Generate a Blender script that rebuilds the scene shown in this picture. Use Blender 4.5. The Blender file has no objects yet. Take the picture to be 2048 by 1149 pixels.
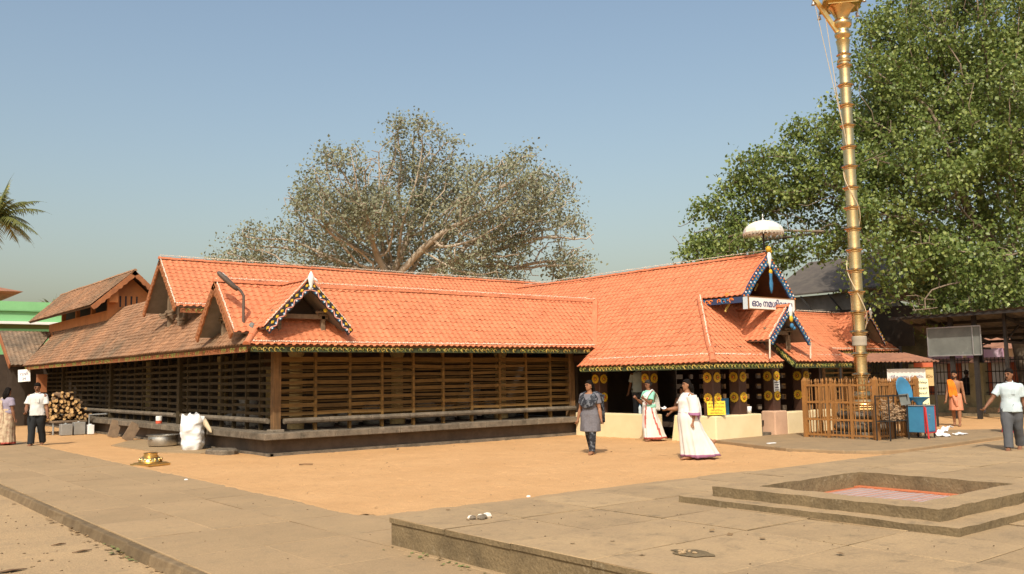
import bpy, bmesh, math, random
import numpy as np
from mathutils import Vector, Matrix, noise as mnoise

random.seed(7)
RNG = np.random.default_rng(7)
R_ = math.radians
scene = bpy.context.scene
C = scene.collection

# ------------------------------------------------------------------ camera, sky, sun, exposure
cam_d = bpy.data.cameras.new('camera')
cam = bpy.data.objects.new('camera', cam_d)
C.objects.link(cam)
CAM = Vector((0.0, 0.0, 1.62))
ROT = Matrix(((0.781072, -0.048903, -0.622524), (-0.624216, -0.087940, -0.776287), (-0.016782, 0.994925, -0.099213)))
cam.matrix_world = Matrix.Translation(CAM) @ ROT.to_4x4()
cam_d.sensor_width = 36.0
cam_d.lens = 1814.0 / 2048.0 * 36.0
cam_d.clip_start = 0.05
cam_d.clip_end = 3000.0
scene.camera = cam

SUN_AZ, SUN_EL = R_(43.0), R_(46.0)          # heading of the shadows, height of the sun
world = bpy.data.worlds.new('World')
scene.world = world
world.use_nodes = True
wn = world.node_tree
sky = wn.nodes.new('ShaderNodeTexSky')
sky.sky_type = 'NISHITA'
sky.sun_disc = False
sky.sun_elevation = SUN_EL
sky.sun_rotation = R_(90.0 - 43.0 + 180.0)
sky.air_density = 1.5
sky.dust_density = 4.4
sky.ozone_density = 0.4
wbg = wn.nodes['Background']
wbg.inputs['Strength'].default_value = 0.15
wn.links.new(sky.outputs['Color'], wbg.inputs['Color'])

sun_d = bpy.data.lights.new('sun', 'SUN')
sun_d.energy = 4.0
sun_d.angle = R_(0.6)
sun_d.color = (1.0, 0.92, 0.78)
sun = bpy.data.objects.new('sun', sun_d)
C.objects.link(sun)
sdir = Vector((math.cos(SUN_AZ) * math.cos(SUN_EL), math.sin(SUN_AZ) * math.cos(SUN_EL), -math.sin(SUN_EL)))
sun.rotation_euler = sdir.to_track_quat('-Z', 'Y').to_euler()
sun.location = (-20, -20, 40)

scene.render.engine = 'CYCLES'
scene.view_settings.view_transform = 'Standard'
scene.view_settings.look = 'None'
scene.view_settings.exposure = 0.0
scene.view_settings.gamma = 1.0
scene.view_settings.use_curve_mapping = False
scene.cycles.max_bounces = 6
scene.cycles.diffuse_bounces = 4
scene.cycles.transparent_max_bounces = 6
scene.cycles.use_denoising = True

# ------------------------------------------------------------------ materials
MATS = {}

def mat(name, col, col2=None, rough=0.8, scale=6.0, fac=(0.35, 0.65), bump=0.0, bscale=60.0, metal=0.0,
        spec=0.3, cells=0.0, cscale=5.0, streak=None, streak_col=None, transl=0.0, attr=None, emit=None, dirt=None, detail=6.0, orand=0.0, grain=None):
    """noise-mixed surface colour with optional cell-to-cell tint, stains and fine relief"""
    m = bpy.data.materials.new(name)
    m.use_nodes = True
    nt = m.node_tree
    N, L = nt.nodes, nt.links
    b = N['Principled BSDF']
    b.inputs['Roughness'].default_value = rough
    b.inputs['Metallic'].default_value = metal
    b.inputs['Specular IOR Level'].default_value = spec
    tc = N.new('ShaderNodeNewGeometry')
    pos = tc.outputs['Position']
    col = tuple(col) + (1.0,)
    cur = None
    if col2 is not None:
        n1 = N.new('ShaderNodeTexNoise')
        n1.inputs['Scale'].default_value = scale
        n1.inputs['Detail'].default_value = detail
        n1.inputs['Roughness'].default_value = 0.65
        L.new(pos, n1.inputs['Vector'])
        mr = N.new('ShaderNodeMapRange')
        mr.inputs['From Min'].default_value = fac[0]
        mr.inputs['From Max'].default_value = fac[1]
        L.new(n1.outputs['Fac'], mr.inputs['Value'])
        mx = N.new('ShaderNodeMix')
        mx.data_type = 'RGBA'
        mx.inputs[6].default_value = col
        mx.inputs[7].default_value = tuple(col2) + (1.0,)
        L.new(mr.outputs['Result'], mx.inputs[0])
        cur = mx.outputs[2]
    if attr:
        at = N.new('ShaderNodeAttribute')
        at.attribute_name = attr[0]
        mx = N.new('ShaderNodeMix')
        mx.data_type = 'RGBA'
        if cur is not None:
            L.new(cur, mx.inputs[6])
        else:
            mx.inputs[6].default_value = col
        mx.inputs[7].default_value = tuple(attr[1]) + (1.0,)
        L.new(at.outputs['Fac'], mx.inputs[0])
        cur = mx.outputs[2]
    if dirt:
        nd = N.new('ShaderNodeTexNoise')
        nd.inputs['Scale'].default_value = dirt[1]
        nd.inputs['Detail'].default_value = 8.0
        nd.inputs['Roughness'].default_value = 0.7
        L.new(pos, nd.inputs['Vector'])
        md = N.new('ShaderNodeMapRange')
        md.inputs['From Min'].default_value = dirt[2]
        md.inputs['From Max'].default_value = dirt[3]
        L.new(nd.outputs['Fac'], md.inputs['Value'])
        mx = N.new('ShaderNodeMix')
        mx.data_type = 'RGBA'
        if cur is not None:
            L.new(cur, mx.inputs[6])
        else:
            mx.inputs[6].default_value = col
        mx.inputs[7].default_value = tuple(dirt[0]) + (1.0,)
        L.new(md.outputs['Result'], mx.inputs[0])
        cur = mx.outputs[2]
    if streak:
        mp = N.new('ShaderNodeMapping')
        mp.inputs['Scale'].default_value = streak
        L.new(pos, mp.inputs['Vector'])
        ns = N.new('ShaderNodeTexNoise')
        ns.inputs['Scale'].default_value = 1.0
        ns.inputs['Detail'].default_value = 7.0
        L.new(mp.outputs['Vector'], ns.inputs['Vector'])
        ms = N.new('ShaderNodeMapRange')
        ms.inputs['From Min'].default_value = 0.42
        ms.inputs['From Max'].default_value = 0.68
        L.new(ns.outputs['Fac'], ms.inputs['Value'])
        mx = N.new('ShaderNodeMix')
        mx.data_type = 'RGBA'
        if cur is not None:
            L.new(cur, mx.inputs[6])
        else:
            mx.inputs[6].default_value = col
        mx.inputs[7].default_value = tuple(streak_col) + (1.0,)
        L.new(ms.outputs['Result'], mx.inputs[0])
        cur = mx.outputs[2]
    if cells:
        vo = N.new('ShaderNodeTexVoronoi')
        vo.inputs['Scale'].default_value = cscale
        L.new(pos, vo.inputs['Vector'])
        sx = N.new('ShaderNodeSeparateColor')
        L.new(vo.outputs['Color'], sx.inputs[0])
        mr2 = N.new('ShaderNodeMapRange')
        mr2.inputs['To Min'].default_value = 1.0 - cells
        mr2.inputs['To Max'].default_value = 1.0 + cells
        L.new(sx.outputs[0], mr2.inputs['Value'])
        hs = N.new('ShaderNodeHueSaturation')
        L.new(mr2.outputs['Result'], hs.inputs['Value'])
        if cur is not None:
            L.new(cur, hs.inputs['Color'])
        else:
            hs.inputs['Color'].default_value = col
        cur = hs.outputs['Color']
    if grain:
        ng = N.new('ShaderNodeTexNoise')
        ng.inputs['Scale'].default_value = grain[0]
        ng.inputs['Detail'].default_value = 3.0
        L.new(pos, ng.inputs['Vector'])
        mg = N.new('ShaderNodeMapRange')
        mg.inputs['From Min'].default_value = 0.3
        mg.inputs['From Max'].default_value = 0.7
        mg.inputs['To Min'].default_value = 1.0 - grain[1]
        mg.inputs['To Max'].default_value = 1.0 + grain[1]
        L.new(ng.outputs['Fac'], mg.inputs['Value'])
        hg = N.new('ShaderNodeHueSaturation')
        L.new(mg.outputs['Result'], hg.inputs['Value'])
        if cur is not None:
            L.new(cur, hg.inputs['Color'])
        else:
            hg.inputs['Color'].default_value = col
        cur = hg.outputs['Color']
    if orand:
        oi = N.new('ShaderNodeObjectInfo')
        mr3 = N.new('ShaderNodeMapRange')
        mr3.inputs['To Min'].default_value = 1.0 - orand
        mr3.inputs['To Max'].default_value = 1.0 + orand
        L.new(oi.outputs['Random'], mr3.inputs['Value'])
        hs3 = N.new('ShaderNodeHueSaturation')
        L.new(mr3.outputs['Result'], hs3.inputs['Value'])
        if cur is not None:
            L.new(cur, hs3.inputs['Color'])
        else:
            hs3.inputs['Color'].default_value = col
        cur = hs3.outputs['Color']
    if cur is not None:
        L.new(cur, b.inputs['Base Color'])
    else:
        b.inputs['Base Color'].default_value = col
    if bump:
        nb = N.new('ShaderNodeTexNoise')
        nb.inputs['Scale'].default_value = bscale
        nb.inputs['Detail'].default_value = 6.0
        L.new(pos, nb.inputs['Vector'])
        bp = N.new('ShaderNodeBump')
        bp.inputs['Strength'].default_value = bump
        bp.inputs['Distance'].default_value = 0.02
        L.new(nb.outputs['Fac'], bp.inputs['Height'])
        L.new(bp.outputs['Normal'], b.inputs['Normal'])
    if transl:
        tr = N.new('ShaderNodeBsdfTranslucent')
        if cur is not None:
            L.new(cur, tr.inputs['Color'])
        else:
            tr.inputs['Color'].default_value = col
        ms = N.new('ShaderNodeMixShader')
        ms.inputs[0].default_value = transl
        L.new(b.outputs[0], ms.inputs[1])
        L.new(tr.outputs[0], ms.inputs[2])
        L.new(ms.outputs[0], N['Material Output'].inputs['Surface'])
    MATS[name] = m
    return m

mat('sand', (0.56, 0.335, 0.16), (0.49, 0.285, 0.13), rough=0.95, scale=0.7, bump=0.6, bscale=45, spec=0.1, fac=(0.3, 0.7),
    dirt=((0.42, 0.25, 0.12), 3.5, 0.52, 0.85), grain=(55, 0.10))
mat('earth', (0.42, 0.29, 0.16), (0.35, 0.245, 0.14), rough=0.95, scale=0.9, bump=0.6, bscale=40, spec=0.1,
    dirt=((0.27, 0.20, 0.125), 4.0, 0.54, 0.80), grain=(60, 0.14))
mat('concrete_path', (0.365, 0.252, 0.14), (0.32, 0.225, 0.127), rough=0.9, scale=1.1, bump=0.35, bscale=50, spec=0.15,
    dirt=((0.235, 0.178, 0.11), 5.0, 0.54, 0.85), orand=0.06, grain=(45, 0.07))
mat('concrete_slab', (0.385, 0.27, 0.15), (0.315, 0.224, 0.13), rough=0.9, scale=1.8, bump=0.4, bscale=45, spec=0.15,
    dirt=((0.16, 0.125, 0.08), 4.5, 0.54, 0.80), orand=0.09, grain=(45, 0.08))
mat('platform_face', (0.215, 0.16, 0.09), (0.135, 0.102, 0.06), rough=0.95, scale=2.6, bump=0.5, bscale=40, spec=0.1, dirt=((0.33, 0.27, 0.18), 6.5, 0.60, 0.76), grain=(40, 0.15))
mat('kerb_stone', (0.20, 0.145, 0.085), (0.14, 0.10, 0.06), rough=0.95, scale=5, bump=0.5, bscale=35, spec=0.1, orand=0.2)
mat('concrete_stained', (0.29, 0.225, 0.135), (0.20, 0.155, 0.095), rough=0.92, scale=2.4, bump=0.5, bscale=40, spec=0.12,
    dirt=((0.095, 0.078, 0.05), 3.2, 0.50, 0.70))
mat('apron_concrete', (0.32, 0.225, 0.128), (0.265, 0.19, 0.112), rough=0.92, scale=2.0, bump=0.3, bscale=40, spec=0.12, dirt=((0.17, 0.135, 0.09), 2.5, 0.55, 0.75))
mat('stone', (0.215, 0.175, 0.13), (0.14, 0.118, 0.09), rough=0.9, scale=3.0, bump=0.5, bscale=50, spec=0.15,
    dirt=((0.065, 0.055, 0.042), 4.0, 0.46, 0.72), orand=0.12, grain=(40, 0.14))
mat('plinth_wall', (0.12, 0.09, 0.068), (0.08, 0.06, 0.047), rough=0.9, scale=3, bump=0.3)
mat('tile_orange', (0.60, 0.212, 0.103), (0.54, 0.182, 0.085), rough=0.68, scale=1.4, spec=0.28, cells=0.08, cscale=6.2,
    dirt=((0.45, 0.18, 0.10), 0.9, 0.60, 0.92), bump=0.08, bscale=90)
mat('tile_weathered', (0.335, 0.175, 0.095), (0.26, 0.145, 0.085), rough=0.85, scale=1.6, spec=0.15, cells=0.20, cscale=6.2,
    dirt=((0.15, 0.11, 0.073), 0.45, 0.44, 0.70), bump=0.15, bscale=70)
mat('tile_grey', (0.27, 0.18, 0.115), (0.20, 0.15, 0.105), rough=0.85, scale=1.6, spec=0.2, cells=0.16, cscale=6.5,
    dirt=((0.12, 0.095, 0.07), 0.8, 0.5, 0.75), bump=0.15, bscale=70)
mat('ridge_clay', (0.58, 0.205, 0.10), (0.50, 0.17, 0.085), rough=0.7, scale=4, cells=0.08, spec=0.25)
mat('ridge_old', (0.40, 0.22, 0.12), (0.30, 0.18, 0.11), rough=0.8, scale=4, cells=0.12, spec=0.2)
mat('deck_wood', (0.13, 0.07, 0.035), (0.08, 0.045, 0.025), rough=0.8, scale=5)
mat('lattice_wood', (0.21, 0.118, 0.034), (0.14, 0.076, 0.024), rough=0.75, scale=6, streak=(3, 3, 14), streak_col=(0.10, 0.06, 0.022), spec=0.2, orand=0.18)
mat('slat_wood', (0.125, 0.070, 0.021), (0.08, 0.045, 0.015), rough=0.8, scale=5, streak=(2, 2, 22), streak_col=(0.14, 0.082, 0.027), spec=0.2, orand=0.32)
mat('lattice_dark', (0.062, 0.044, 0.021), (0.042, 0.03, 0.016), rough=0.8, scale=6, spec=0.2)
mat('post_wood', (0.24, 0.135, 0.06), (0.16, 0.09, 0.04), rough=0.8, scale=5, streak=(14, 14, 2), streak_col=(0.10, 0.06, 0.03), spec=0.2)
mat('board_brown', (0.36, 0.14, 0.055), (0.26, 0.10, 0.045), rough=0.7, scale=6, spec=0.25)
mat('board_black', (0.028, 0.026, 0.03), rough=0.6)
mat('fascia_green', (0.035, 0.045, 0.022), (0.06, 0.07, 0.03), rough=0.7, scale=9)
mat('motif_yellow', (0.62, 0.44, 0.09), (0.45, 0.36, 0.12), rough=0.6, scale=12)
mat('motif_olive', (0.26, 0.27, 0.07), rough=0.6)
mat('paint_yellow', (0.66, 0.42, 0.03), (0.56, 0.34, 0.03), rough=0.5, scale=10)
mat('paint_white', (0.80, 0.79, 0.76), rough=0.55)
mat('paint_blue', (0.035, 0.145, 0.29), (0.05, 0.20, 0.36), rough=0.5, scale=10)
mat('paint_navy', (0.035, 0.055, 0.12), rough=0.5)
mat('paint_orange', (0.72, 0.22, 0.05), rough=0.5)
mat('paint_pink', (0.72, 0.33, 0.25), rough=0.55)
mat('paint_red', (0.45, 0.03, 0.03), rough=0.5)
mat('soffit_grey', (0.25, 0.22, 0.19), (0.19, 0.165, 0.14), rough=0.8, scale=4)
mat('old_timber', (0.235, 0.165, 0.105), (0.15, 0.105, 0.07), rough=0.85, scale=6)
mat('rope_light', (0.78, 0.68, 0.55), (0.60, 0.50, 0.40), rough=0.5, scale=25)
mat('lime_wall', (0.78, 0.64, 0.40), (0.70, 0.56, 0.33), rough=0.85, scale=1.3, spec=0.2, dirt=((0.50, 0.37, 0.22), 2.2, 0.6, 0.8))
mat('pink_stone', (0.62, 0.40, 0.27), (0.54, 0.34, 0.23), rough=0.75, scale=3)
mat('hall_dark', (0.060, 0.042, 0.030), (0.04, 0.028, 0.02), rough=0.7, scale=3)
mat('pillar_brown', (0.085, 0.040, 0.028), (0.06, 0.03, 0.02), rough=0.45, scale=4, spec=0.4)
mat('column_cream', (0.60, 0.45, 0.21), (0.48, 0.35, 0.16), rough=0.8, scale=3)
mat('orange_plaster', (0.55, 0.215, 0.075), (0.46, 0.175, 0.065), rough=0.85, scale=2, dirt=((0.34, 0.14, 0.06), 1.8, 0.55, 0.8))
mat('gold', (0.74, 0.56, 0.30), (0.64, 0.44, 0.20), rough=0.27, metal=1.0, scale=5, bump=0.10, bscale=22, orand=0.09,
    dirt=((0.42, 0.28, 0.13), 9.0, 0.60, 0.80))
mat('brass', (0.80, 0.58, 0.24), (0.65, 0.45, 0.18), rough=0.32, metal=1.0, scale=9)
mat('aluminium', (0.62, 0.60, 0.56), (0.50, 0.48, 0.44), rough=0.38, metal=1.0, scale=7)
mat('galvanised', (0.42, 0.43, 0.42), (0.33, 0.34, 0.33), rough=0.5, metal=0.6, scale=5)
mat('basin_pink', (0.50, 0.26, 0.20), (0.40, 0.24, 0.19), rough=0.8, scale=9)
mat('basin_grey', (0.44, 0.36, 0.34), (0.36, 0.29, 0.26), rough=0.8, scale=9)
mat('basin_red', (0.55, 0.17, 0.07), (0.46, 0.14, 0.06), rough=0.8, scale=9)
mat('dark_steel', (0.022, 0.02, 0.019), (0.035, 0.03, 0.026), rough=0.6, scale=8)
mat('lamp_dark', (0.10, 0.075, 0.06), rough=0.6)
mat('glass_lens', (0.45, 0.45, 0.42), rough=0.25, spec=0.5)
mat('fence_wood', (0.36, 0.165, 0.045), (0.27, 0.12, 0.035), rough=0.6, scale=7, streak=(10, 10, 2), streak_col=(0.25, 0.12, 0.04), spec=0.3)
mat('blue_enamel', (0.055, 0.23, 0.40), (0.045, 0.19, 0.34), rough=0.42, scale=4, spec=0.45)
mat('plastic_white', (0.82, 0.82, 0.82), (0.72, 0.72, 0.72), rough=0.55, scale=6, bump=0.2, bscale=25)
mat('cloth_white', (0.80, 0.78, 0.74), (0.74, 0.72, 0.68), rough=0.9, scale=5, spec=0.1, transl=0.12)
mat('cloth_cream', (0.76, 0.68, 0.56), rough=0.9, spec=0.1)
mat('sacking_pale', (0.34, 0.32, 0.29), (0.25, 0.235, 0.21), rough=0.9, scale=7, spec=0.1)
mat('wrap_tan', (0.36, 0.31, 0.24), rough=0.9)
mat('firewood', (0.58, 0.38, 0.17), (0.42, 0.25, 0.10), rough=0.9, scale=20)
mat('bark', (0.20, 0.12, 0.065), (0.13, 0.08, 0.045), rough=0.95, scale=14)
mat('husk', (0.40, 0.28, 0.17), (0.24, 0.15, 0.085), rough=0.95, scale=25)
mat('rope', (0.55, 0.45, 0.30), rough=0.9)
mat('sign_yellow', (0.80, 0.60, 0.05), (0.72, 0.52, 0.04), rough=0.5, scale=3)
mat('sign_cream', (0.82, 0.76, 0.46), rough=0.55)
mat('ink', (0.03, 0.03, 0.045), rough=0.6)
mat('ink_blue', (0.04, 0.04, 0.14), rough=0.6)
mat('ink_brown', (0.22, 0.10, 0.03), rough=0.6)
mat('grey_sheet', (0.17, 0.18, 0.165), (0.12, 0.13, 0.12), rough=0.6, scale=2.5, dirt=((0.36, 0.36, 0.33), 1.6, 0.58, 0.75))
mat('shed_sheet', (0.15, 0.13, 0.115), (0.10, 0.09, 0.08), rough=0.7, scale=2)
mat('green_paint', (0.23, 0.52, 0.24), (0.20, 0.46, 0.21), rough=0.7, scale=0.7)
mat('cream_paint', (0.70, 0.66, 0.52), rough=0.7)
mat('olive_wall', (0.25, 0.215, 0.12), (0.16, 0.145, 0.085), rough=0.9, scale=1.8, dirt=((0.08, 0.075, 0.05), 1.5, 0.52, 0.7))
mat('red_wall', (0.52, 0.13, 0.06), (0.45, 0.11, 0.05), rough=0.8, scale=3)
mat('white_wall', (0.74, 0.71, 0.68), rough=0.8)
mat('tile_far', (0.36, 0.17, 0.10), (0.26, 0.13, 0.085), rough=0.8, scale=2, cells=0.12)
mat('hall_roof', (0.13, 0.11, 0.09), (0.095, 0.08, 0.07), rough=0.9, scale=2, dirt=((0.06, 0.055, 0.05), 0.7, 0.5, 0.75))
mat('leaf_right', (0.085, 0.138, 0.028), (0.15, 0.20, 0.05), rough=0.42, scale=0.45, spec=0.45, transl=0.32, attr=('tint', (0.33, 0.38, 0.105)))
mat('leaf_mid', (0.185, 0.205, 0.115), (0.26, 0.26, 0.16), rough=0.55, scale=0.35, spec=0.3, transl=0.30, attr=('tint', (0.36, 0.36, 0.25)))
mat('leaf_far', (0.06, 0.09, 0.025), (0.10, 0.12, 0.04), rough=0.6, scale=0.5, transl=0.2, attr=('tint', (0.16, 0.18, 0.06)))
mat('palm_leaf', (0.085, 0.11, 0.03), (0.13, 0.14, 0.05), rough=0.5, scale=0.8, transl=0.2, attr=('tint', (0.36, 0.32, 0.09)))
mat('tree_bark', (0.50, 0.42, 0.33), (0.36, 0.29, 0.215), rough=0.95, scale=1.5, bump=0.3, bscale=20)
mat('tree_bark_dark', (0.26, 0.205, 0.15), (0.16, 0.12, 0.085), rough=0.95, scale=1.5, bump=0.3, bscale=20)
mat('skin', (0.30, 0.145, 0.075), (0.25, 0.115, 0.06), rough=0.55, scale=20, spec=0.35)
mat('skin_dark', (0.22, 0.10, 0.052), (0.18, 0.08, 0.042), rough=0.55, scale=20, spec=0.35)
mat('hair', (0.007, 0.006, 0.005), (0.014, 0.011, 0.01), rough=0.7, scale=40, spec=0.05)
mat('hair_grey', (0.014, 0.012, 0.011), (0.04, 0.036, 0.034), rough=0.7, scale=40, spec=0.05)
mat('dupatta', (0.025, 0.027, 0.034), (0.13, 0.14, 0.16), rough=0.85, scale=16, fac=(0.50, 0.58), spec=0.15)
mat('kurta_grey', (0.17, 0.165, 0.185), (0.13, 0.125, 0.14), rough=0.9, scale=30, spec=0.1)
mat('blouse_teal', (0.25, 0.56, 0.44), rough=0.85, spec=0.15)
mat('sari_red', (0.42, 0.075, 0.07), (0.50, 0.14, 0.10), rough=0.85, scale=30, spec=0.1)
mat('sari_mauve', (0.36, 0.17, 0.30), rough=0.85, spec=0.1)
mat('shirt_white', (0.62, 0.62, 0.60), (0.55, 0.55, 0.53), rough=0.9, scale=6, spec=0.1, bump=0.3, bscale=14)
mat('shirt_blue', (0.52, 0.61, 0.64), (0.45, 0.54, 0.58), rough=0.9, scale=6, spec=0.1, bump=0.3, bscale=14)
mat('trouser_black', (0.024, 0.026, 0.028), rough=0.85, spec=0.15)
mat('trouser_grey', (0.105, 0.11, 0.12), (0.085, 0.09, 0.10), rough=0.9, scale=8, spec=0.12)
mat('robe_saffron', (0.80, 0.24, 0.02), (0.70, 0.15, 0.02), rough=0.85, scale=6, spec=0.12)
mat('dhoti_peach', (0.62, 0.27, 0.16), (0.54, 0.22, 0.13), rough=0.9, scale=8, spec=0.1)
mat('sari_print', (0.50, 0.40, 0.27), (0.34, 0.22, 0.15), rough=0.85, scale=9, fac=(0.42, 0.56), spec=0.15)
mat('blouse_lilac', (0.27, 0.235, 0.30), rough=0.85)
mat('cloth_crimson', (0.50, 0.03, 0.06), (0.42, 0.025, 0.05), rough=0.8, scale=8)
mat('banner_pink', (0.72, 0.36, 0.55), (0.80, 0.62, 0.70), rough=0.6, scale=1.5)
mat('banner_violet', (0.25, 0.20, 0.42), (0.55, 0.35, 0.25), rough=0.6, scale=1.2)
mat('dry_leaf', (0.30, 0.20, 0.10), (0.16, 0.10, 0.05), rough=0.9, scale=12)
mat('weed', (0.16, 0.17, 0.06), rough=0.8)
mat('tin_red', (0.60, 0.10, 0.05), rough=0.5)

# ------------------------------------------------------------------ mesh helpers
def V(*a):
    return Vector(a)

class MB:
    """collects faces and links them as ONE mesh object"""
    def __init__(s):
        s.v = []; s.f = []; s.m = []
    def add(s, verts, faces, mi=0):
        o = len(s.v)
        s.v.extend([tuple(p) for p in verts])
        s.f.extend([tuple(i + o for i in f) for f in faces])
        s.m.extend([mi] * len(faces))
        return s
    def box(s, x0, x1, y0, y1, z0, z1, mi=0):
        return s.hexa([(x0, y0, z0), (x1, y0, z0), (x1, y1, z0), (x0, y1, z0), (x0, y0, z1), (x1, y0, z1), (x1, y1, z1), (x0, y1, z1)], mi)
    def hexa(s, p, mi=0):
        return s.add(p, [(3, 2, 1, 0), (4, 5, 6, 7), (0, 1, 5, 4), (1, 2, 6, 5), (2, 3, 7, 6), (3, 0, 4, 7)], mi)
    def bar(s, a, b, w, h, up=(0, 0, 1), mi=0):
        a, b, up = Vector(a), Vector(b), Vector(up)
        d = (b - a).normalized()
        r = d.cross(up)
        if r.length < 1e-5:
            r = d.cross(Vector((1, 0, 0)))
        r.normalize()
        u = r.cross(d).normalized()
        r *= w / 2; u *= h / 2
        return s.hexa([a - r - u, a + r - u, b + r - u, b - r - u, a - r + u, a + r + u, b + r + u, b - r + u], mi)
    def prism(s, poly, vec, mi=0):
        poly = [Vector(p) for p in poly]
        vec = Vector(vec)
        n = len(poly)
        vs = poly + [p + vec for p in poly]
        fs = [tuple(range(n - 1, -1, -1)), tuple(range(n, 2 * n))]
        fs += [(i, (i + 1) % n, (i + 1) % n + n, i + n) for i in range(n)]
        return s.add(vs, fs, mi)
    def tube(s, pts, rad, n=8, mi=0, cap=True, squash=1.0):
        pts = [Vector(p) for p in pts]
        if not hasattr(rad, '__len__'):
            rad = [rad] * len(pts)
        vs, fs = [], []
        ref = None
        for i, p in enumerate(pts):
            d = (pts[min(i + 1, len(pts) - 1)] - pts[max(i - 1, 0)])
            if d.length < 1e-9:
                d = Vector((0, 0, 1))
            d.normalize()
            if ref is None:
                ref = d.orthogonal().normalized()
            r = (ref - d * ref.dot(d))
            if r.length < 1e-6:
                r = d.orthogonal()
            r.normalize(); ref = r
            q = d.cross(r)
            for k in range(n):
                a = 2 * math.pi * k / n
                vs.append(p + (r * math.cos(a) + q * (math.sin(a) * squash)) * rad[i])
        for i in range(len(pts) - 1):
            for k in range(n):
                fs.append((i * n + k, i * n + (k + 1) % n, (i + 1) * n + (k + 1) % n, (i + 1) * n + k))
        if cap:
            fs.append(tuple(range(n - 1, -1, -1)))
            fs.append(tuple((len(pts) - 1) * n + k for k in range(n)))
        return s.add(vs, fs, mi)
    def lathe(s, prof, n=24, loc=(0, 0, 0), mi=0):
        vs, fs = [], []
        for r, z in prof:
            for k in range(n):
                a = 2 * math.pi * k / n
                vs.append((loc[0] + r * math.cos(a), loc[1] + r * math.sin(a), loc[2] + z))
        for i in range(len(prof) - 1):
            for k in range(n):
                fs.append((i * n + k, i * n + (k + 1) % n, (i + 1) * n + (k + 1) % n, (i + 1) * n + k))
        fs.append(tuple(range(n - 1, -1, -1)))
        fs.append(tuple((len(prof) - 1) * n + k for k in range(n)))
        return s.add(vs, fs, mi)
    def ball(s, c, r, n=8, m=5, mi=0):
        if not hasattr(r, '__len__'):
            r = (r, r, r)
        vs = [(c[0], c[1], c[2] - r[2])]
        for j in range(1, m):
            t = -math.pi / 2 + math.pi * j / m
            for k in range(n):
                a = 2 * math.pi * k / n
                vs.append((c[0] + r[0] * math.cos(t) * math.cos(a), c[1] + r[1] * math.cos(t) * math.sin(a), c[2] + r[2] * math.sin(t)))
        vs.append((c[0], c[1], c[2] + r[2]))
        fs = [(0, 1 + (k + 1) % n, 1 + k) for k in range(n)]
        for j in range(m - 2):
            for k in range(n):
                fs.append((1 + j * n + k, 1 + j * n + (k + 1) % n, 1 + (j + 1) * n + (k + 1) % n, 1 + (j + 1) * n + k))
        t = len(vs) - 1
        fs += [(t, 1 + (m - 2) * n + k, 1 + (m - 2) * n + (k + 1) % n) for k in range(n)]
        return s.add(vs, fs, mi)
    def loft(s, rings, mi=0, cap=True):
        n = len(rings[0])
        vs = [p for r in rings for p in r]
        fs = []
        for i in range(len(rings) - 1):
            for k in range(n):
                fs.append((i * n + k, i * n + (k + 1) % n, (i + 1) * n + (k + 1) % n, (i + 1) * n + k))
        if cap:
            fs.append(tuple(range(n - 1, -1, -1)))
            fs.append(tuple((len(rings) - 1) * n + k for k in range(n)))
        return s.add(vs, fs, mi)
    def mesh(s, name, mats, smooth=False):
        me = bpy.data.meshes.new(name)
        me.from_pydata(s.v, [], s.f)
        if not isinstance(mats, (list, tuple)):
            mats = [mats]
        for m in mats:
            me.materials.append(MATS[m] if isinstance(m, str) else m)
        if len(mats) > 1:
            me.polygons.foreach_set('material_index', s.m)
        if smooth:
            me.polygons.foreach_set('use_smooth', [True] * len(s.f))
        me.update()
        return me
    def build(s, name, mats, parent=None, smooth=False, bevel=0.0, kind=None, fix=True):
        me = s.mesh(name, mats, smooth)
        if fix:
            bm = bmesh.new(); bm.from_mesh(me)
            bmesh.ops.recalc_face_normals(bm, faces=bm.faces)
            bm.to_mesh(me); bm.free()
        return link(name, me, parent, bevel, kind)

WLOC = {}                                 # things whose parts are built in world coordinates

def adopt(o, parent):
    if parent is None:
        return
    o.parent = parent
    if parent.name in WLOC:
        o.matrix_parent_inverse = Matrix.Translation(-WLOC[parent.name])

def thing(name, label, cat, base, group=None):
    o = bpy.data.objects.new(name, None)
    o.empty_display_size = 0.3
    C.objects.link(o)
    o.location = base
    WLOC[o.name] = Vector(base)
    return tag(o, label, cat, group)

def link(name, me, parent=None, bevel=0.0, kind=None):
    o = bpy.data.objects.new(name, me)
    C.objects.link(o)
    adopt(o, parent)
    if bevel:
        md = o.modifiers.new('bevel', 'BEVEL')
        md.width = bevel; md.segments = 2; md.limit_method = 'ANGLE'
    if kind:
        o['kind'] = kind
    return o

def empty(name, parent=None, loc=(0, 0, 0)):
    o = bpy.data.objects.new(name, None)
    o.empty_display_size = 0.2
    C.objects.link(o)
    o.location = loc
    adopt(o, parent)
    return o

def tag(o, label, cat, group=None):
    o['label'] = label
    o['category'] = cat
    if group:
        o['group'] = group
    return o

def copy_tree(o, parent=None):
    c = o.copy()
    C.objects.link(c)
    c.parent = parent
    for ch in list(o.children):
        copy_tree(ch, c)
    return c

def smooth_by_angle(o, ang=40):
    me = o.data
    me.polygons.foreach_set('use_smooth', [True] * len(me.polygons))
    bm = bmesh.new(); bm.from_mesh(me)
    for e in bm.edges:
        if len(e.link_faces) == 2 and e.calc_face_angle(0) > R_(ang):
            e.smooth = False
    bm.to_mesh(me); bm.free()
    return o

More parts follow.
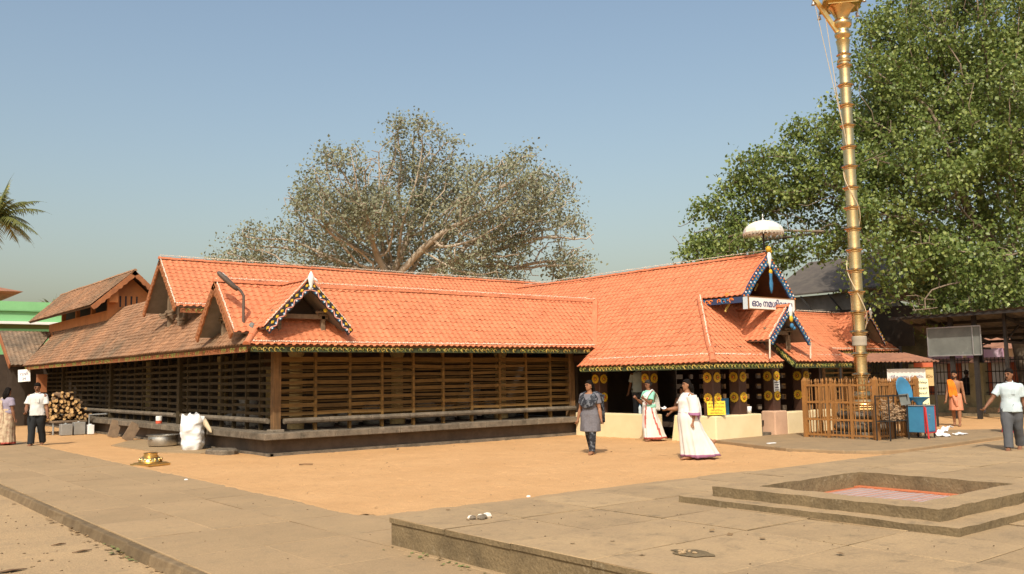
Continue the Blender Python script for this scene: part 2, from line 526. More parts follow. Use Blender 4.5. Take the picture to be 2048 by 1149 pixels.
def rough_edges(o, seg=0.12, amp=0.008):
    """breaks long straight edges into slightly worn, wandering ones"""
    bm = bmesh.new(); bm.from_mesh(o.data)
    for _ in range(7):
        es = [e for e in bm.edges if e.calc_length() > seg * 1.5]
        if not es:
            break
        bmesh.ops.subdivide_edges(bm, edges=es, cuts=1, use_grid_fill=True)
        if len(bm.verts) > 40000:
            break
    for v in bm.verts:
        p = v.co
        n = Vector((mnoise.noise(p * 3.1), mnoise.noise(p * 3.1 + Vector((7, 0, 0))), mnoise.noise(p * 3.1 + Vector((0, 9, 0)))))
        f = Vector((mnoise.noise(p * 13), mnoise.noise(p * 13 + Vector((7, 0, 0))), mnoise.noise(p * 13 + Vector((0, 9, 0)))))
        v.co = p + n * amp + f * amp * 0.8
    bm.to_mesh(o.data); bm.free()
    return o

def text_mesh(body, size, depth, matname, name, align='CENTER'):
    cu = bpy.data.curves.new('lettering', 'FONT')
    cu.body = body
    cu.size = size
    cu.extrude = depth
    cu.align_x = align
    cu.align_y = 'CENTER'
    cu.resolution_u = 3
    o = bpy.data.objects.new('lettering', cu)
    C.objects.link(o)
    dg = bpy.context.evaluated_depsgraph_get()
    me = bpy.data.meshes.new_from_object(o.evaluated_get(dg))
    bpy.data.objects.remove(o)
    me.name = name
    me.materials.clear()
    me.materials.append(MATS[matname])
    return me

def frame(origin, xdir, ydir):
    """matrix with local x along xdir and local y along ydir"""
    x = Vector(xdir).normalized()
    y = Vector(ydir).normalized()
    z = x.cross(y).normalized()
    m = Matrix((x, y, z)).transposed().to_4x4()
    m.translation = Vector(origin)
    return m

# ------------------------------------------------------------------ roof tiles
TW, TR, TH = 0.165, 0.146, 0.0125          # cover width, exposed length, lip
_S = np.array([0.0, 0.16, 0.36, 0.50, 0.64, 0.84, 1.0])
_HP = np.array([0.0, 0.001, 0.008, 0.013, 0.011, 0.002, 0.0])
_T0 = np.array([-0.034, -0.036, -0.030, -0.012, 0.002, 0.004, 0.002])

def tile_template():
    vs = []
    for i in range(7):
        vs.append((_S[i] * TW, _T0[i], _HP[i] + TH))          # lower lip, top
    for i in range(7):
        vs.append((_S[i] * TW, TR + 0.01, _HP[i] + 0.001))    # head, under the next course
    for i in range(7):
        vs.append((_S[i] * TW, _T0[i], _HP[i] - 0.004))       # lower lip, bottom
    fs = []
    for i in range(6):
        fs.append((i, i + 1, i + 8, i + 7))
        fs.append((i + 14, i + 15, i + 1, i))
    return np.array(vs), fs

TILE_V, TILE_F = tile_template()

def clip_poly(poly, planes):
    """poly: list of (u,v,h); planes: list of (a,b,c) keeping a*u+b*v+c>=0"""
    for a, b, c in planes:
        out = []
        n = len(poly)
        for i in range(n):
            p, q = poly[i], poly[(i + 1) % n]
            dp = a * p[0] + b * p[1] + c
            dq = a * q[0] + b * q[1] + c
            if dp >= 0:
                out.append(p)
            if (dp >= 0) != (dq >= 0):
                t = dp / (dp - dq)
                out.append((p[0] + t * (q[0] - p[0]), p[1] + t * (q[1] - p[1]), p[2] + t * (q[2] - p[2])))
        poly = out
        if len(poly) < 3:
            return None
    return poly

def sag(p):
    """slow unevenness of old roofs"""
    return 0.020 * mnoise.noise(Vector((p[0] * 0.45, p[1] * 0.45, p[2] * 0.3))) + 0.006 * mnoise.noise(Vector((p[0] * 1.9, p[1] * 1.9, p[2] * 1.9)))

class Tiling:
    """tiles of one building: the 300 that show largest become parts, the rest one joined part"""
    def __init__(s, roof, matname):
        s.roof = roof; s.mat = matname; s.full = []; s.v = []; s.f = []
    def slope(s, pts, U, W, origin=None, lift=0.03, seen=True):
        pts = [Vector(p) for p in pts]
        U = Vector(U).normalized(); W = Vector(W)
        W = (W - U * W.dot(U)).normalized()
        if U.cross(W).z < 0:
            U = -U
        Nn = U.cross(W).normalized()
        O = Vector(origin) if origin is not None else pts[0]
        uv = [((p - O).dot(U), (p - O).dot(W)) for p in pts]
        area = sum(uv[i][0] * uv[(i + 1) % len(uv)][1] - uv[(i + 1) % len(uv)][0] * uv[i][1] for i in range(len(uv)))
        if area < 0:
            uv = uv[::-1]
        planes = []
        for i in range(len(uv)):
            (x0, y0), (x1, y1) = uv[i], uv[(i + 1) % len(uv)]
            dx, dy = x1 - x0, y1 - y0
            l = math.hypot(dx, dy)
            if l < 1e-6:
                continue
            planes.append((-dy / l, dx / l, (dy * x0 - dx * y0) / l))
        u0, u1 = min(p[0] for p in uv), max(p[0] for p in uv)
        v0, v1 = min(p[1] for p in uv), max(p[1] for p in uv)
        Ua, Wa, Na, Oa = (np.array(x) for x in (U, W, Nn, O))
        for j in range(math.floor(v0 / TR) - 1, math.ceil(v1 / TR) + 1):
            for i in range(math.floor(u0 / TW) - 1, math.ceil(u1 / TW) + 1):
                bu, bv = i * TW, j * TR
                corners = [(bu, bv - 0.036), (bu + TW, bv - 0.036), (bu + TW, bv + TR + 0.01), (bu, bv + TR + 0.01)]
                ds = [min(a * cu + b * cv + c for a, b, c in planes) for cu, cv in corners]
                mn = min(ds)
                jit = random.gauss(0, 0.0022); jt = random.gauss(0, 0.004)
                loc = TILE_V.copy()
                loc[:, 0] += bu; loc[:, 1] += bv + jt; loc[:, 2] += lift + jit + random.gauss(0, 0.003) * (TILE_V[:, 0] / TW - 0.5)
                if mn > -0.04:
                    P = Oa + np.outer(loc[:, 0], Ua) + np.outer(loc[:, 1], Wa) + np.outer(loc[:, 2], Na)
                    ctr = Vector(P.mean(axis=0))
                    sg0 = sag(ctr); P[:, 2] += sg0; skew = random.gauss(0, 0.012)
                    vd = ctr - CAM
                    size = max(0.0, -vd.normalized().dot(Nn)) / vd.length_squared if seen else 0
                    s.full.append((size, O + U * bu + W * (bv + jt) + Nn * (lift + jit) + Vector((0, 0, sg0)), U.copy(), W.copy(), P))
                else:
                    if any(max(a * cu + b * cv + c for cu, cv in corners) < 0 for a, b, c in planes):
                        continue
                    for f in TILE_F:
                        pl = clip_poly([tuple(loc[k]) for k in f], planes)
                        if pl is None:
                            continue
                        k0 = len(s.v)
                        for p in pl:
                            s.v.append(tuple(Oa + p[0] * Ua + p[1] * Wa + p[2] * Na))
                        idx = tuple(range(k0, k0 + len(pl)))
                        s.f.append(idx)
    def finish(s, limit=300, name='roof_tile'):
        s.full.sort(key=lambda t: -t[0])
        mb = MB(); mb.add(TILE_V, TILE_F)
        me = mb.mesh(name, s.mat)
        for k, (sz, o, U, W, P) in enumerate(s.full):
            if k < limit and sz > 0:
                ob = bpy.data.objects.new(name, me)
                M = Matrix((U, W, U.cross(W))).transposed().to_4x4()
                M.translation = o
                ob.matrix_world = M
                C.objects.link(ob)
                ob.parent = s.roof
            else:
                k0 = len(s.v)
                s.v.extend(map(tuple, P))
                s.f.extend([tuple(i + k0 for i in f) for f in TILE_F])
        me2 = bpy.data.meshes.new('roof_tiles')
        me2.from_pydata(s.v, [], s.f)
        me2.materials.append(MATS[s.mat])
        o = link('roof_tiles', me2, s.roof, kind='stuff')
        return o

def deck(mb, pts, th=0.05, mi=0):
    """board layer just under the tiles"""
    pts = [Vector(p) for p in pts]
    n = (pts[1] - pts[0]).cross(pts[2] - pts[0]).normalized()
    if n.z < 0:
        n = -n
    mb.prism(pts, -n * th, mi)

_ridge_me = {}
def ridge_run(parent, a, b, matname='ridge_clay', r=0.068, seg=0.30, name='ridge_tile'):
    a, b = Vector(a), Vector(b)
    d = b - a
    n = max(1, round(d.length / seg))
    key = (matname, r, round(d.length / n, 3))
    if key not in _ridge_me:
        L = d.length / n
        mb = MB()
        vs, fs = [], []
        for t, rr in ((-0.02, r * 1.10), (0.02, r * 1.10), (0.025, r), (L + 0.01, r * 0.93)):
            for k in range(7):
                a_ = math.pi * k / 6
                vs.append((t, math.cos(a_) * rr, math.sin(a_) * rr - 0.02))
        for i in range(3):
            for k in range(6):
                fs.append((i * 7 + k, i * 7 + k + 1, (i + 1) * 7 + k + 1, (i + 1) * 7 + k))
        fs.append(tuple(range(7)))
        mb.add(vs, fs)
        bm = bmesh.new()
        me = mb.mesh(name, matname)
        bm.from_mesh(me); bmesh.ops.recalc_face_normals(bm, faces=bm.faces); bm.to_mesh(me); bm.free()
        _ridge_me[key] = me
    dx = d.normalized()
    z = Vector((0, 0, 1)); y = z.cross(dx)
    if y.length < 1e-4:
        y = Vector((0, 1, 0))
    y.normalize(); z = dx.cross(y)
    for i in range(n):
        o = bpy.data.objects.new(name, _ridge_me[key])
        M = Matrix((dx, y, z)).transposed().to_4x4()
        M.translation = a + d * (i / n) + z * (random.gauss(0.0, 0.003) + sag(a + d * (i / n)))
        o.matrix_world = M @ Matrix.Rotation(random.gauss(0, 0.012), 4, 'Z')
        C.objects.link(o)
        o.parent = parent

def rope_run(parent, pts, r=0.016, step=0.055, name='light_string'):
    """string of small pale bulbs lying along a ridge or eave"""
    mb = MB()
    pts = [Vector(p) for p in pts]
    for a, b in zip(pts, pts[1:]):
        d = b - a
        n = max(1, int(d.length / step))
        mb.tube([a, b], r * 0.45, n=4)
        for i in range(n):
            p = a + d * ((i + 0.5) / n)
            if random.random() < 0.08:
                continue
            rr = r * random.uniform(0.75, 1.25)
            p = p + Vector((random.gauss(0, 0.006), random.gauss(0, 0.006), random.gauss(0, 0.005)))
            mb.ball(p, rr, n=5, m=3)
    return mb.build(name, 'rope_light', parent, kind='stuff', fix=False)

# ------------------------------------------------------------------ ground, court, paths, platform
def sheet(name, pts, z, thick, matname, kind='structure', parent=None):
    mb = MB()
    mb.prism([(x, y, z - thick) for x, y in pts], (0, 0, thick))
    return mb.build(name, matname, parent, kind=kind)

g = MB()
g.add([(-1500, -1500, -0.11), (1500, -1500, -0.11), (1500, 1500, -0.11), (-1500, 1500, -0.11)], [(0, 1, 2, 3)])
g.build('ground', 'earth', kind='structure')

# court of loose sand: uneven, trodden surface
def court():
    xs = np.concatenate([np.linspace(2.95, 5.4, 12), np.linspace(5.5, 18.5, 230), np.linspace(18.7, 34, 80), np.linspace(35, 160, 40)])
    ys = np.concatenate([np.linspace(-40, -1, 12), np.linspace(0, 9.0, 30), np.linspace(9.1, 20, 190), np.linspace(20.2, 45, 110), np.linspace(46, 160, 40)])
    Xg, Yg = np.meshgrid(xs, ys)
    Hg = np.empty_like(Xg)
    for j in range(len(ys)):
        for i in range(len(xs)):
            x, y = Xg[j, i], Yg[j, i]
            Hg[j, i] = 0.014 * mnoise.noise(Vector((x * 0.7, y * 0.7, 0))) + 0.007 * mnoise.noise(Vector((x * 2.6, y * 2.6, 4))) + 0.004 * mnoise.noise(Vector((x * 7, y * 7, 9)))
    rng = np.random.default_rng(3)
    for k in range(700):                                  # footprints
        fx, fy = rng.uniform(5.8, 18), rng.uniform(10, 19)
        a = rng.uniform(0, 6.28); ca, sa = math.cos(a), math.sin(a)
        i0, i1 = np.searchsorted(xs, (fx - 0.3, fx + 0.3)); j0, j1 = np.searchsorted(ys, (fy - 0.3, fy + 0.3))
        dx, dy = Xg[j0:j1, i0:i1] - fx, Yg[j0:j1, i0:i1] - fy
        u, v = dx * ca + dy * sa, -dx * sa + dy * ca
        q = (u / 0.13) ** 2 + (v / 0.065) ** 2
        Hg[j0:j1, i0:i1] += 0.012 * (0.6 * np.exp(-(q - 1.6) ** 2) - np.exp(-q))
    Hg = np.minimum(Hg, 0.016) - 0.010
    n, m = len(xs), len(ys)
    P = np.stack([Xg, Yg, Hg], axis=-1).reshape(-1, 3)
    idx = np.arange(n * m).reshape(m, n)
    F = np.stack([idx[:-1, :-1], idx[:-1, 1:], idx[1:, 1:], idx[1:, :-1]], axis=-1).reshape(-1, 4)
    mb = MB(); mb.v = [tuple(p) for p in P]; mb.f = [tuple(int(i) for i in f) for f in F]; mb.m = [0] * len(F)
    return mb.build('sand_court', 'sand', smooth=True, kind='structure', fix=False)
court()

def slab_field(parent, x0, x1, y0, y1, sx, sy, z, th, matname, gap=0.012, hole=None, jz=0.002, near=True, name='paving_slab', side=None):
    """each slab its own piece, laid with an open joint"""
    nx = max(1, round((x1 - x0) / sx)); ny = max(1, round((y1 - y0) / sy))
    dx, dy = (x1 - x0) / nx, (y1 - y0) / ny
    cache = []
    for k in range(4):
        mb = MB()
        a, b = dx / 2 - gap / 2, dy / 2 - gap / 2
        c = 0.012
        e = [random.uniform(-0.009, 0.009) for _ in range(8)]
        lo = [(-a, -b), (a, -b), (a, b), (-a, b)]
        hi = [(-a + c * 0.4, -b + c * 0.4), (a - c * 0.4, -b + c * 0.4), (a - c * 0.4, b - c * 0.4), (-a + c * 0.4, b - c * 0.4)]
        vs = [(x, y, -th) for x, y in lo] + [(x, y, -0.006) for x, y in lo] + [(x + e[i], y + e[i + 4], 0) for i, (x, y) in enumerate(hi)]
        fs = [(8, 9, 10, 11)] + [(i, (i + 1) % 4, 4 + (i + 1) % 4, 4 + i) for i in range(4)] + [(4 + i, 4 + (i + 1) % 4, 8 + (i + 1) % 4, 8 + i) for i in range(4)]
        mb.add(vs, fs)
        mb.m = [0] + [1] * 4 + [0] * 4
        cache.append(mb.mesh(name, [matname, side or matname]))
    for i in range(nx):
        for j in range(ny):
            cx, cy = x0 + (i + 0.5) * dx, y0 + (j + 0.5) * dy
            if hole and hole[0] < cx < hole[1] and hole[2] < cy < hole[3]:
                continue
            o = bpy.data.objects.new(name, random.choice(cache))
            C.objects.link(o)
            o.location = (cx, cy, z + random.uniform(-jz, jz))
            o.rotation_euler = (random.gauss(0, 0.0015), random.gauss(0, 0.0015), random.choice((0, math.pi)))
            adopt(o, parent)

path = sheet('path', [(2.93, -6), (5.5, -6), (5.5, 60), (2.93, 60)], 0.002, 0.16, 'concrete_path')
slab_field(path, 2.90, 5.53, 6.0, 26.0, 0.88, 1.35, 0.012, 0.03, 'concrete_path', gap=0.006, jz=0.0015)
slab_field(path, 2.90, 5.53, 26.0, 45.0, 1.32, 2.7, 0.012, 0.03, 'concrete_path', gap=0.006, jz=0.001)
yk = 5.0
while yk < 44:
    Lk = random.uniform(0.75, 1.15)
    mb = MB(); e0, e1, e2 = (random.uniform(-0.012, 0.012) for _ in range(3))
    mb.hexa([(2.80 + e0, yk + 0.008, -0.13), (2.94, yk + 0.008, -0.13), (2.94, yk + Lk, -0.13), (2.80 + e1, yk + Lk, -0.13), (2.84 + e1, yk + 0.008, -0.002 + e2 * 0.5), (2.94, yk + 0.008, 0.0), (2.94, yk + Lk, 0.0), (2.83 + e2, yk + Lk, -0.004 + e0 * 0.5)])
    mb.build('kerb_stone', 'kerb_stone', path, bevel=0.012); yk += Lk
cross_path = sheet('cross_path', [(5.54, -6), (60, -6), (60, 12.6), (40, 10.9), (22.4, 9.46), (18.6, 9.34), (16.4, 8.95), (15.3, 8.85), (14.3, 9.05), (12.3, 9.72), (5.54, 9.75)], 0.008, 0.1, 'concrete_path')
apron = sheet('apron', [(17.35, 14.05), (16.38, 11.4), (16.55, 10.2), (17.0, 9.62), (17.7, 9.45), (22.2, 9.62), (26.5, 9.75), (24.2, 11.35), (22.9, 14.1)], 0.065, 0.12, 'apron_concrete')
for a in (apron,):
    md = a.modifiers.new('bevel', 'BEVEL'); md.width = 0.02; md.segments = 2

def drift(name, a, b, nrm, w0, w1, z, seed):
    a, b, nrm = Vector(a), Vector(b), Vector(nrm)
    d = b - a; n = int(d.length / 0.05)
    vs, fs = [], []
    for i in range(n + 1):
        p = a + d * (i / n); t = i * 0.05
        q = 0.5 + 0.5 * mnoise.noise(Vector((t * 0.8, seed, 0))) + 0.35 * mnoise.noise(Vector((t * 4, seed, 5))) + 0.2 * mnoise.noise(Vector((t * 14, seed, 7)))
        w = w0 + (w1 - w0) * max(0, q)
        o = p - nrm * w
        vs += [(p.x + nrm.x * 0.12, p.y + nrm.y * 0.12, 0.0), (p.x, p.y, z + 0.006), (o.x, o.y, z - 0.002)]
    for i in range(n):
        k = i * 3
        fs += [(k, k + 3, k + 4, k + 1), (k + 1, k + 4, k + 5, k + 2)]
    mb = MB(); mb.add(vs, fs); o = mb.build(name, 'sand', kind='stuff', fix=False, smooth=True)
    o['label'] = 'loose sand drifted over the edge of the paving'
drift('sand_drift', (5.53, 9.8, 0), (5.53, 40, 0), (1, 0, 0), 0.01, 0.16, 0.0135, 1)
drift('sand_drift', (5.6, 9.74, 0), (12.2, 9.71, 0), (0, 1, 0), 0.02, 0.22, 0.010, 2)
drift('sand_drift', (12.2, 9.71, 0), (14.3, 9.05, 0), (0.3, 0.95, 0), 0.02, 0.2, 0.010, 3)
# raised platform of slabs with a stepped basin on it
ZP = 0.276
plat = thing('stone_platform', 'low concrete platform paved with slabs, stained front face', 'platform', (7.5, 4.5, 0.0))
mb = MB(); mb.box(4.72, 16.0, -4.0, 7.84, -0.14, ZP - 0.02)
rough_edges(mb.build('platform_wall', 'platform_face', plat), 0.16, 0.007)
deckp = empty('platform_top', plat)
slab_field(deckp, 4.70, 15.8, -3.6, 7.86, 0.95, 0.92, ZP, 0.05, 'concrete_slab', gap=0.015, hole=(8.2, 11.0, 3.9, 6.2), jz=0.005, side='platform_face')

# basin: two steps round a sunken floor
ZS, ZC = ZP + 0.062, ZP + 0.165
basin = thing('basin', 'square sunken basin with stepped concrete rim on the platform', 'basin', (9.2, 4.9, ZP))
X0, X1, Y0, Y1 = 7.50, 10.55, 3.62, 6.58
def stain_and_shade(o):
    """darker upright faces: moss stain, with shade also put into the colour"""
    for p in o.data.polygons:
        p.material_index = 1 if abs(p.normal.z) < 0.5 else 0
def ring(mb, x0, x1, y0, y1, w, z0, z1):
    mb.box(x0, x1, y0, y0 + w, z0, z1); mb.box(x0, x1, y1 - w, y1, z0, z1)
    mb.box(x0, x0 + w, y0 + w, y1 - w, z0, z1); mb.box(x1 - w, x1, y0 + w, y1 - w, z0, z1)
mb = MB(); ring(mb, X0, X1, Y0, Y1, 0.45, ZP - 0.01, ZS); o = mb.build('lower_step', ['concrete_slab', 'platform_face'], basin); stain_and_shade(o); rough_edges(o, 0.10, 0.007)
mb = MB(); ring(mb, 7.72, 10.33, 3.88, 6.30, 0.34, ZP - 0.12, ZC); o = mb.build('rim', ['concrete_slab', 'platform_face'], basin); stain_and_shade(o); rough_edges(o, 0.08, 0.008)
# painted floor: rows of red and white strips
fl = MB(); fl.box(8.0, 10.05, 4.16, 6.02, 0.10, 0.262); floor_b = fl.build('basin_floor', 'concrete_slab', basin)
yy = 4.20; k = 0
while yy < 5.97:
    mb = MB(); mb.box(8.06 + random.uniform(0, 0.03), 9.99, yy, yy + 0.040, 0.264, 0.274 + random.uniform(-0.003, 0.003))
    edge = k < 1 or yy > 5.86
    mb.build('floor_strip', 'basin_red' if edge else ('basin_pink' if k % 2 else 'basin_grey'), floor_b)
    yy += 0.050; k += 1
mb = MB(); mb.box(9.86, 10.0, 4.2, 6.0, 0.276, 0.284); mb.build('floor_strip', 'basin_red', floor_b)

# ------------------------------------------------------------------ temple gallery (lattice wing with the corner)
P_ = 1.0
XE, YE, ZE = 7.5, 18.2, 2.39
YR, ZR = 19.6, 3.785
RX = 19.85                                  # axis of the entrance hall
gal = thing('temple_gallery', 'long tiled temple gallery with slatted wooden screens on a stone plinth', 'temple', (8.4, 18.9, 0.0))

# plinth: dark base wall and an overhanging kerb of stone blocks, each block a piece
mb = MB()
mb.box(8.42, 17.62, 19.02, 26.0, -0.1, 0.36); mb.box(8.42, 12.0, 26.01, 44.0, -0.1, 0.36)
pl = mb.build('plinth', 'plinth_wall', gal)
mb = MB(); mb.box(8.36, 17.6, 18.93, 19.03, -0.1, 0.06); mb.box(8.33, 8.43, 18.93, 44, -0.1, 0.05)
mb.build('footing', 'stone', pl)
def kerb_blocks(a, b, depth_dir, n, parent):
    a, b, dd = Vector(a), Vector(b), Vector(depth_dir)
    d = (b - a) / n
    for i in range(n):
        p = a + d * i; q = a + d * (i + 1) - d.normalized() * 0.008
        o = 0.010 * random.random(); t = random.uniform(-0.008, 0.008)
        mb = MB()
        base = [p - dd * o, q - dd * o * 0.5, q + dd, p + dd]
        mb.prism([Vector((c.x, c.y, 0.355)) for c in base], (0, 0, 0.145 + t))
        mb.build('kerb_block', 'stone', parent, bevel=0.014)
kerb_blocks((8.15, 18.75, 0), (17.55, 18.75, 0), (0, 0.9, 0), 11, pl)
kerb_blocks((8.15, 44.0, 0), (8.15, 18.76, 0), (0.9, 0, 0), 26, pl)
mb = MB(); mb.box(8.9, 17.5, 19.3, 26, 0.36, 0.485); mb.box(8.9, 12, 26.01, 44, 0.36, 0.485)
mb.build('gallery_floor', 'plinth_wall', pl)

# stone hand rails (octagonal bars on short stubs)
def stone_rail(a, b, n, parent):
    a, b = Vector(a), Vector(b)
    for i in range(n):
        p = a + (b - a) * (i / n); q = a + (b - a) * ((i + 1) / n) - (b - a).normalized() * 0.012
        mb = MB(); mb.tube([p, q], 0.062, n=8)
        mb.build('rail_bar', 'stone', parent)
rail = empty('stone_rail', gal)
stone_rail((8.72, 19.05, 0.735), (17.5, 19.05, 0.735), 8, rail)
stone_rail((8.55, 25.2, 0.735), (8.55, 19.5, 0.735), 4, rail)
stone_rail((8.55, 43.0, 0.735), (8.55, 25.7, 0.735), 10, rail)

# timber posts
mb = MB(); mb.box(8.50, 8.68, 19.10, 19.28, 0.48, 2.36); mb.build('corner_post', 'post_wood', gal, bevel=0.012)
mb = MB(); mb.box(8.44, 8.74, 19.04, 19.34, 0.47, 0.56); mb.build('post_base', 'stone', gal, bevel=0.02)
for y in (25.45, 32.2, 38.9):
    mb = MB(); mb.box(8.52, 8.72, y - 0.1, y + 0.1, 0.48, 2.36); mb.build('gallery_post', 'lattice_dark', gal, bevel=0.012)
mb = MB(); mb.box(17.35, 17.55, 19.1, 19.3, 0.48, 2.36); mb.build('gallery_post', 'post_wood', gal, bevel=0.012)

# screen towards the court: every slat and mullion is a piece
scr = empty('slat_screen', gal)
px = [8.68, 9.53, 10.41, 11.28, 12.17, 13.06, 13.95, 14.87, 15.78, 16.65, 17.35]
ZS_ = [2.10, 1.925, 1.755, 1.585, 1.415, 1.235, 1.065, 0.89]
for x in px[1:-1]:
    mb = MB(); mb.box(x - 0.032, x + 0.032, 19.115, 19.205, 0.50, 2.34)
    mb.build('mullion', 'lattice_wood', scr, bevel=0.004)
for i in range(len(px) - 1):
    a, b = px[i] + (0.034 if i else 0.002), px[i + 1] - (0.034 if i < len(px) - 2 else 0.002)
    for z in ZS_:
        h = 0.041 + random.gauss(0, 0.004) if z < 2 else 0.055
        mb = MB()
        j0, j1 = random.gauss(0, 0.007), random.gauss(0, 0.007)
        mb.hexa([(a, 19.125, z - h + j0), (b, 19.125, z - h + j1), (b, 19.16, z - h + j1), (a, 19.16, z - h + j0),
                 (a, 19.125, z + h + j0), (b, 19.125, z + h + j1), (b, 19.16, z + h + j1), (a, 19.16, z + h + j0)])
        mb.build('slat', 'slat_wood', scr)
for i in range(len(px) - 1):                # second, inner row of thinner slats
    for z in ZS_:
        mb = MB(); j0 = random.gauss(0, 0.008)
        mb.box(px[i] + 0.034, px[i + 1] - 0.034, 19.21, 19.235, z - 0.085 - 0.018 + j0, z - 0.085 + 0.018 + j0)
        mb.build('inner_slat', 'slat_wood', scr)
# screen along the side
scr2 = empty('slat_screen', gal)
yy = 19.32
ys = []
while yy < 43:
    ys.append(yy); yy += 0.80
for y in ys[1:]:
    if min(abs(y - q) for q in (25.45, 32.2, 38.9)) < 0.2:
        continue
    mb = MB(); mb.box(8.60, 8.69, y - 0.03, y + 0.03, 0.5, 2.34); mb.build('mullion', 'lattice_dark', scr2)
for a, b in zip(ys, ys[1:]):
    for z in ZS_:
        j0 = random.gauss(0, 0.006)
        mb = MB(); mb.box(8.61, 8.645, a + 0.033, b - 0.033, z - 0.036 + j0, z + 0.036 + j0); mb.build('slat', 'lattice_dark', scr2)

# inside: back walls, ceiling beam and cream columns
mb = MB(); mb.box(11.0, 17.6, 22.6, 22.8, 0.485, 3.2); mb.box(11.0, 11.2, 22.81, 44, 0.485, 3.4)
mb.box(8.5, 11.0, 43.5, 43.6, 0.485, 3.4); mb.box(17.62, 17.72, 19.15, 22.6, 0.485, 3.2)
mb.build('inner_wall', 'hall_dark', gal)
for x in (9.62, 12.45, 15.85):
    mb = MB(); mb.lathe([(0.20, 0.485), (0.20, 0.60), (0.155, 0.64), (0.15, 2.2), (0.19, 2.26), (0.19, 2.5)], n=16, loc=(x, 20.35, 0))
    o = mb.build('inner_column', 'column_cream', gal); smooth_by_angle(o)
for y in (23.5, 27.0, 30.5, 34):
    mb = MB(); mb.lathe([(0.20, 0.485), (0.20, 0.60), (0.155, 0.64), (0.15, 2.2), (0.19, 2.26), (0.19, 2.5)], n=16, loc=(10.4, y, 0))
    o = mb.build('inner_column', 'column_cream', gal); smooth_by_angle(o)
mb = MB(); mb.box(8.45, 17.6, 19.06, 19.26, 2.345, 2.46); mb.box(8.47, 8.75, 19.27, 43.5, 2.345, 2.46)
mb.build('wall_plate', 'lattice_wood', gal)

# roof decks and tiles
roof = empty('roof', gal)
LX, LZ = 9.45, 4.34
hip0, hip1 = (XE, YE, ZE), (XE + YR - YE, YR, ZR)
dk = MB()
front_pts = [hip0, (17.65, YE, ZE), (19.25, YR, ZR), hip1]
deck(dk, front_pts)
left_pts = [hip0, hip1, (LX, 23.7, LZ), (LX, 44.6, LZ), (8.85 + 0.1, 43.1, 3.84), (XE, 40.75, ZE)]
left_a = [hip0, hip1, (hip1[0], 41.9, ZR), (XE, 40.75, ZE)]
left_b = [(hip1[0], 23.6, ZR), (LX, 23.6, LZ), (LX, 44.0, LZ), (hip1[0], 42.6, ZR)]
deck(dk, left_a); deck(dk, left_b)
deck(dk, [(7.45, YR, ZR), (19.3, YR, ZR), (19.3, 21.4, 2.0), (9.3, 21.4, 2.0)])
dk.build('roof_deck', 'deck_wood', roof)
tl = Tiling(roof, 'tile_orange')
tl.slope(front_pts, (1, 0, 0), (0, 1, P_), origin=(XE, YE, ZE))
tl.finish()
roof2 = empty('side_roof', gal)
tl = Tiling(roof2, 'tile_weathered')
tl.slope(left_a, (0, -1, 0), (1, 0, P_), origin=(XE, YE, ZE))
tl.slope(left_b, (0, -1, 0), (1, 0, P_), origin=(XE, YE, ZE))
tl.finish(limit=280)
ridge_run(roof, (7.55, YR, ZR + 0.05), (18.9, YR, ZR + 0.05))
ridge_run(roof, (XE - 0.02, YE - 0.02, ZE + 0.03), (XE + 0.72, YE + 0.72, ZE + 0.76), r=0.075)
rope_run(roof, [(7.5, YR - 0.06, ZR + 0.135), (18.85, YR - 0.06, ZR + 0.135)])
rope_run(roof, [(7.62, YE - 0.01, ZE + 0.085), (12.5, YE - 0.01, ZE + 0.08), (17.5, YE - 0.01, ZE + 0.085)], r=0.02)

# carved eave boards
def carving(mb, a, b, h, out, mi=(1, 2), step=0.125):
    """row of small carved curls on a fascia board"""
    a, b, out = Vector(a), Vector(b), Vector(out)
    d = (b - a); L = d.length; d.normalize()
    n = int(L / step)
    up = Vector((0, 0, 1))
    for i in range(n):
        c = a + d * ((i + 0.5) * L / n) + out * 0.006
        if random.random() < 0.10:
            continue
        s = h * random.uniform(0.36, 0.46)
        pts = []
        ph = random.uniform(-0.4, 0.4)
        for k in range(7):
            t = ph + 4.4 * k / 6
            pts.append(c + d * (math.cos(t) * s) + up * (math.sin(t) * s * 0.9))
        mb.tube(pts, [s * 0.30] * 5 + [s * 0.22, s * 0.12], n=4, mi=mi[0] if random.random() < 0.55 else mi[1], cap=False)
        if random.random() < 0.7:
            mb.ball(c + d * random.uniform(-0.03, 0.03) + up * random.uniform(-0.02, 0.02), s * 0.30, n=5, m=3, mi=mi[0])

def fascia(parent, a, b, h, out, boardmat='fascia_green', motif=('motif_yellow', 'motif_olive'), t=0.025, drop=0.05):
    a, b = Vector(a), Vector(b)
    dz = Vector((0, 0, -drop - h / 2))
    mb = MB(); mb.bar(a + dz, b + dz, t, h)
    o = mb.build('eave_board', boardmat, parent)
    mb = MB(); carving(mb, a + dz + Vector(out) * (t / 2), b + dz + Vector(out) * (t / 2), h, out)
    c = mb.build('eave_carving', [boardmat, motif[0], motif[1]], o, kind='stuff', fix=False)
    return o
fascia(gal, (XE + 0.1, YE + 0.05, ZE + 0.02), (17.35, YE + 0.05, ZE + 0.02), 0.115, (0, -1, 0))
fascia(gal, (XE + 0.05, 40.6, ZE + 0.02), (XE + 0.05, YE + 0.1, ZE + 0.02), 0.115, (-1, 0, 0), 'board_brown', ('board_brown', 'motif_olive'))
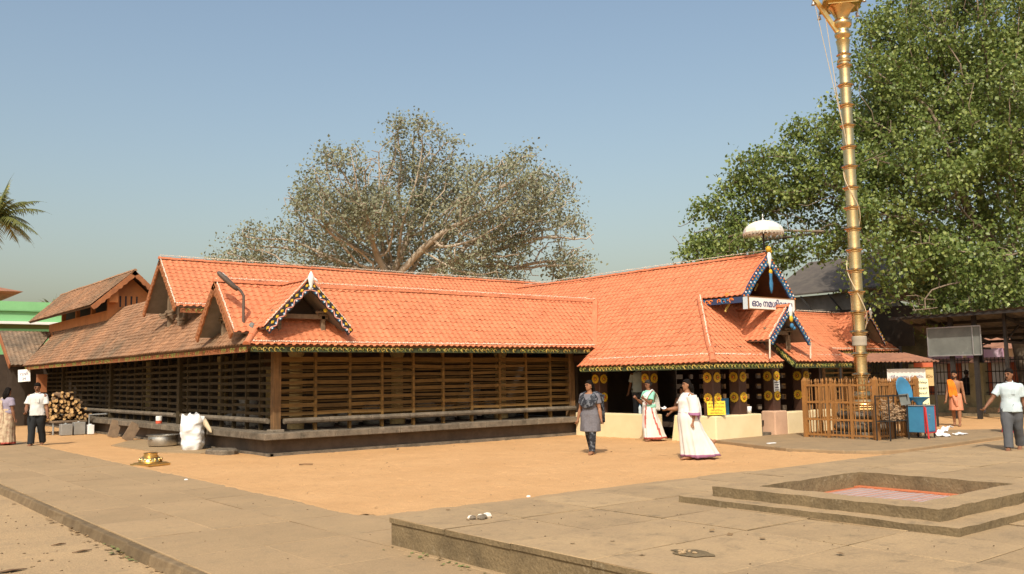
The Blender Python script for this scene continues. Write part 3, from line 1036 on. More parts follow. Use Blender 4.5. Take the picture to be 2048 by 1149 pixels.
# rafters under the eaves
raf = empty('rafters', gal)
x = 8.0
while x < 17.5:
    mb = MB(); mb.bar((x, YE + 0.12, ZE + 0.03), (x, 19.3, ZE + 1.05), 0.06, 0.08, up=(0, -1, 1)); mb.build('rafter', 'lattice_wood', raf); x += 0.62
y = 19.0
while y < 40.5:
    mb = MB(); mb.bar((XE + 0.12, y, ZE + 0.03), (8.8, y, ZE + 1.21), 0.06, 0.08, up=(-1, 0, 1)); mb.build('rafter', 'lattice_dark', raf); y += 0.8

# ------------------------------------------------------------------ gablets
def bargeboard(parent, a, b, n_out, w, matname, t=0.04, edge=None, wave=0.0, curve=0.0):
    """sloping board from a (apex) to b (foot) hanging below the verge, scalloped lower edge"""
    a, b, o = Vector(a), Vector(b), Vector(n_out).normalized()
    d = b - a; L = d.length; dn = d.normalized()
    dw = o.cross(dn)
    if dw.z > 0:
        dw = -dw
    n = 18
    top, bot = [], []
    for i in range(n + 1):
        f = i / n
        c = dw * (-curve * math.sin(f * math.pi))
        p = a + d * f + c
        top.append(p)
        bot.append(p + dw * (w * (1 + wave * math.cos(f * L / 0.13 * math.pi))))
    mb = MB()
    vs = []
    for p, q in zip(top, bot):
        vs += [p, q, p + o * t, q + o * t]
    fs = []
    for i in range(n):
        k = i * 4
        fs += [(k, k + 1, k + 5, k + 4), (k + 2, k + 6, k + 7, k + 3), (k, k + 4, k + 6, k + 2), (k + 1, k + 3, k + 7, k + 5)]
    fs += [(0, 2, 3, 1), (n * 4, n * 4 + 1, n * 4 + 3, n * 4 + 2)]
    mb.add(vs, fs)
    ob = mb.build('bargeboard', matname, parent)
    return ob, a + o * t, d, dw

def disc(mb, c, n_out, r, th, mi=0, n=10, ry=None):
    c, o = Vector(c), Vector(n_out).normalized()
    x = o.orthogonal().normalized()
    if abs(o.z) < 0.9:
        x = Vector((0, 0, 1)).cross(o).normalized()
    y = o.cross(x)
    ry = ry or r
    vs = [c + x * (r * math.cos(2 * math.pi * k / n)) + y * (ry * math.sin(2 * math.pi * k / n)) for k in range(n)]
    vs += [p + o * th for p in vs]
    mb.add(vs, [tuple(range(n, 2 * n))] + [(k, (k + 1) % n, (k + 1) % n + n, k + n) for k in range(n)], mi)

def rhomb(mb, c, o, d, w, l, h, mi):
    c, o, d, w = Vector(c), Vector(o), Vector(d), Vector(w)
    vs = [c + d * l, c + w * h, c - d * l, c - w * h]
    vs += [p * 0.7 + c * 0.3 + o * 0.012 for p in vs]
    mb.add(vs, [(4, 5, 6, 7)] + [(k, (k + 1) % 4, (k + 1) % 4 + 4, k + 4) for k in range(4)], mi)

def gable(building, apex, out, hw, drop, back, boardmat, style, tilemat='tile_orange', ridgemat='ridge_clay', name='gablet',
          bw=0.16, limit=0, finial=True, ropes=True, soffit='soffit_grey', slopes=(1, -1), post_in=0.4, panel=True, fin_dz=0.02):
    """small gabled roof on the slope: two tiled planes, carved boards, soffits, posts and tie beams"""
    g = empty(name, building)
    A = Vector(apex); o = Vector(out).normalized()
    r = Vector((0, 0, 1)).cross(o).normalized()          # viewer's right when looking at the gable is +r
    tl = Tiling(g, tilemat)
    dk = MB()
    for s in slopes:
        foot = A + r * (s * hw) + Vector((0, 0, -drop))
        pts = [foot, A, A - o * back, foot - o * back]
        tl.slope(pts, o, A - foot, origin=foot, lift=0.03)
        nrm = (A - foot).cross(o).normalized()
        if nrm.z < 0:
            nrm = -nrm
        dk.prism([p + o * (-0.03 if i < 2 else 0) for i, p in enumerate(pts)], -nrm * 0.035)
    dk.build('soffit', soffit, g)
    tl.finish(limit=limit)
    for s in (1, -1):
        foot = A + r * (s * (hw + 0.02)) + Vector((0, 0, -drop - 0.02))
        ob, a0, d, dw = bargeboard(g, A + Vector((0, 0, 0.02)), foot, o, bw, boardmat, wave=0.07 if style != 'brown' else 0.12, curve=0.03)
        L = d.length; dn = d.normalized()
        mb = MB()
        def at(f, q):
            return a0 + d * f - dw * (0.03 * math.sin(f * math.pi)) + dw * (bw * q)
        if style == 'diamond':
            n = 9
            for i in range(n):
                f = 0.10 + 0.86 * i / (n - 1)
                rhomb(mb, at(f, 0.24), o, dn, dw, 0.05, 0.034, 0)
            m2 = 40
            pts = [at(0.06 + 0.92 * i / m2, 0.70 + 0.20 * math.sin(i / m2 * 2 * math.pi * 5.0)) + o * 0.004 for i in range(m2 + 1)]
            mb.tube(pts, 0.013, n=4, mi=1)
            for i in range(10):
                f = 0.10 + 0.86 * i / 9.5
                disc(mb, at(f, 0.70), o, 0.034, 0.010, 2, n=8)
                disc(mb, at(f, 0.70) + o * 0.010 + dn * 0.008, o, 0.018, 0.006, 3, n=6)
            mb.build('painted_carving', ['paint_yellow', 'paint_pink', 'paint_blue', 'paint_white'], ob, kind='stuff', fix=False)
        elif style == 'flower':
            n = max(6, int(L / 0.105))
            for i in range(n):
                f = 0.06 + 0.92 * i / (n - 1)
                disc(mb, at(f, 0.14), o, 0.020, 0.012, 2 if i % 3 == 0 else 1, n=7)
                for k in range(5):
                    an = 2 * math.pi * k / 5 + i
                    disc(mb, at(f, 0.62) + dn * (0.034 * math.cos(an)) + dw * (0.034 * math.sin(an)), o, 0.019, 0.010, 0, n=5)
                disc(mb, at(f, 0.62), o, 0.018, 0.018, (1, 3, 2)[i % 3], n=6)
            mb.build('painted_carving', ['paint_blue', 'paint_orange', 'paint_white', 'paint_yellow'], ob, kind='stuff', fix=False)
        else:
            n = max(4, int(L / 0.12))
            for i in range(n):
                f = 0.05 + 0.92 * i / (n - 1)
                disc(mb, at(f, 0.5), o, 0.036, 0.012, 0, n=6)
            mb.build('carved_studs', ['board_brown'], ob, kind='stuff', fix=False)
    if finial:
        mb = MB()
        c = A + o * 0.06 + Vector((0, 0, fin_dz))
        mb.loft([[c + r * (w * math.cos(t)) + o * (w * 0.6 * math.sin(t)) + Vector((0, 0, z)) for t in [2 * math.pi * k / 8 for k in range(8)]]
                 for w, z in ((0.005, -0.24), (0.035, -0.14), (0.065, -0.02), (0.08, 0.05), (0.05, 0.12), (0.01, 0.19))])
        for s in (1, -1):
            mb.loft([[c + r * (s * (0.05 + q * 0.12)) + r * (w * math.cos(t)) + o * (w * 0.5 * math.sin(t)) + Vector((0, 0, 0.05 - q * 0.09 + w * 0.5 * math.sin(t + 1))) for t in [2 * math.pi * k / 6 for k in range(6)]]
                     for q, w in ((0, 0.03), (0.5, 0.035), (1, 0.012))])
        mb.build('finial', 'paint_white' if style != 'brown' else 'board_brown', g, smooth=True)
    ridge_run(g, A - Vector((0, 0, -0.05)) + o * 0.02, A - o * back + Vector((0, 0, 0.05)), ridgemat, r=0.075)
    if ropes:
        for s in slopes:
            foot = A + r * (s * hw) + Vector((0, 0, -drop))
            rope_run(g, [A + o * -0.02 + Vector((0, 0, 0.10)), foot - o * 0.02 + Vector((0, 0, 0.07))], r=0.02, step=0.05)
    # timber inside: posts, tie beam, carved heads
    pb = A - o * post_in
    for s in (0.38, -0.38):
        p = pb + r * (s * hw * 1.35)
        mb = MB()
        ztop = A.z - drop * abs(s) * 1.35 - 0.05
        zb = A.z - drop - 0.22
        mb.bar(Vector((p.x, p.y, zb)), Vector((p.x, p.y, ztop)), 0.09, 0.09)
        mb.build('gable_post', 'old_timber', g, bevel=0.006)
        mb = MB()
        q = Vector((p.x, p.y, A.z - drop * 0.62)) + o * 0.05
        mb.bar(q - r * 0.16 + Vector((0, 0, 0)), q + r * 0.16, 0.07, 0.05)
        mb.bar(q - r * 0.13 + Vector((0, 0, -0.06)), q + r * 0.13 + Vector((0, 0, -0.06)), 0.06, 0.035)
        mb.ball(q - r * 0.17, 0.035, n=6, m=4); mb.ball(q + r * 0.17, 0.035, n=6, m=4)
        mb.build('carved_bracket', 'old_timber', g)
    mb = MB(); mb.bar(pb - r * (hw * 0.62) + Vector((0, 0, -drop * 0.62 - 0.10)), pb + r * (hw * 0.62) + Vector((0, 0, -drop * 0.62 - 0.10)), 0.09, 0.1)
    mb.build('tie_beam', 'old_timber', g)
    # boarded wall behind
    pb = A - o * (post_in + 0.30)
    mb = MB(); mb.prism([pb + Vector((0, 0, -0.12)), pb + r * (hw * 0.9) + Vector((0, 0, -drop * 1.0)), pb + r * (hw * 0.9) + Vector((0, 0, -drop - 0.3)), pb - r * (hw * 0.9) + Vector((0, 0, -drop - 0.3)), pb - r * (hw * 0.9) + Vector((0, 0, -drop))], -o * 0.04)
    mb.build('gable_wall', 'hall_dark' if style != 'brown' else 'soffit_grey', g)
    if panel:
        pw = pb + o * 0.02
        mb = MB(); mb.prism([pw + r * (-0.30 * hw) + Vector((0, 0, -drop * 0.66)), pw + r * (0.32 * hw) + Vector((0, 0, -drop * 0.66)), pw + r * (0.32 * hw) + Vector((0, 0, -drop - 0.15)), pw + r * (-0.30 * hw) + Vector((0, 0, -drop - 0.15))], o * 0.02)
        mb.build('white_panel', 'paint_white', g)
    return g

g3 = gable(gal, (8.87, 18.11, 3.785), (0, -1, 0), 1.02, 1.04, 1.6, 'board_black', 'diamond', panel=True, post_in=0.42)
mb = MB()
for s in (-0.55, 0.42):
    disc(mb, (8.87 + s, 18.20, 3.785 - abs(s) * 1.0 - 0.20), (0, -1, 0), 0.045, 0.02, 0, n=8)
mb.build('yellow_boss', 'paint_yellow', g3)
g2 = gable(gal, (7.33, YR, ZR + 0.01), (-1, 0, 0), 1.07, 1.13, 1.55, 'board_brown', 'brown', post_in=0.42, panel=False, finial=False)

# ------------------------------------------------------------------ inner hall behind the gallery
inner = thing('inner_hall', 'inner hall roof rising behind the gallery, brown gable at its end', 'temple hall', (8.3, 24.8, 0.0))
RI, ZI = 24.82, 4.92
ir = empty('roof', inner)
dk = MB()
ipts = [(7.78, 23.5, 3.60), (21.3, 23.5, 3.60), (21.3, RI, ZI), (7.78, RI, ZI)]
deck(dk, ipts); deck(dk, [(7.78, RI, ZI), (21.3, RI, ZI), (21.3, 26.14, 3.60), (7.78, 26.14, 3.60)])
dk.build('roof_deck', 'soffit_grey', ir)
tl = Tiling(ir, 'tile_orange')
tl.slope(ipts, (1, 0, 0), (0, 1, 1), origin=ipts[0])
tl.slope([(7.78, RI, ZI), (7.78, 26.14, 3.6), (9.5, 26.14, 3.6), (9.5, RI, ZI)], (1, 0, 0), (0, -1, 1), origin=(7.78, 26.14, 3.6), seen=False)
tl.finish()
ridge_run(ir, (7.75, RI, ZI + 0.05), (21.2, RI, ZI + 0.05))
rope_run(ir, [(7.75, RI - 0.05, ZI + 0.135), (21.2, RI - 0.05, ZI + 0.135)])
rope_run(ir, [(7.76, RI, ZI + 0.11), (7.76, 23.5, 3.68)], r=0.022)
rope_run(ir, [(7.78, 23.5, 3.67), (10.5, 23.5, 3.67)], r=0.02)
gw = empty('end_gable', inner)
for s in (1, -1):
    bb, a0, d, dw = bargeboard(gw, (7.78, RI, ZI + 0.03), (7.78, RI - s * 1.36, ZI - 1.36), (-1, 0, 0), 0.16, 'board_brown', wave=0.12, curve=0.03)
    mb = MB()
    for i in range(15):
        disc(mb, a0 + d * (0.05 + 0.92 * i / 14) + dw * 0.08, (-1, 0, 0), 0.036, 0.012, 0, n=6)
    mb.build('carved_studs', 'board_brown', bb, kind='stuff', fix=False)
for (y, zt) in ((24.15, 4.1), (24.55, 4.45), (25.4, 4.2)):
    mb = MB(); mb.bar((8.25, y, 2.9), (8.25, y, zt), 0.12, 0.12); mb.build('gable_post', 'old_timber', gw, bevel=0.008)
for (y, z) in ((24.4, 4.15), (25.0, 4.2), (24.95, 3.55), (25.5, 3.5), (24.1, 3.3)):
    mb = MB(); mb.bar((8.12, y - 0.22, z), (8.12, y + 0.22, z), 0.08, 0.06); mb.bar((8.12, y - 0.15, z - 0.08), (8.12, y + 0.15, z - 0.08), 0.07, 0.05)
    mb.ball((8.1, y - 0.24, z + 0.01), 0.05, n=6, m=4); mb.ball((8.1, y + 0.24, z + 0.01), 0.05, n=6, m=4)
    mb.build('carved_bracket', 'old_timber', gw)
mb = MB(); mb.prism([(8.6, RI, ZI - 0.15), (8.6, 23.75, 3.7), (8.6, 23.75, 2.6), (8.6, 25.95, 2.6), (8.6, 25.95, 3.7)], (0.05, 0, 0)); mb.build('gable_wall', 'soffit_grey', gw)
mb = MB(); mb.box(8.55, 21, 23.85, 24.0, 2.6, 3.95); mb.build('inner_wall', 'old_timber', inner)
fascia(inner, (7.9, 23.54, 3.60), (11.0, 23.54, 3.60), 0.12, (0, -1, 0), 'board_brown', ('board_brown', 'motif_olive'))

# ------------------------------------------------------------------ wing beyond the entrance hall
wing = thing('temple_wing', 'far tiled wing of the temple behind the golden pole', 'temple', (28.0, 19.0, 0.0))
wr = empty('roof', wing)
XR = 33.89
wpts = [(21.6, YE, ZE), (XR, YE, ZE), (XR - 1.4, YR, ZR), (20.6, YR, ZR)]
dk = MB(); deck(dk, wpts); deck(dk, [(XR, YE, ZE), (XR, 26, ZE), (XR - 1.4, 25, ZR), (XR - 1.4, YR, ZR)])
dk.build('roof_deck', 'deck_wood', wr)
tl = Tiling(wr, 'tile_orange')
tl.slope(wpts, (1, 0, 0), (0, 1, 1), origin=(XE, YE, ZE))
tl.finish(limit=220)
ridge_run(wr, (21.0, YR, ZR + 0.05), (32.2, YR, ZR + 0.05))
rope_run(wr, [(21.0, YR - 0.06, ZR + 0.135), (32.0, YR - 0.06, ZR + 0.135)])
rope_run(wr, [(23.0, YE - 0.01, ZE + 0.08), (XR - 0.1, YE - 0.01, ZE + 0.08)], r=0.02)
fascia(wing, (22.0, YE + 0.05, ZE + 0.02), (XR - 0.1, YE + 0.05, ZE + 0.02), 0.115, (0, -1, 0))
gable(wing, (31.62, 18.1, ZR), (0, -1, 0), 1.06, 1.08, 1.6, 'board_black', 'diamond', post_in=0.42)
mb = MB(); mb.box(22.8, 33.2, 18.9, 19.1, -0.1, 0.5); mb.build('plinth', 'stone', wing)
for x in np.arange(23.0, 33.3, 1.15):
    mb = MB(); mb.box(x - 0.07, x + 0.07, 19.0, 19.14, 0.5, 2.4); mb.build('wing_post', 'post_wood', wing)
for z in ZS_:
    mb = MB(); mb.box(23.0, 33.2, 19.04, 19.08, z - 0.03, z + 0.03); mb.build('slat', 'lattice_wood', wing)
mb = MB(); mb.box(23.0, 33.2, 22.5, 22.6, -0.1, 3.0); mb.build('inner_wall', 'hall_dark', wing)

# ------------------------------------------------------------------ entrance hall
ent = thing('entrance_hall', 'open entrance hall with steep orange tiled roof and painted blue gables', 'temple hall', (17.3, 14.0, 0.0))
XL, YF, ZL = 16.87, 13.60, 1.88
XB, YB, ZB = 17.50, 14.23, 2.35
HX, HY, HZ = 18.74, 15.47, 3.57
GY, GZ = 14.12, 4.67
XRr = 2 * RX - XL; XBr = 2 * RX - XB; HXr = 2 * RX - HX
er = empty('roof', ent)
dk = MB()
pl_flare = [(XL, YF, ZL), (XL, YE, ZL), (XB, YE, ZB), (XB, YB, ZB)]
pl_low = [(XB, YB, ZB), (XB, 24.6, ZB), (HX, 24.6, HZ), (HX, HY, HZ)]
pl_up = [(HX, GY, HZ), (HX, 24.6, HZ), (RX, 24.6, GZ), (RX, GY, GZ)]
for p in (pl_flare, pl_low, pl_up):
    deck(dk, p, 0.04)
    deck(dk, [(2 * RX - x, y, z) for x, y, z in p], 0.04)
GL, GR = 19.62, 20.14                        # open notch over the entrance
f_l = [(XL, YF, ZL), (GL, YF, ZL), (GL, YB, ZB), (XB, YB, ZB)]
f_r = [(GR, YF, ZL), (XRr, YF, ZL), (XBr, YB, ZB), (GR, YB, ZB)]
zt = lambda y: ZB + (y - YB) * (HZ - ZB) / (HY - YB)
YN = 14.75
f_l2 = [(XB, YB, ZB), (GL, YB, ZB), (GL, YN, zt(YN)), (XB + (YN - YB), YN, zt(YN))]
f_r2 = [(GR, YB, ZB), (XBr, YB, ZB), (XBr - (YN - YB), YN, zt(YN)), (GR, YN, zt(YN))]
f_t = [(XB + (YN - YB), YN, zt(YN)), (XBr - (YN - YB), YN, zt(YN)), (HXr, HY, HZ), (HX, HY, HZ)]
for p in (f_l, f_r, f_l2, f_r2, f_t):
    deck(dk, p, 0.04)
dk.build('roof_deck', 'deck_wood', er)
tl = Tiling(er, 'tile_orange')
vf, vs_ = (XB - XL, 0, ZB - ZL), (HX - XB, 0, HZ - ZB)
tl.slope(pl_flare, (0, -1, 0), vf, origin=(XL, YF, ZL))
tl.slope(pl_low, (0, -1, 0), vs_, origin=(XB, YF, ZB))
tl.slope(pl_up, (0, -1, 0), vs_, origin=(XB, YF, ZB))
for p in (f_l, f_r):
    tl.slope(p, (1, 0, 0), (0, YB - YF, ZB - ZL), origin=(XL, YF, ZL))
for p in (f_l2, f_r2, f_t):
    tl.slope(p, (1, 0, 0), (0, HY - YB, HZ - ZB), origin=(XL, YB, ZB))
mir = lambda p: [(2 * RX - x, y, z) for x, y, z in p]
tl.slope(mir(pl_flare), (0, 1, 0), (-(XB - XL), 0, ZB - ZL), origin=(XRr, YF, ZL), seen=False)
tl.slope(mir(pl_low), (0, 1, 0), (-(HX - XB), 0, HZ - ZB), origin=(XBr, YF, ZB), seen=False)
tl.slope(mir(pl_up), (0, 1, 0), (-(HX - XB), 0, HZ - ZB), origin=(XBr, YF, ZB), seen=False)
tl.finish()
for s in (1, -1):
    fx = lambda x: RX + (x - RX) * s
    ridge_run(er, (fx(XL), YF, ZL + 0.04), (fx(XB), YB, ZB + 0.05), r=0.08)
    ridge_run(er, (fx(XB), YB, ZB + 0.05), (fx(HX) - 0.02 * s, HY, HZ + 0.05), r=0.08)
ridge_run(er, (RX, GY + 0.05, GZ + 0.05), (RX, 24.5, GZ + 0.05))
rope_run(er, [(RX - 0.06, GY, GZ + 0.13), (RX - 0.06, 24.0, GZ + 0.13)], r=0.013)
rope_run(er, [(HX, HY, HZ + 0.14), (XB + 0.02, YB + 0.02, ZB + 0.14), (XL + 0.22, YF + 0.2, ZL + 0.23)], r=0.018)
rope_run(er, [(XL + 0.20, 18.0, ZL + 0.20), (XL + 0.22, YF + 0.2, ZL + 0.22), (GL - 0.3, YF + 0.22, ZL + 0.20)], r=0.018)
rope_run(er, [(GR + 0.5, YF + 0.2, ZL + 0.20), (XRr - 0.3, YF + 0.2, ZL + 0.20)], r=0.016)
# cover flashing along the valley against the gallery
mb = MB(); mb.tube([(XB + 0.02, YE + 0.05, ZB + 0.05), (18.9, YR, ZR + 0.06)], 0.10, n=8); mb.build('valley_mortar', 'ridge_clay', er)
# eave boards
EB = 0.125
fascia(ent, (XL + 0.04, YE - 0.02, ZL + 0.03), (XL + 0.04, YF + 0.04, ZL + 0.03), EB, (-1, 0, 0))
fascia(ent, (XL + 0.05, YF + 0.04, ZL + 0.03), (GL - 0.02, YF + 0.04, ZL + 0.03), EB, (0, -1, 0))
fascia(ent, (GR + 0.02, YF + 0.04, ZL + 0.03), (XRr - 0.05, YF + 0.04, ZL + 0.03), EB, (0, -1, 0))
fascia(ent, (GR - 0.015, YN, zt(YN) + 0.03), (GR - 0.015, YF + 0.03, ZL + 0.05), 0.13, (-1, 0, 0))
# big gable over the entrance
bg = empty('main_gable', ent)
for s in (1, -1):
    foot = (RX - s * (RX - HX + 0.02), GY, HZ)
    bb, a0, d, dw = bargeboard(bg, (RX, GY, GZ + 0.02), foot, (0, -1, 0), 0.20, 'paint_navy', wave=0.06, curve=0.05)
    mb = MB(); L = d.length; dn = d.normalized(); n = 14
    for i in range(n):
        f = 0.05 + 0.93 * i / (n - 1)
        p = lambda q: a0 + d * f - dw * (0.05 * math.sin(f * math.pi)) + dw * (0.20 * q)
        disc(mb, p(0.15), (0, -1, 0), 0.026, 0.014, 2 if i % 3 == 0 else 1, n=8)
        for k in range(5):
            an = 2 * math.pi * k / 5 + i
            disc(mb, p(0.64) + dn * (0.042 * math.cos(an)) + dw * (0.042 * math.sin(an)), (0, -1, 0), 0.024, 0.012, 0, n=5)
        disc(mb, p(0.64), (0, -1, 0), 0.022, 0.02, (1, 3, 2)[i % 3], n=6)
    mb.build('painted_carving', ['paint_blue', 'paint_orange', 'paint_white', 'paint_yellow'], bb, kind='stuff', fix=False)
    # short eave of the gable returning to the hip
    xx = RX - s * (RX - HX)
    fo = fascia(bg, (xx, HY - 0.05, HZ + 0.03), (xx, GY, HZ + 0.03), 0.15, (-s, 0, 0), 'paint_navy', ('paint_orange', 'paint_blue'))
mb = MB(); mb.prism([(HX + 0.1, HY - 0.05, HZ - 0.05), (HXr - 0.1, HY - 0.05, HZ - 0.05), (RX, HY - 0.05, GZ - 0.15)], (0, 0.05, 0)); mb.build('gable_wall', 'hall_dark', bg)
mb = MB(); mb.bar((HX + 0.1, HY - 0.45, HZ + 0.02), (HXr - 0.1, HY - 0.45, HZ + 0.02), 0.1, 0.12); mb.build('tie_beam', 'hall_dark', bg)
c = Vector((RX, GY - 0.07, GZ))
mb = MB(); mb.loft([[c + Vector((w * math.cos(t), w * 0.6 * math.sin(t), z)) for t in [2 * math.pi * k / 10 for k in range(10)]] for w, z in ((0.008, -0.36), (0.05, -0.22), (0.075, -0.04), (0.06, 0.04), (0.02, 0.10))])
mb.build('finial', 'paint_white', bg, smooth=True)
mb = MB(); mb.ball(c + Vector((-0.02, 0, 0.16)), (0.09, 0.07, 0.085), n=10, m=6); mb.ball(c + Vector((0.06, 0, 0.10)), 0.045, n=8, m=5); mb.build('finial_knob', 'paint_yellow', bg, smooth=True)
mb = MB(); mb.loft([[c + Vector((w * math.cos(t), w * 0.5 * math.sin(t) - 0.02, z)) for t in [2 * math.pi * k / 8 for k in range(8)]] for w, z in ((0.02, -1.0), (0.055, -0.9), (0.075, -0.75), (0.05, -0.62), (0.06, -0.5), (0.03, -0.38))])
mb.build('pendant', 'paint_blue', bg, smooth=True)
mb = MB(); mb.ball(c + Vector((0, -0.02, -0.44)), (0.06, 0.04, 0.075), n=8, m=5); mb.build('pendant_boss', 'paint_yellow', bg, smooth=True)
# yellow painted serpents carved on the brackets
def serpent(p, s, fl=1):
    mb = MB()
    pts = []
    for k in range(15):
        t = k / 14
        pts.append(Vector(p) + Vector((fl * s * (0.55 * math.sin(t * 5.6) + 0.1 * t), -0.02 * t, s * (0.9 - 1.6 * t + 0.35 * math.sin(t * 6.3)))))
    mb.tube(pts, [s * 0.06 + s * 0.10 * math.sin(min(1, k / 11) * math.pi) for k in range(15)], n=6)
    return mb.build('serpent_bracket', 'motif_yellow', bg, smooth=True)
serpent((18.95, 14.75, 3.42), 0.28)
serpent((19.5, 14.9, 4.0), 0.22, -1)
serpent((20.4, 14.9, 4.0), 0.22)
mb = MB(); mb.ball((18.78, 14.6, 3.62), (0.1, 0.06, 0.07), n=7, m=5); mb.build('carved_head', 'paint_orange', bg)
# small gable in front
sg = gable(ent, (RX, 13.55, 3.26), (0, -1, 0), 0.85, 0.83, 1.55, 'paint_navy', 'flower', bw=0.14, ropes=True, post_in=0.35, panel=False, name='front_gablet', fin_dz=-0.10)
mb = MB(); mb.ball((RX, 13.48, 2.98), (0.07, 0.04, 0.09), n=9, m=6); mb.build('gold_boss', 'paint_yellow', sg, smooth=True)
mb = MB(); mb.ball((RX, 13.47, 2.80), (0.06, 0.05, 0.07), n=8, m=5); mb.ball((RX + 0.08, 13.47, 2.74), (0.06, 0.05, 0.05), n=8, m=5); mb.build('blue_carving', 'paint_blue', sg, smooth=True)
for s in (1, -1):
    mb = MB(); mb.tube([(RX + s * 0.87, 13.53, 2.46), (RX + s * 0.87, 13.55, 1.98)], 0.022, n=6); mb.build('cable_drop', 'rope_light', sg)

# low walls
wl = empty('low_walls', ent)
WX, WY, WH = 17.35, 13.98, 0.62
def wall_run(pts, name, matname='lime_wall', h=WH):
    mb = MB(); mb.prism([(x, y, -0.1) for x, y in pts], (0, 0, h + 0.1)); return mb.build(name, matname, wl, bevel=0.03)
wall_run([(WX, 15.93), (WX + 0.3, 15.93), (WX + 0.3, 18.9), (WX, 18.9)], 'low_wall')
wall_run([(WX, WY), (19.15, WY), (19.15, WY + 0.3), (WX + 0.3, WY + 0.3), (WX + 0.3, 15.25), (WX, 15.25)], 'low_wall')
wall_run([(20.22, WY), (22.4, WY), (22.4, WY + 0.3), (20.22, WY + 0.3)], 'low_wall')
wall_run([(19.66, WY - 0.02), (20.2, WY - 0.02), (20.2, WY + 0.4), (19.66, WY + 0.4)], 'gate_pier', 'pink_stone', 0.66)
mb = MB(); mb.prism([(WX - 0.02, 15.24, -0.05), (WX - 0.02, 15.36, -0.05), (WX - 0.02, 15.24, 0.62)], (0.25, 0, 0)); mb.build('buttress', 'lime_wall', wl)
mb = MB(); mb.prism([(WX - 0.02, 15.94, -0.05), (WX - 0.02, 15.80, -0.05), (WX - 0.02, 15.94, 0.62)], (0.25, 0, 0)); mb.build('buttress', 'lime_wall', wl)
mb = MB(); mb.box(WX + 0.32, 22.4, WY + 0.32, 24, 0.30, 0.42); mb.build('hall_floor', 'hall_dark', ent)
mb = MB()
for i in range(3):
    mb.box(19.17, 19.64, WY + 0.1 + i * 0.25, WY + 0.36 + i * 0.25, -0.05, 0.13 * (i + 1))
mb.build('entrance_steps', 'stone', ent)

# pillars with painted medallions
def pillar(x, y):
    p = empty('pillar', ent)
    mb = MB(); mb.box(x - 0.15, x + 0.15, y - 0.15, y + 0.15, 0.40, 2.3); mb.build('shaft', 'pillar_brown', p, bevel=0.015)
    for z in (1.54, 1.04):
        for (c, o) in (((x - 0.15, y, z), (-1, 0, 0)), ((x, y - 0.15, z), (0, -1, 0))):
            mb = MB()
            disc(mb, c, o, 0.118, 0.02, 0, n=20)
            oo = Vector(o)
            for k in range(12):
                a = 2 * math.pi * k / 12
                t = Vector((0, 0, 1)).cross(oo).normalized()
                disc(mb, Vector(c) + oo * 0.014 + t * (0.105 * math.cos(a)) + Vector((0, 0, 0.105 * math.sin(a))), o, 0.024, 0.012, 0, n=6)
            disc(mb, Vector(c) + oo * 0.020, o, 0.060, 0.008, 1, n=14)
            disc(mb, Vector(c) + oo * 0.028, o, 0.040, 0.012, 0, n=12)
            disc(mb, Vector(c) + oo * 0.040, o, 0.022, 0.012, 2, n=8)
            mb.build('medallion', ['paint_yellow', 'ink_brown', 'paint_red'], p, fix=False)
    return p
for (x, y) in ((17.55, 18.10), (17.55, 16.25), (17.55, 14.22), (18.55, 14.22), (20.05, 14.30), (21.25, 14.22)):
    pillar(x, y)
mb = MB(); mb.box(17.4, 22.3, 14.10, 14.28, 2.02, 2.2); mb.box(17.42, 17.6, 14.29, 19, 2.02, 2.2); mb.build('hall_beam', 'pillar_brown', ent)
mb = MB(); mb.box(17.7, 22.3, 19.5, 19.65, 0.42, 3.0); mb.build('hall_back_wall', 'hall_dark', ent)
# pierced screen at the far side of the hall
ps = empty('pierced_screen', ent)
for y in np.arange(14.4, 19.4, 0.42):
    mb = MB(); mb.box(22.2, 22.28, y - 0.12, y + 0.12, 0.42, 2.4); mb.build('screen_post', 'pillar_brown', ps)
for z in np.arange(0.5, 2.3, 0.30):
    mb = MB(); mb.box(22.21, 22.27, 14.3, 19.4, z - 0.08, z + 0.08); mb.build('screen_rail', 'pillar_brown', ps)

# name board on the gable
nb = thing('name_board', 'white name board with dark Malayalam lettering under the main gable', 'sign', (19.65, 13.88, 3.37))
mb = MB(); mb.box(18.68, 20.62, 13.88, 14.0, 3.23, 3.53); mb.build('board', 'paint_white', nb)
mb = MB(); ring_z = ((18.665, 20.635, 3.215, 3.235), (18.665, 20.635, 3.525, 3.545))
for x0, x1, z0, z1 in ring_z:
    mb.box(x0, x1, 13.87, 14.01, z0, z1)
mb.box(18.66, 18.682, 13.868, 14.012, 3.236, 3.524); mb.box(20.618, 20.64, 13.868, 14.012, 3.236, 3.524)
mb.build('board_frame', 'ink_brown', nb)
mb = MB(); mb.prism([(18.655, 13.9, 3.22), (18.655, 13.9, 3.53), (18.655, 14.04, 3.53), (18.655, 14.04, 3.22)], (0.004, 0, 0)); mb.build('side_panel', 'shirt_blue', nb)
me = text_mesh('ഓം നമശിവായ', 0.25, 0.004, 'ink_blue', 'lettering')
o = link('lettering', me); adopt(o, nb)
xs = [v.co.x for v in me.vertices]; ys2 = [v.co.y for v in me.vertices]
sx = 1.70 / (max(xs) - min(xs)); sy = 0.20 / (max(ys2) - min(ys2))
M = frame((19.65 - sx * (max(xs) + min(xs)) / 2, 13.872, 3.395 - sy * (max(ys2) + min(ys2)) / 2), (1, 0, 0), (0, 0, 1))
o.matrix_basis = M @ Matrix.Diagonal((sx, sy, 1, 1))

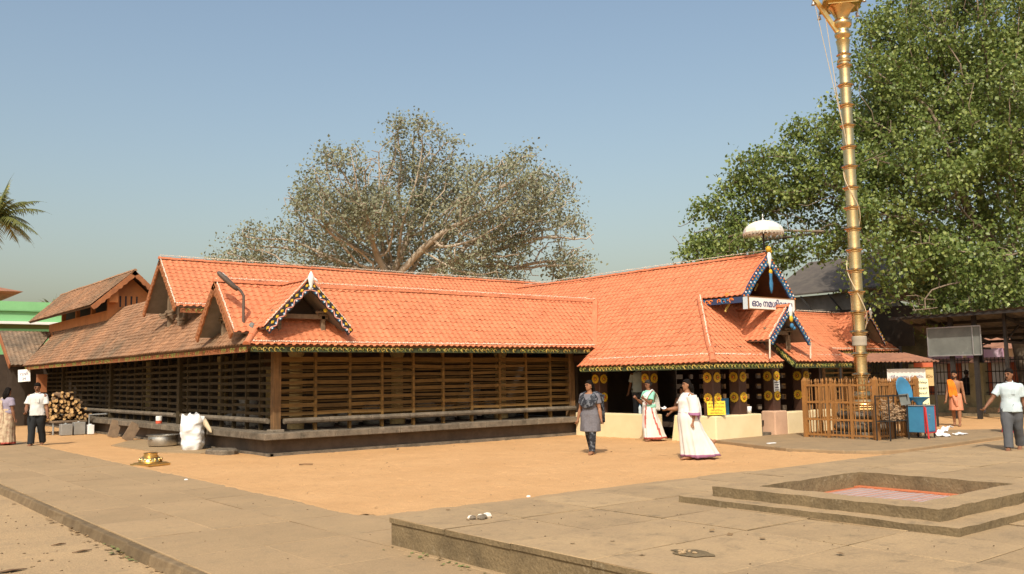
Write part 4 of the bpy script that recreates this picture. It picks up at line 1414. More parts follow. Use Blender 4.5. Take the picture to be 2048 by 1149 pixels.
# ------------------------------------------------------------------ clerestory kitchen and far roofs on the side
kit = thing('kitchen_block', 'orange plastered clerestory with slit vents and old tiled gable roof', 'building', (9.7, 38.0, 0.0))
KX0, KX1, KY0, KY1 = 8.93, 10.45, 34.23, 43.4
kw = MB()
kw.prism([(KX0, KY0, 3.2), (KX1, KY0, 3.2), (KX1, KY0, 4.78), (9.69, KY0, 5.48), (KX0, KY0, 4.78)], (0, 0.12, 0))
kw.box(KX1 - 0.12, KX1, KY0 + 0.13, KY1, 3.2, 4.78)
kwall = kw.build('end_wall', 'orange_plaster', kit)
mb = MB(); mb.box(KX0 + 0.002, KX0 + 0.10, KY0 + 0.13, KY1, 3.2, 4.25); mb.build('side_wall', 'orange_plaster', kit)
mb = MB(); mb.box(KX0 + 0.5, KX0 + 0.55, KY0 + 0.13, KY1, 4.2, 4.9); mb.build('dark_lining', 'board_black', kit)
for i in range(4):
    x = 9.32 + i * 0.19
    mb = MB(); mb.box(x, x + 0.055, KY0 - 0.008, KY0 + 0.01, 4.38, 4.78); mb.build('slit_vent', 'board_black', kwall)
mb = MB(); mb.box(KX0 - 0.04, KX0 + 0.26, KY0 - 0.34, KY0 - 0.01, 4.52, 4.98); mb.build('corbel', 'orange_plaster', kit)
for y in (36.5, 38.8, 41.1):
    mb = MB(); mb.box(KX0, KX0 + 0.14, y - 0.08, y + 0.08, 4.25, 4.75); mb.build('clerestory_post', 'orange_plaster', kit)
kr = empty('roof', kit)
AZ = 5.64
kp = [(8.25, 33.75, 4.36), (8.25, 44.0, 4.36), (9.69, 45.0, AZ), (9.69, 33.75, AZ)]
kq = [(11.13, 33.75, 4.36), (11.13, 44.0, 4.36), (9.69, 45.0, AZ), (9.69, 33.75, AZ)]
dk = MB(); deck(dk, kp, 0.06); deck(dk, kq, 0.06); dk.build('roof_deck', 'deck_wood', kr)
tl = Tiling(kr, 'tile_weathered')
tl.slope(kp, (0, -1, 0), (1.44, 0, 1.28), origin=kp[0]); tl.slope(kq, (0, 1, 0), (-1.44, 0, 1.28), origin=kq[0], seen=False)
tl.finish(limit=150)
ridge_run(kr, (9.69, 33.72, AZ + 0.05), (9.69, 44.9, AZ + 0.05), 'ridge_old')
for s in (1, -1):
    bargeboard(kr, (9.69, 33.75, AZ + 0.04), (9.69 - s * 1.46, 33.75, 4.34), (0, -1, 0), 0.17, 'board_brown', wave=0.14)
# west porch at the far end
wp = thing('west_porch', 'weathered porch roof at the far end of the side gallery', 'building', (7.2, 42.0, 0.0))
pr = empty('roof', wp)
p_ = [(7.02, 40.75, 2.43), (7.56, 40.75, 2.43), (9.05, 43.3, 3.90), (6.98, 43.3, 3.90)]
dk = MB(); deck(dk, p_); dk.build('roof_deck', 'deck_wood', pr)
tl = Tiling(pr, 'tile_grey'); tl.slope(p_, (1, 0, 0), (0, 2.55, 1.47), origin=(7.02, 40.75, 2.43)); tl.finish(limit=60)
mb = MB(); mb.bar((7.0, 40.75, 2.40), (6.96, 43.3, 3.88), 0.05, 0.2); mb.build('verge_board', 'board_brown', pr)
mb = MB(); mb.box(4.5, 8.6, 41.9, 42.1, 0, 2.9); mb.box(7.0, 7.15, 41.0, 41.15, 0, 2.45); mb.build('porch_wall', 'hall_dark', wp)
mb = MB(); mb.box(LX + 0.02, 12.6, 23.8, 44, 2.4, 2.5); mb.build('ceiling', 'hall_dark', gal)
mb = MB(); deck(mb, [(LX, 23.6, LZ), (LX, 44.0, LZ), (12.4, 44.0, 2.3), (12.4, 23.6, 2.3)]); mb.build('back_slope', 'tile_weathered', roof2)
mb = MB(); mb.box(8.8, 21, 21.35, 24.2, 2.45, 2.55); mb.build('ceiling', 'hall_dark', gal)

# ------------------------------------------------------------------ golden flagstaff
FX, FY, FZ = 20.45, 12.0, 0.065
pole = thing('flagstaff', 'tall golden ringed temple flagstaff on a stone base', 'flagstaff', (FX, FY, FZ))
def octo(mb, r, z0, z1, mi=0, n=8):
    mb.prism([(FX + r * math.cos(2 * math.pi * (k + 0.5) / n), FY + r * math.sin(2 * math.pi * (k + 0.5) / n), z0) for k in range(n)], (0, 0, z1 - z0), mi)
mb = MB(); octo(mb, 0.78, FZ - 0.02, 0.20); mb.build('base_step', 'stone', pole, bevel=0.01)
def drum(z0, z1, r, name):
    mb = MB()
    prof = [(r * (0.90 + 0.12 * math.sin(math.pi * t)), z0 + (z1 - z0) * t) for t in [k / 8 for k in range(9)]]
    mb.lathe(prof, n=24, loc=(FX, FY, 0)); smooth_by_angle(mb.build(name, 'stone', pole))
drum(0.20, 0.40, 0.68, 'stone_drum'); 
mb = MB(); octo(mb, 0.55, 0.40, 0.50); mb.build('base_step', 'stone', pole)
drum(0.50, 0.68, 0.60, 'stone_drum')
mb = MB(); octo(mb, 0.52, 0.68, 0.74); octo(mb, 0.47, 0.74, 0.80); mb.build('gilded_plinth', 'gold', pole, bevel=0.01)
prof = [(0.36, 0.80), (0.40, 0.84), (0.38, 0.90), (0.29, 0.96), (0.27, 0.99), (0.31, 1.01), (0.31, 1.05), (0.24, 1.09), (0.22, 1.13), (0.17, 1.15)]
mb = MB(); mb.lathe(prof, n=28, loc=(FX, FY, 0)); smooth_by_angle(mb.build('lotus_base', 'gold', pole), 50)
rz = [1.15, 1.55, 2.05, 2.58, 3.07, 3.57, 4.10, 4.61, 5.13, 5.66, 6.16, 6.69, 7.19, 7.73, 8.25, 8.77, 9.27]
rad = lambda z: 0.160 - 0.0030 * z
for a, b in zip(rz, rz[1:]):
    mb = MB(); mb.lathe([(rad(a), a), (rad(a) * 1.02, a + 0.02), (rad(a) * 0.99, a + 0.06), (rad(b) * 0.985, b - 0.05), (rad(b), b)], n=24, loc=(FX, FY, 0))
    smooth_by_angle(mb.build('shaft_drum', 'gold', pole), 50)
for z in rz[1:]:
    r = rad(z)
    mb = MB(); mb.lathe([(r, z - 0.075), (r * 1.10, z - 0.06), (r * 1.12, z - 0.045), (r * 1.05, z - 0.035), (r * 1.3, z - 0.022), (r * 1.42, z), (r * 1.3, z + 0.022), (r * 1.05, z + 0.03), (r, z + 0.045)], n=24, loc=(FX, FY, 0))
    smooth_by_angle(mb.build('shaft_ring', 'gold', pole), 60)
prof = [(0.132, 9.27), (0.132, 9.36), (0.165, 9.38), (0.17, 9.42), (0.14, 9.45), (0.14, 9.52), (0.18, 9.55), (0.14, 9.59), (0.135, 9.62), (0.15, 9.80), (0.175, 9.92), (0.145, 9.95),
        (0.155, 10.0), (0.19, 10.04), (0.20, 10.10), (0.165, 10.15), (0.155, 10.20), (0.16, 10.24), (0.225, 10.30), (0.24, 10.37), (0.215, 10.44), (0.16, 10.48), (0.17, 10.54), (0.20, 10.60), (0.25, 10.70), (0.33, 10.78)]
mb = MB(); mb.lathe(prof, n=26, loc=(FX, FY, 0)); smooth_by_angle(mb.build('capital', 'gold', pole), 45)
mb = MB()
A = R_(40)
def rotp(x, y):
    return (FX + x * math.cos(A) - y * math.sin(A), FY + x * math.sin(A) + y * math.cos(A))
for r, z0, z1 in ((0.36, 10.78, 10.84), (0.48, 10.84, 10.92), (0.38, 10.92, 11.0)):
    mb.prism([rotp(sx * r, sy * r) + (z0,) for sx, sy in ((-1, -1), (1, -1), (1, 1), (-1, 1))], (0, 0, z1 - z0))
mb.build('capital_plate', 'brass', pole)
mb = MB(); mb.lathe([(0.2, 11.0), (0.1, 11.1), (0.14, 11.3), (0.2, 11.45), (0.12, 11.6), (0.04, 11.8), (0.01, 12.0)], n=16, loc=(FX, FY, 0)); smooth_by_angle(mb.build('crown_pot', 'gold', pole))
armv = Vector((-0.60, 0.36, 0))
a0, a1 = Vector((FX, FY, 9.95)), Vector((FX, FY, 11.05)) + armv * 1.05
mb = MB(); mb.bar(a0, a1, 0.08, 0.10); mb.bar(a1 - armv * 0.1, a1 + armv * 0.25 + Vector((0, 0, 0.25)), 0.06, 0.06); mb.build('side_arm', 'brass', pole)
for p in (a1 + Vector((0.02, 0.02, -0.12)),) + tuple(Vector(rotp(sx * 0.47, sy * 0.47) + (10.80,)) for sx, sy in ((1, -1), (-1, -1), (1, 1))):
    mb = MB(); mb.lathe([(0.008, 0.10), (0.008, 0.02), (0.03, 0.0), (0.04, -0.06), (0.055, -0.09), (0.02, -0.10)], n=10, loc=tuple(p)); mb.build('bell', 'aluminium', pole, smooth=True)
mb = MB(); mb.tube([a1, a1 + Vector((0.25, -0.15, -1.6)), Vector((FX - 0.20, FY - 0.05, 7.4))], 0.008, n=4); mb.tube([a1 * 0.6 + a0 * 0.4, Vector((FX - 0.23, FY + 0.1, 8.5)), Vector((FX - 0.18, FY - 0.05, 7.2))], 0.008, n=4); mb.build('hoist_cord', 'rope', pole)
mb = MB()
pts = []
for k in range(60):
    t = k / 59
    a = 2.2 + t * 11
    z = 6.6 - 4.3 * t
    r = rad(z) * (1.06 + 0.28 * abs(math.sin(t * 9)))
    pts.append((FX + r * math.cos(a), FY + r * math.sin(a), z))
mb.tube(pts, 0.012, n=4); mb.build('wound_cord', 'rope', pole)
mb = MB(); mb.lathe([(0.160, 2.24), (0.172, 2.26), (0.170, 2.34), (0.175, 2.40), (0.172, 2.46), (0.160, 2.48)], n=24, loc=(FX, FY, 0)); mb.build('cloth_wrap', 'wrap_tan', pole)

# fence round it: posts, rails and pickets
fen = thing('picket_fence', 'square brown wooden picket fence round the golden pole', 'fence', (20.4, 12.05, FZ))
fx0, fx1, fy0, fy1 = 19.5, 21.35, 11.12, 12.96
corners = [(fx0, fy1), (fx0, fy0), (fx1, fy0), (fx1, fy1)]
pk = MB(); h = 1.42
pk.loft([[(r * math.cos(t), r * math.sin(t), z) for t in [2 * math.pi * k / 6 for k in range(6)]] for r, z in ((0.012, 0.03), (0.012, h - 0.10), (0.020, h - 0.075), (0.015, h - 0.04), (0.003, h))])
pk_me = pk.mesh('picket', 'fence_wood')
for i in range(4):
    a, b = Vector(corners[i] + (FZ,)), Vector(corners[(i + 1) % 4] + (FZ,))
    for t in (0.0, 1 / 3, 2 / 3):
        p = a + (b - a) * t
        w = 0.052 if t == 0 else 0.032
        mb = MB(); mb.box(p.x - w, p.x + w, p.y - w, p.y + w, FZ, FZ + (1.36 if t == 0 else 1.28))
        if t == 0:
            mb.add([(p.x - w, p.y - w, FZ + 1.36), (p.x + w, p.y - w, FZ + 1.36), (p.x + w, p.y + w, FZ + 1.36), (p.x - w, p.y + w, FZ + 1.36), (p.x, p.y, FZ + 1.45)], [(0, 1, 4), (1, 2, 4), (2, 3, 4), (3, 0, 4)])
        mb.build('fence_post', 'fence_wood', fen)
    for z in (0.07, 0.43, 0.84, 1.24):
        mb = MB(); mb.bar(a + Vector((0, 0, z)), b + Vector((0, 0, z)), 0.035, 0.045); mb.build('fence_rail', 'fence_wood', fen)
    n = 18
    for k in range(1, n):
        p = a + (b - a) * (k / n)
        o = link('picket', pk_me, fen)
        o.matrix_basis = Matrix.Translation(p + Vector((random.gauss(0, 0.004), random.gauss(0, 0.004), random.gauss(-0.015, 0.012)))) @ Matrix.Rotation(random.gauss(0, 0.012), 4, 'X') @ Matrix.Rotation(random.gauss(0, 0.012), 4, 'Y')

# ------------------------------------------------------------------ things round the pole
rk = thing('husk_rack', 'rusty wire rack heaped with coconut husk beside the fence', 'rack', (19.7, 10.85, FZ))
rx0, rx1, ry0, ry1 = 19.30, 20.10, 10.70, 11.02
for (x, y) in ((rx0, ry0), (rx1, ry0), (rx1, ry1), (rx0, ry1)):
    mb = MB(); mb.bar((x, y, FZ), (x, y, 1.08), 0.025, 0.025); mb.build('rack_leg', 'dark_steel', rk)
for z in (0.50, 1.06):
    for (a, b) in (((rx0, ry0), (rx1, ry0)), ((rx1, ry0), (rx1, ry1)), ((rx1, ry1), (rx0, ry1)), ((rx0, ry1), (rx0, ry0))):
        mb = MB(); mb.bar(a + (z,), b + (z,), 0.02, 0.02); mb.build('rack_bar', 'dark_steel', rk)
mb = MB(); mb.box(rx0 + 0.005, rx1 - 0.005, ry0 + 0.005, ry1 - 0.005, 0.485, 0.495); mb.build('rack_tray', 'dark_steel', rk)
mb = MB(); mb.prism([(rx1 - 0.30, ry0 - 0.03, 0.84), (rx1 + 0.12, ry0 - 0.03, 0.86), (rx1 + 0.12, ry0 + 0.02, 1.10), (rx1 - 0.30, ry0 + 0.02, 1.09)], (0, 0.012, 0)); mb.build('sheet_flap', 'grey_sheet', rk)
hk = MB()
for i in range(330):
    f = random.random()
    c = Vector((random.uniform(rx0 + 0.03, rx1 - 0.03), random.uniform(ry0 - 0.005, ry1 - 0.03), 0))
    top = 1.02 - 0.30 * (c.x - rx0) / (rx1 - rx0)
    c.z = 0.51 + (top - 0.51) * f
    d = Vector((random.gauss(0, 1), random.gauss(0, 1), random.gauss(0, 0.6))).normalized()
    l = random.uniform(0.04, 0.10)
    u = d.orthogonal().normalized()
    hk.tube([c - d * l * 0.5, c + u * 0.012, c + d * l * 0.5], [0.006, 0.016, 0.006], n=4, squash=0.5)
hk.build('husk_heap', 'husk', rk, kind='stuff', fix=False)

cab = thing('blue_cabinet', 'blue steel cabinet with red trim beside the husk rack', 'cabinet', (20.75, 10.75, FZ))
cx0, cx1, cy0, cy1 = 20.48, 20.95, 10.50, 10.93
mb = MB(); mb.box(cx0, cx1, cy0, cy1, 0.20, 0.80); mb.build('cabinet_body', 'blue_enamel', cab, bevel=0.012)
mb = MB(); mb.box(cx0 - 0.015, cx1 + 0.015, cy0 - 0.015, cy1 + 0.015, 0.802, 0.822); mb.build('cabinet_top', 'galvanised', cab, bevel=0.005)
mb = MB(); mb.box(cx0 + 0.02, cx1 - 0.02, cy0 - 0.012, cy0 - 0.002, 0.23, 0.78); mb.build('cabinet_door', 'blue_enamel', cab, bevel=0.004)
for (x, y) in ((cx0 + 0.02, cy0 + 0.02), (cx1 - 0.02, cy0 + 0.02), (cx1 - 0.02, cy1 - 0.02), (cx0 + 0.02, cy1 - 0.02)):
    mb = MB(); mb.bar((x, y, FZ), (x, y, 0.20), 0.03, 0.03); mb.build('cabinet_leg', 'dark_steel', cab)
for (a, b) in (((cx0 - 0.008, cy0 - 0.008, 0.19), (cx0 - 0.008, cy0 - 0.008, 0.80)), ((cx1 + 0.006, cy0 - 0.008, 0.19), (cx1 + 0.006, cy0 - 0.008, 0.80)), ((cx0 - 0.008, cy0 - 0.008, 0.192), (cx1 + 0.006, cy0 - 0.008, 0.192))):
    mb = MB(); mb.bar(a, b, 0.022, 0.022); mb.build('red_trim', 'paint_red', cab)
mb = MB(); mb.bar((cx0 - 0.06, cy0 - 0.10, FZ), (cx0 - 0.01, cy0 - 0.03, 0.78), 0.035, 0.02); mb.build('red_strap', 'paint_red', cab)
mb = MB(); disc(mb, (cx1 - 0.28, cy0 - 0.013, 0.60), (0, -1, 0), 0.022, 0.012, 0, 8); disc(mb, (cx1 - 0.28, cy0 - 0.013, 0.53), (0, -1, 0), 0.018, 0.012, 0, 8); mb.build('lock', 'galvanised', cab)
fn = thing('funnel_bowl', 'blue funnel with its round lid tipped open, standing on the cabinet', 'funnel', (20.72, 10.73, 0.822))
mb = MB(); mb.lathe([(0.05, 0.823), (0.07, 0.835), (0.08, 0.88), (0.17, 0.95), (0.235, 1.0), (0.242, 1.005), (0.22, 0.995), (0.07, 0.90)], n=26, loc=(20.72, 10.73, 0)); mb.build('funnel', 'blue_enamel', fn, smooth=True)
mb = MB(); prof = [(0.0, 0.055), (0.10, 0.048), (0.20, 0.03), (0.275, 0.0), (0.285, 0.004), (0.21, 0.04), (0.10, 0.06), (0.0, 0.068)]
vs, fs = [], []
n = 26
M = frame((20.50, 10.95, 1.17), (0.97, -0.12, 0.0), (-0.20, 0.12, 0.95))
for r, z in prof:
    for k in range(n):
        a = 2 * math.pi * k / n
        vs.append(M @ Vector((r * math.cos(a), r * 1.12 * math.sin(a), -z)))
for i in range(len(prof) - 1):
    for k in range(n):
        fs.append((i * n + k, i * n + (k + 1) % n, (i + 1) * n + (k + 1) % n, (i + 1) * n + k))
mb.add(vs, fs); mb.build('lid', 'blue_enamel', fn, smooth=True)

# litter of white paper by the cabinet
for i, (x, y, sx, sy, rz_, zz, lab) in enumerate(((21.55, 10.62, 0.55, 0.30, 0.5, 0.10, 'crumpled white paper sheet lying nearest the cabinet'), (21.95, 10.80, 0.42, 0.22, -0.3, 0.22, 'white paper roll propped up beside the cabinet'), (22.25, 10.55, 0.6, 0.22, 0.2, 0.08, 'long white packet lying farthest from the cabinet'))):
    vs, fs = [], []
    nn = 9
    for j in range(nn):
        for k in range(nn):
            u, w = (j / (nn - 1) - 0.5) * sx, (k / (nn - 1) - 0.5) * sy
            z = FZ + 0.012 + zz * 0.5 * abs(mnoise.noise(Vector((u * 6 + i * 3, w * 7, i)))) * 1.6 + (0.16 * (j / (nn - 1)) if i == 1 else 0)
            vs.append((x + u * math.cos(rz_) - w * math.sin(rz_), y + u * math.sin(rz_) + w * math.cos(rz_), z))
    for j in range(nn - 1):
        for k in range(nn - 1):
            fs.append((j * nn + k, (j + 1) * nn + k, (j + 1) * nn + k + 1, j * nn + k + 1))
    mb = MB(); mb.add(vs, fs); o = mb.build('paper_litter', 'plastic_white', None, fix=False); md = o.modifiers.new('s', 'SOLIDIFY'); md.thickness = 0.006
    tag(o, lab, 'paper', 'papers by the cabinet')

# notice boards
def notice(name, label, cat, M, w, h, boardmat, lines, inkmat, size, t=0.02, group=None):
    o = thing(name, label, cat, M.translation, group)
    b = MB(); b.box(-w / 2, w / 2, -h / 2, h / 2, -t, 0); ob = b.build('board', boardmat, o); ob.matrix_basis = M
    for body, yy, sz in lines:
        me = text_mesh(body, sz, 0.002, inkmat, 'lettering')
        l = link('lettering', me, o)
        xs = [v.co.x for v in me.vertices]
        k = min(1.0, (w * 0.88) / max(1e-3, (max(xs) - min(xs)))) if xs else 1
        l.matrix_basis = M @ Matrix.Translation((0, yy, 0.003)) @ Matrix.Diagonal((k, 1, 1, 1))
    return o
notice('standing_notice', 'tall cream notice board with black lettering leaning behind the fence', 'sign', frame((22.62, 11.62, 0.90), (0.55, -0.83, 0), (0.05, 0.06, 1)), 0.32, 1.02, 'sign_cream',
       [('ശ്രദ്ധിക്കുക', 0.42, 0.08), ('ഭക്തജന', 0.27, 0.08), ('ങ്ങൾ', 0.14, 0.08), ('പാദ', 0.0, 0.08), ('രക്ഷകൾ', -0.13, 0.08), ('ധരിച്ച്', -0.26, 0.08)], 'ink', 0.08)
notice('hall_notice', 'yellow notice board with brown lettering leaning on the low wall', 'sign', frame((17.46, 14.04, 0.81), (0.80, -0.60, 0), (0.05, 0.08, 1)), 0.44, 0.33, 'sign_yellow',
       [('ക്ഷേത്രം വക', 0.11, 0.06), ('വഴിപാട് വിവരം', 0.03, 0.06), ('ദേവസ്വം', -0.05, 0.06), ('അറിയിപ്പ്', -0.12, 0.06)], 'ink_brown', 0.06)
o = MB(); o.box(17.86, 18.32, 14.34, 14.36, 0.45, 1.02); b = o.build('blue_board', 'paint_blue'); tag(b, 'plain blue board standing behind the yellow notice', 'board')
notice('pillar_notice', 'white paper notice pasted on the pillar by the entrance steps', 'sign', frame((20.05, 14.138, 1.29), (1, 0, 0), (0, 0, 1)), 0.25, 0.30, 'paint_white',
       [('അറിയിപ്പ്', 0.09, 0.05), ('ഭക്തർ', 0.03, 0.05), ('ശ്രദ്ധ', -0.04, 0.05), ('ക്കുക', -0.10, 0.05)], 'ink', 0.05, t=0.004)
# water bottle, cup, cloth on the low wall
bt = thing('water_bottle', 'clear plastic water bottle standing on the low wall', 'bottle', (17.45, 16.52, 0.62))
mb = MB(); mb.lathe([(0.036, 0.62), (0.040, 0.63), (0.040, 0.68), (0.036, 0.70), (0.040, 0.72), (0.040, 0.79), (0.014, 0.84)], n=14, loc=(17.45, 16.52, 0)); mb.build('bottle_body', 'shirt_blue', bt, smooth=True)
mb = MB(); mb.lathe([(0.016, 0.84), (0.016, 0.865)], n=10, loc=(17.45, 16.52, 0)); mb.build('cap', 'paint_blue', bt)
mb = MB(); mb.lathe([(0.05, 0.62), (0.07, 0.80), (0.075, 0.80), (0.06, 0.64)], n=16, loc=(18.85, 14.15, 0)); o = mb.build('steel_cup', 'plastic_white', smooth=True); tag(o, 'white cup standing on the low wall near the steps', 'cup')
mb = MB(); 
for k in range(26):
    a = random.uniform(0, 6.28); l = random.uniform(0.10, 0.24)
    c = Vector((17.5, 15.45, 0.03)); d = Vector((math.cos(a) * 0.7, math.sin(a) * 0.7, random.uniform(0.6, 1.6))).normalized(); s = d.orthogonal().normalized() * 0.028
    mb.add([c, c + d * l * 0.5 + s, c + d * l, c + d * l * 0.5 - s], [(0, 1, 2, 3)])
o = mb.build('potted_herb', 'leaf_right', fix=False); tag(o, 'small green herb growing in the doorway of the low wall', 'plant')

# ------------------------------------------------------------------ parasol over the ridge
um = thing('temple_parasol', 'cream ceremonial parasol with fringe on the ridge above the main gable', 'parasol', (RX, 14.2, 4.72))
mb = MB(); mb.tube([(RX, 14.2, 4.72), (RX, 14.2, 5.60)], 0.028, n=8); mb.build('pole', 'dark_steel', um)
n = 10; rr = 0.52
for k in range(n):
    vs, fs = [], []
    for j in range(7):
        t = j / 6
        r = rr * math.sin(t * math.pi * 0.5); z = 5.60 - 0.32 * (1 - math.cos(t * math.pi * 0.5))
        for a in (0, 0.25, 0.5, 0.75, 1.0):
            an = 2 * math.pi * (k + a) / n + 0.25
            sag = 1 - 0.05 * math.sin(a * math.pi) * t
            vs.append((RX + r * sag * math.cos(an), 14.2 + r * sag * math.sin(an), z))
    for j in range(6):
        for i in range(4):
            fs.append((j * 5 + i, j * 5 + i + 1, (j + 1) * 5 + i + 1, (j + 1) * 5 + i))
    mb = MB(); mb.add(vs, fs); mb.build('canopy_gore', 'cloth_white' if k % 2 else 'cloth_cream', um, fix=False)
mb = MB()
for k in range(90):
    an = 2 * math.pi * k / 90
    p = Vector((RX + rr * math.cos(an), 14.2 + rr * math.sin(an), 5.28))
    l = 0.07 + 0.03 * (k % 3 == 0)
    q = Vector((-math.sin(an), math.cos(an), 0)) * 0.013
    mb.add([p - q, p + q, p + q * 0.3 - Vector((0, 0, l)), p - q * 0.3 - Vector((0, 0, l))], [(0, 1, 2, 3)])
mb.build('fringe', 'cloth_cream', um, kind='stuff', fix=False)
for k in range(n):
    an = 2 * math.pi * k / n + 0.25
    mb = MB(); mb.tube([(RX, 14.2, 5.30), (RX + rr * 0.95 * math.cos(an), 14.2 + rr * 0.95 * math.sin(an), 5.30)], 0.007, n=4); mb.build('rib', 'dark_steel', um)
mb = MB(); mb.lathe([(0.05, 5.60), (0.03, 5.64), (0.012, 5.68), (0.035, 5.72), (0.012, 5.76), (0.004, 5.80)], n=10, loc=(RX, 14.2, 0)); mb.build('finial', 'aluminium', um, smooth=True)

# ------------------------------------------------------------------ street lamp fixed at the roof corner
sl = thing('street_lamp', 'dark street lamp on a bent pole at the roof corner', 'street lamp', (7.62, 18.7, 2.6))
mb = MB(); mb.tube([(7.62, 18.7, 2.45), (7.62, 18.7, 3.46), (7.57, 18.73, 3.56), (7.48, 18.78, 3.66)], 0.032, n=8); mb.build('lamp_pole', 'lamp_dark', sl)
hd = MB()
a, b = Vector((7.51, 18.76, 3.58)), Vector((7.16, 18.98, 3.97)); d = (b - a).normalized(); sd = Vector((0.53, 0.85, 0)).normalized(); sd = (sd - d * sd.dot(d)).normalized(); up = d.cross(sd)
rings_ = []
for t, w, hh in ((0.0, 0.04, 0.03), (0.12, 0.085, 0.05), (0.35, 0.12, 0.06), (0.75, 0.125, 0.06), (0.95, 0.10, 0.05), (1.0, 0.07, 0.03)):
    c = a + (b - a) * t
    rings_.append([c + sd * (w * math.cos(q)) + up * (hh * math.sin(q)) for q in [2 * math.pi * k / 10 for k in range(10)]])
hd.loft(rings_); hd.build('lamp_head', 'lamp_dark', sl, smooth=True)
vis = up if up.dot(CAM - a) > 0 else -up
mb = MB(); disc(mb, a + (b - a) * 0.72 + vis * 0.052, vis, 0.085, 0.012, 0, 12); mb.build('lens', 'glass_lens', sl)
mb = MB(); mb.ball((7.78, 18.62, 2.80), (0.08, 0.07, 0.09), n=8, m=5); mb.build('junction_box', 'grey_sheet', sl)

# ------------------------------------------------------------------ things along the side of the gallery
# woven sack
def sack(name, label, c, rx, ry, h, matname='plastic_white', seed=0, group=None, lean=0.0, n=22, m=16):
    vs, fs = [], []
    for j in range(m + 1):
        t = j / m
        z = h * t
        w = (1.0 - 0.10 * (t - 0.35) ** 2 * 4) * (1 if t < 0.9 else 1 - (t - 0.9) * 4.5) * (0.86 + 0.14 * min(1, t * 6))
        for k in range(n):
            a = 2 * math.pi * k / n
            f = 1 + 0.24 * mnoise.noise(Vector((math.cos(a) * 1.4, math.sin(a) * 1.4, t * 4 + seed * 7))) + 0.13 * abs(mnoise.noise(Vector((math.cos(a) * 3.5, math.sin(a) * 3.5, t * 9 + seed)))) - 0.05
            vs.append((c[0] + rx * w * f * math.cos(a) + lean * t * t, c[1] + ry * w * f * math.sin(a) - lean * 0.4 * t, c[2] + z * (1 + (0.10 * mnoise.noise(Vector((math.cos(a) * 2, math.sin(a) * 2, seed))) if t > 0.85 else 0))))
    for j in range(m):
        for k in range(n):
            fs.append((j * n + k, j * n + (k + 1) % n, (j + 1) * n + (k + 1) % n, (j + 1) * n + k))
    fs.append(tuple(m * n + k for k in range(n)))
    mb = MB(); mb.add(vs, fs); o = mb.build(name, matname, smooth=True)
    return tag(o, label, 'sack', group)
s1 = sack('woven_sack', 'bulging white woven sack standing against the plinth', (7.84, 22.3, 0.0), 0.29, 0.31, 0.82, seed=3, n=40, m=30)
sv = s1.data.vertices
for v in sv:
    if v.co.z > 0.66:
        v.co.z += 0.16 * mnoise.noise(Vector((v.co.x * 9, v.co.y * 9, 2.0)))
mb = MB(); mb.loft([[Vector((8.02 + 0.05 * t + 0.5 * 0.09 * math.cos(q) * w, 21.95 - 0.30 * t, 0.66 - 0.22 * t + 0.09 * math.sin(q) * w)) for q in [2 * math.pi * k / 8 for k in range(8)]] for t, w in ((0, 1.2), (0.4, 0.9), (0.8, 0.7), (1.0, 0.15))])
o = mb.build('folded_sacking', 'rope', smooth=True); tag(o, 'piece of brown sacking hanging beside the white sack', 'sacking')
pot = thing('cooking_pot', 'wide battered aluminium cooking pot on the ground by the plinth', 'pot', (7.80, 24.3, 0.0))
mb = MB(); mb.lathe([(0.30, 0.015), (0.355, 0.04), (0.375, 0.12), (0.37, 0.24), (0.36, 0.28), (0.42, 0.295), (0.42, 0.305), (0.345, 0.29), (0.35, 0.12), (0.30, 0.05)], n=32, loc=(7.72, 24.1, 0)); smooth_by_angle(mb.build('pot_body', 'aluminium', pot), 40)
mb = MB(); mb.tube([(7.40, 23.95, 0.22), (7.33, 23.92, 0.20), (7.33, 24.05, 0.20), (7.38, 24.1, 0.22)], 0.014, n=6); mb.build('pot_handle', 'aluminium', pot)
lamp = thing('brass_lamp_base', 'low brass lamp base with square foot standing alone on the sand', 'lamp base', (5.78, 18.8, 0.0))
M = Matrix.Translation((5.80, 18.85, 0.0)) @ Matrix.Rotation(R_(20), 4, 'Z')
mb = MB(); mb.box(-0.27, 0.27, -0.27, 0.27, 0.0, 0.04); mb.box(-0.23, 0.23, -0.23, 0.23, 0.041, 0.06); o = mb.build('square_foot', 'brass', lamp, bevel=0.006); o.matrix_basis = M
mb = MB(); mb.lathe([(0.21, 0.055), (0.225, 0.08), (0.21, 0.13), (0.17, 0.155), (0.15, 0.165), (0.15, 0.185), (0.13, 0.19), (0.13, 0.235), (0.145, 0.245), (0.10, 0.25)], n=28); o = smooth_by_angle(mb.build('dome', 'brass', lamp), 45); o.matrix_basis = M
mb = MB()
for k in range(14):
    a = 2 * math.pi * k / 14
    mb.ball((0.205 * math.cos(a), 0.205 * math.sin(a), 0.115), (0.03, 0.03, 0.04), n=6, m=4)
o = mb.build('lotus_petals', 'brass', lamp, smooth=True); o.matrix_basis = M
for i, (p, q, w, lab) in enumerate((((7.95, 29.6, 0.0), (8.12, 29.75, 0.5), 0.30, 'weathered plank leaning on the plinth, nearer the firewood'), ((7.80, 27.6, 0.0), (8.10, 27.7, 0.46), 0.30, 'weathered plank leaning on the plinth, nearer the cooking pot'))):
    mb = MB(); mb.bar(p, q, w, 0.03, up=(0, -1, 0.2)); o = mb.build('leaning_plank', 'old_timber', bevel=0.006)
    tag(o, lab, 'plank', 'planks by the plinth')
tin = thing('paint_tin', 'small red and white tin standing on the plinth kerb', 'tin', (8.3, 26.37, 0.5))
mb = MB(); mb.lathe([(0.085, 0.50), (0.085, 0.58)], n=16, loc=(8.32, 26.37, 0)); mb.build('tin_body', 'tin_red', tin)
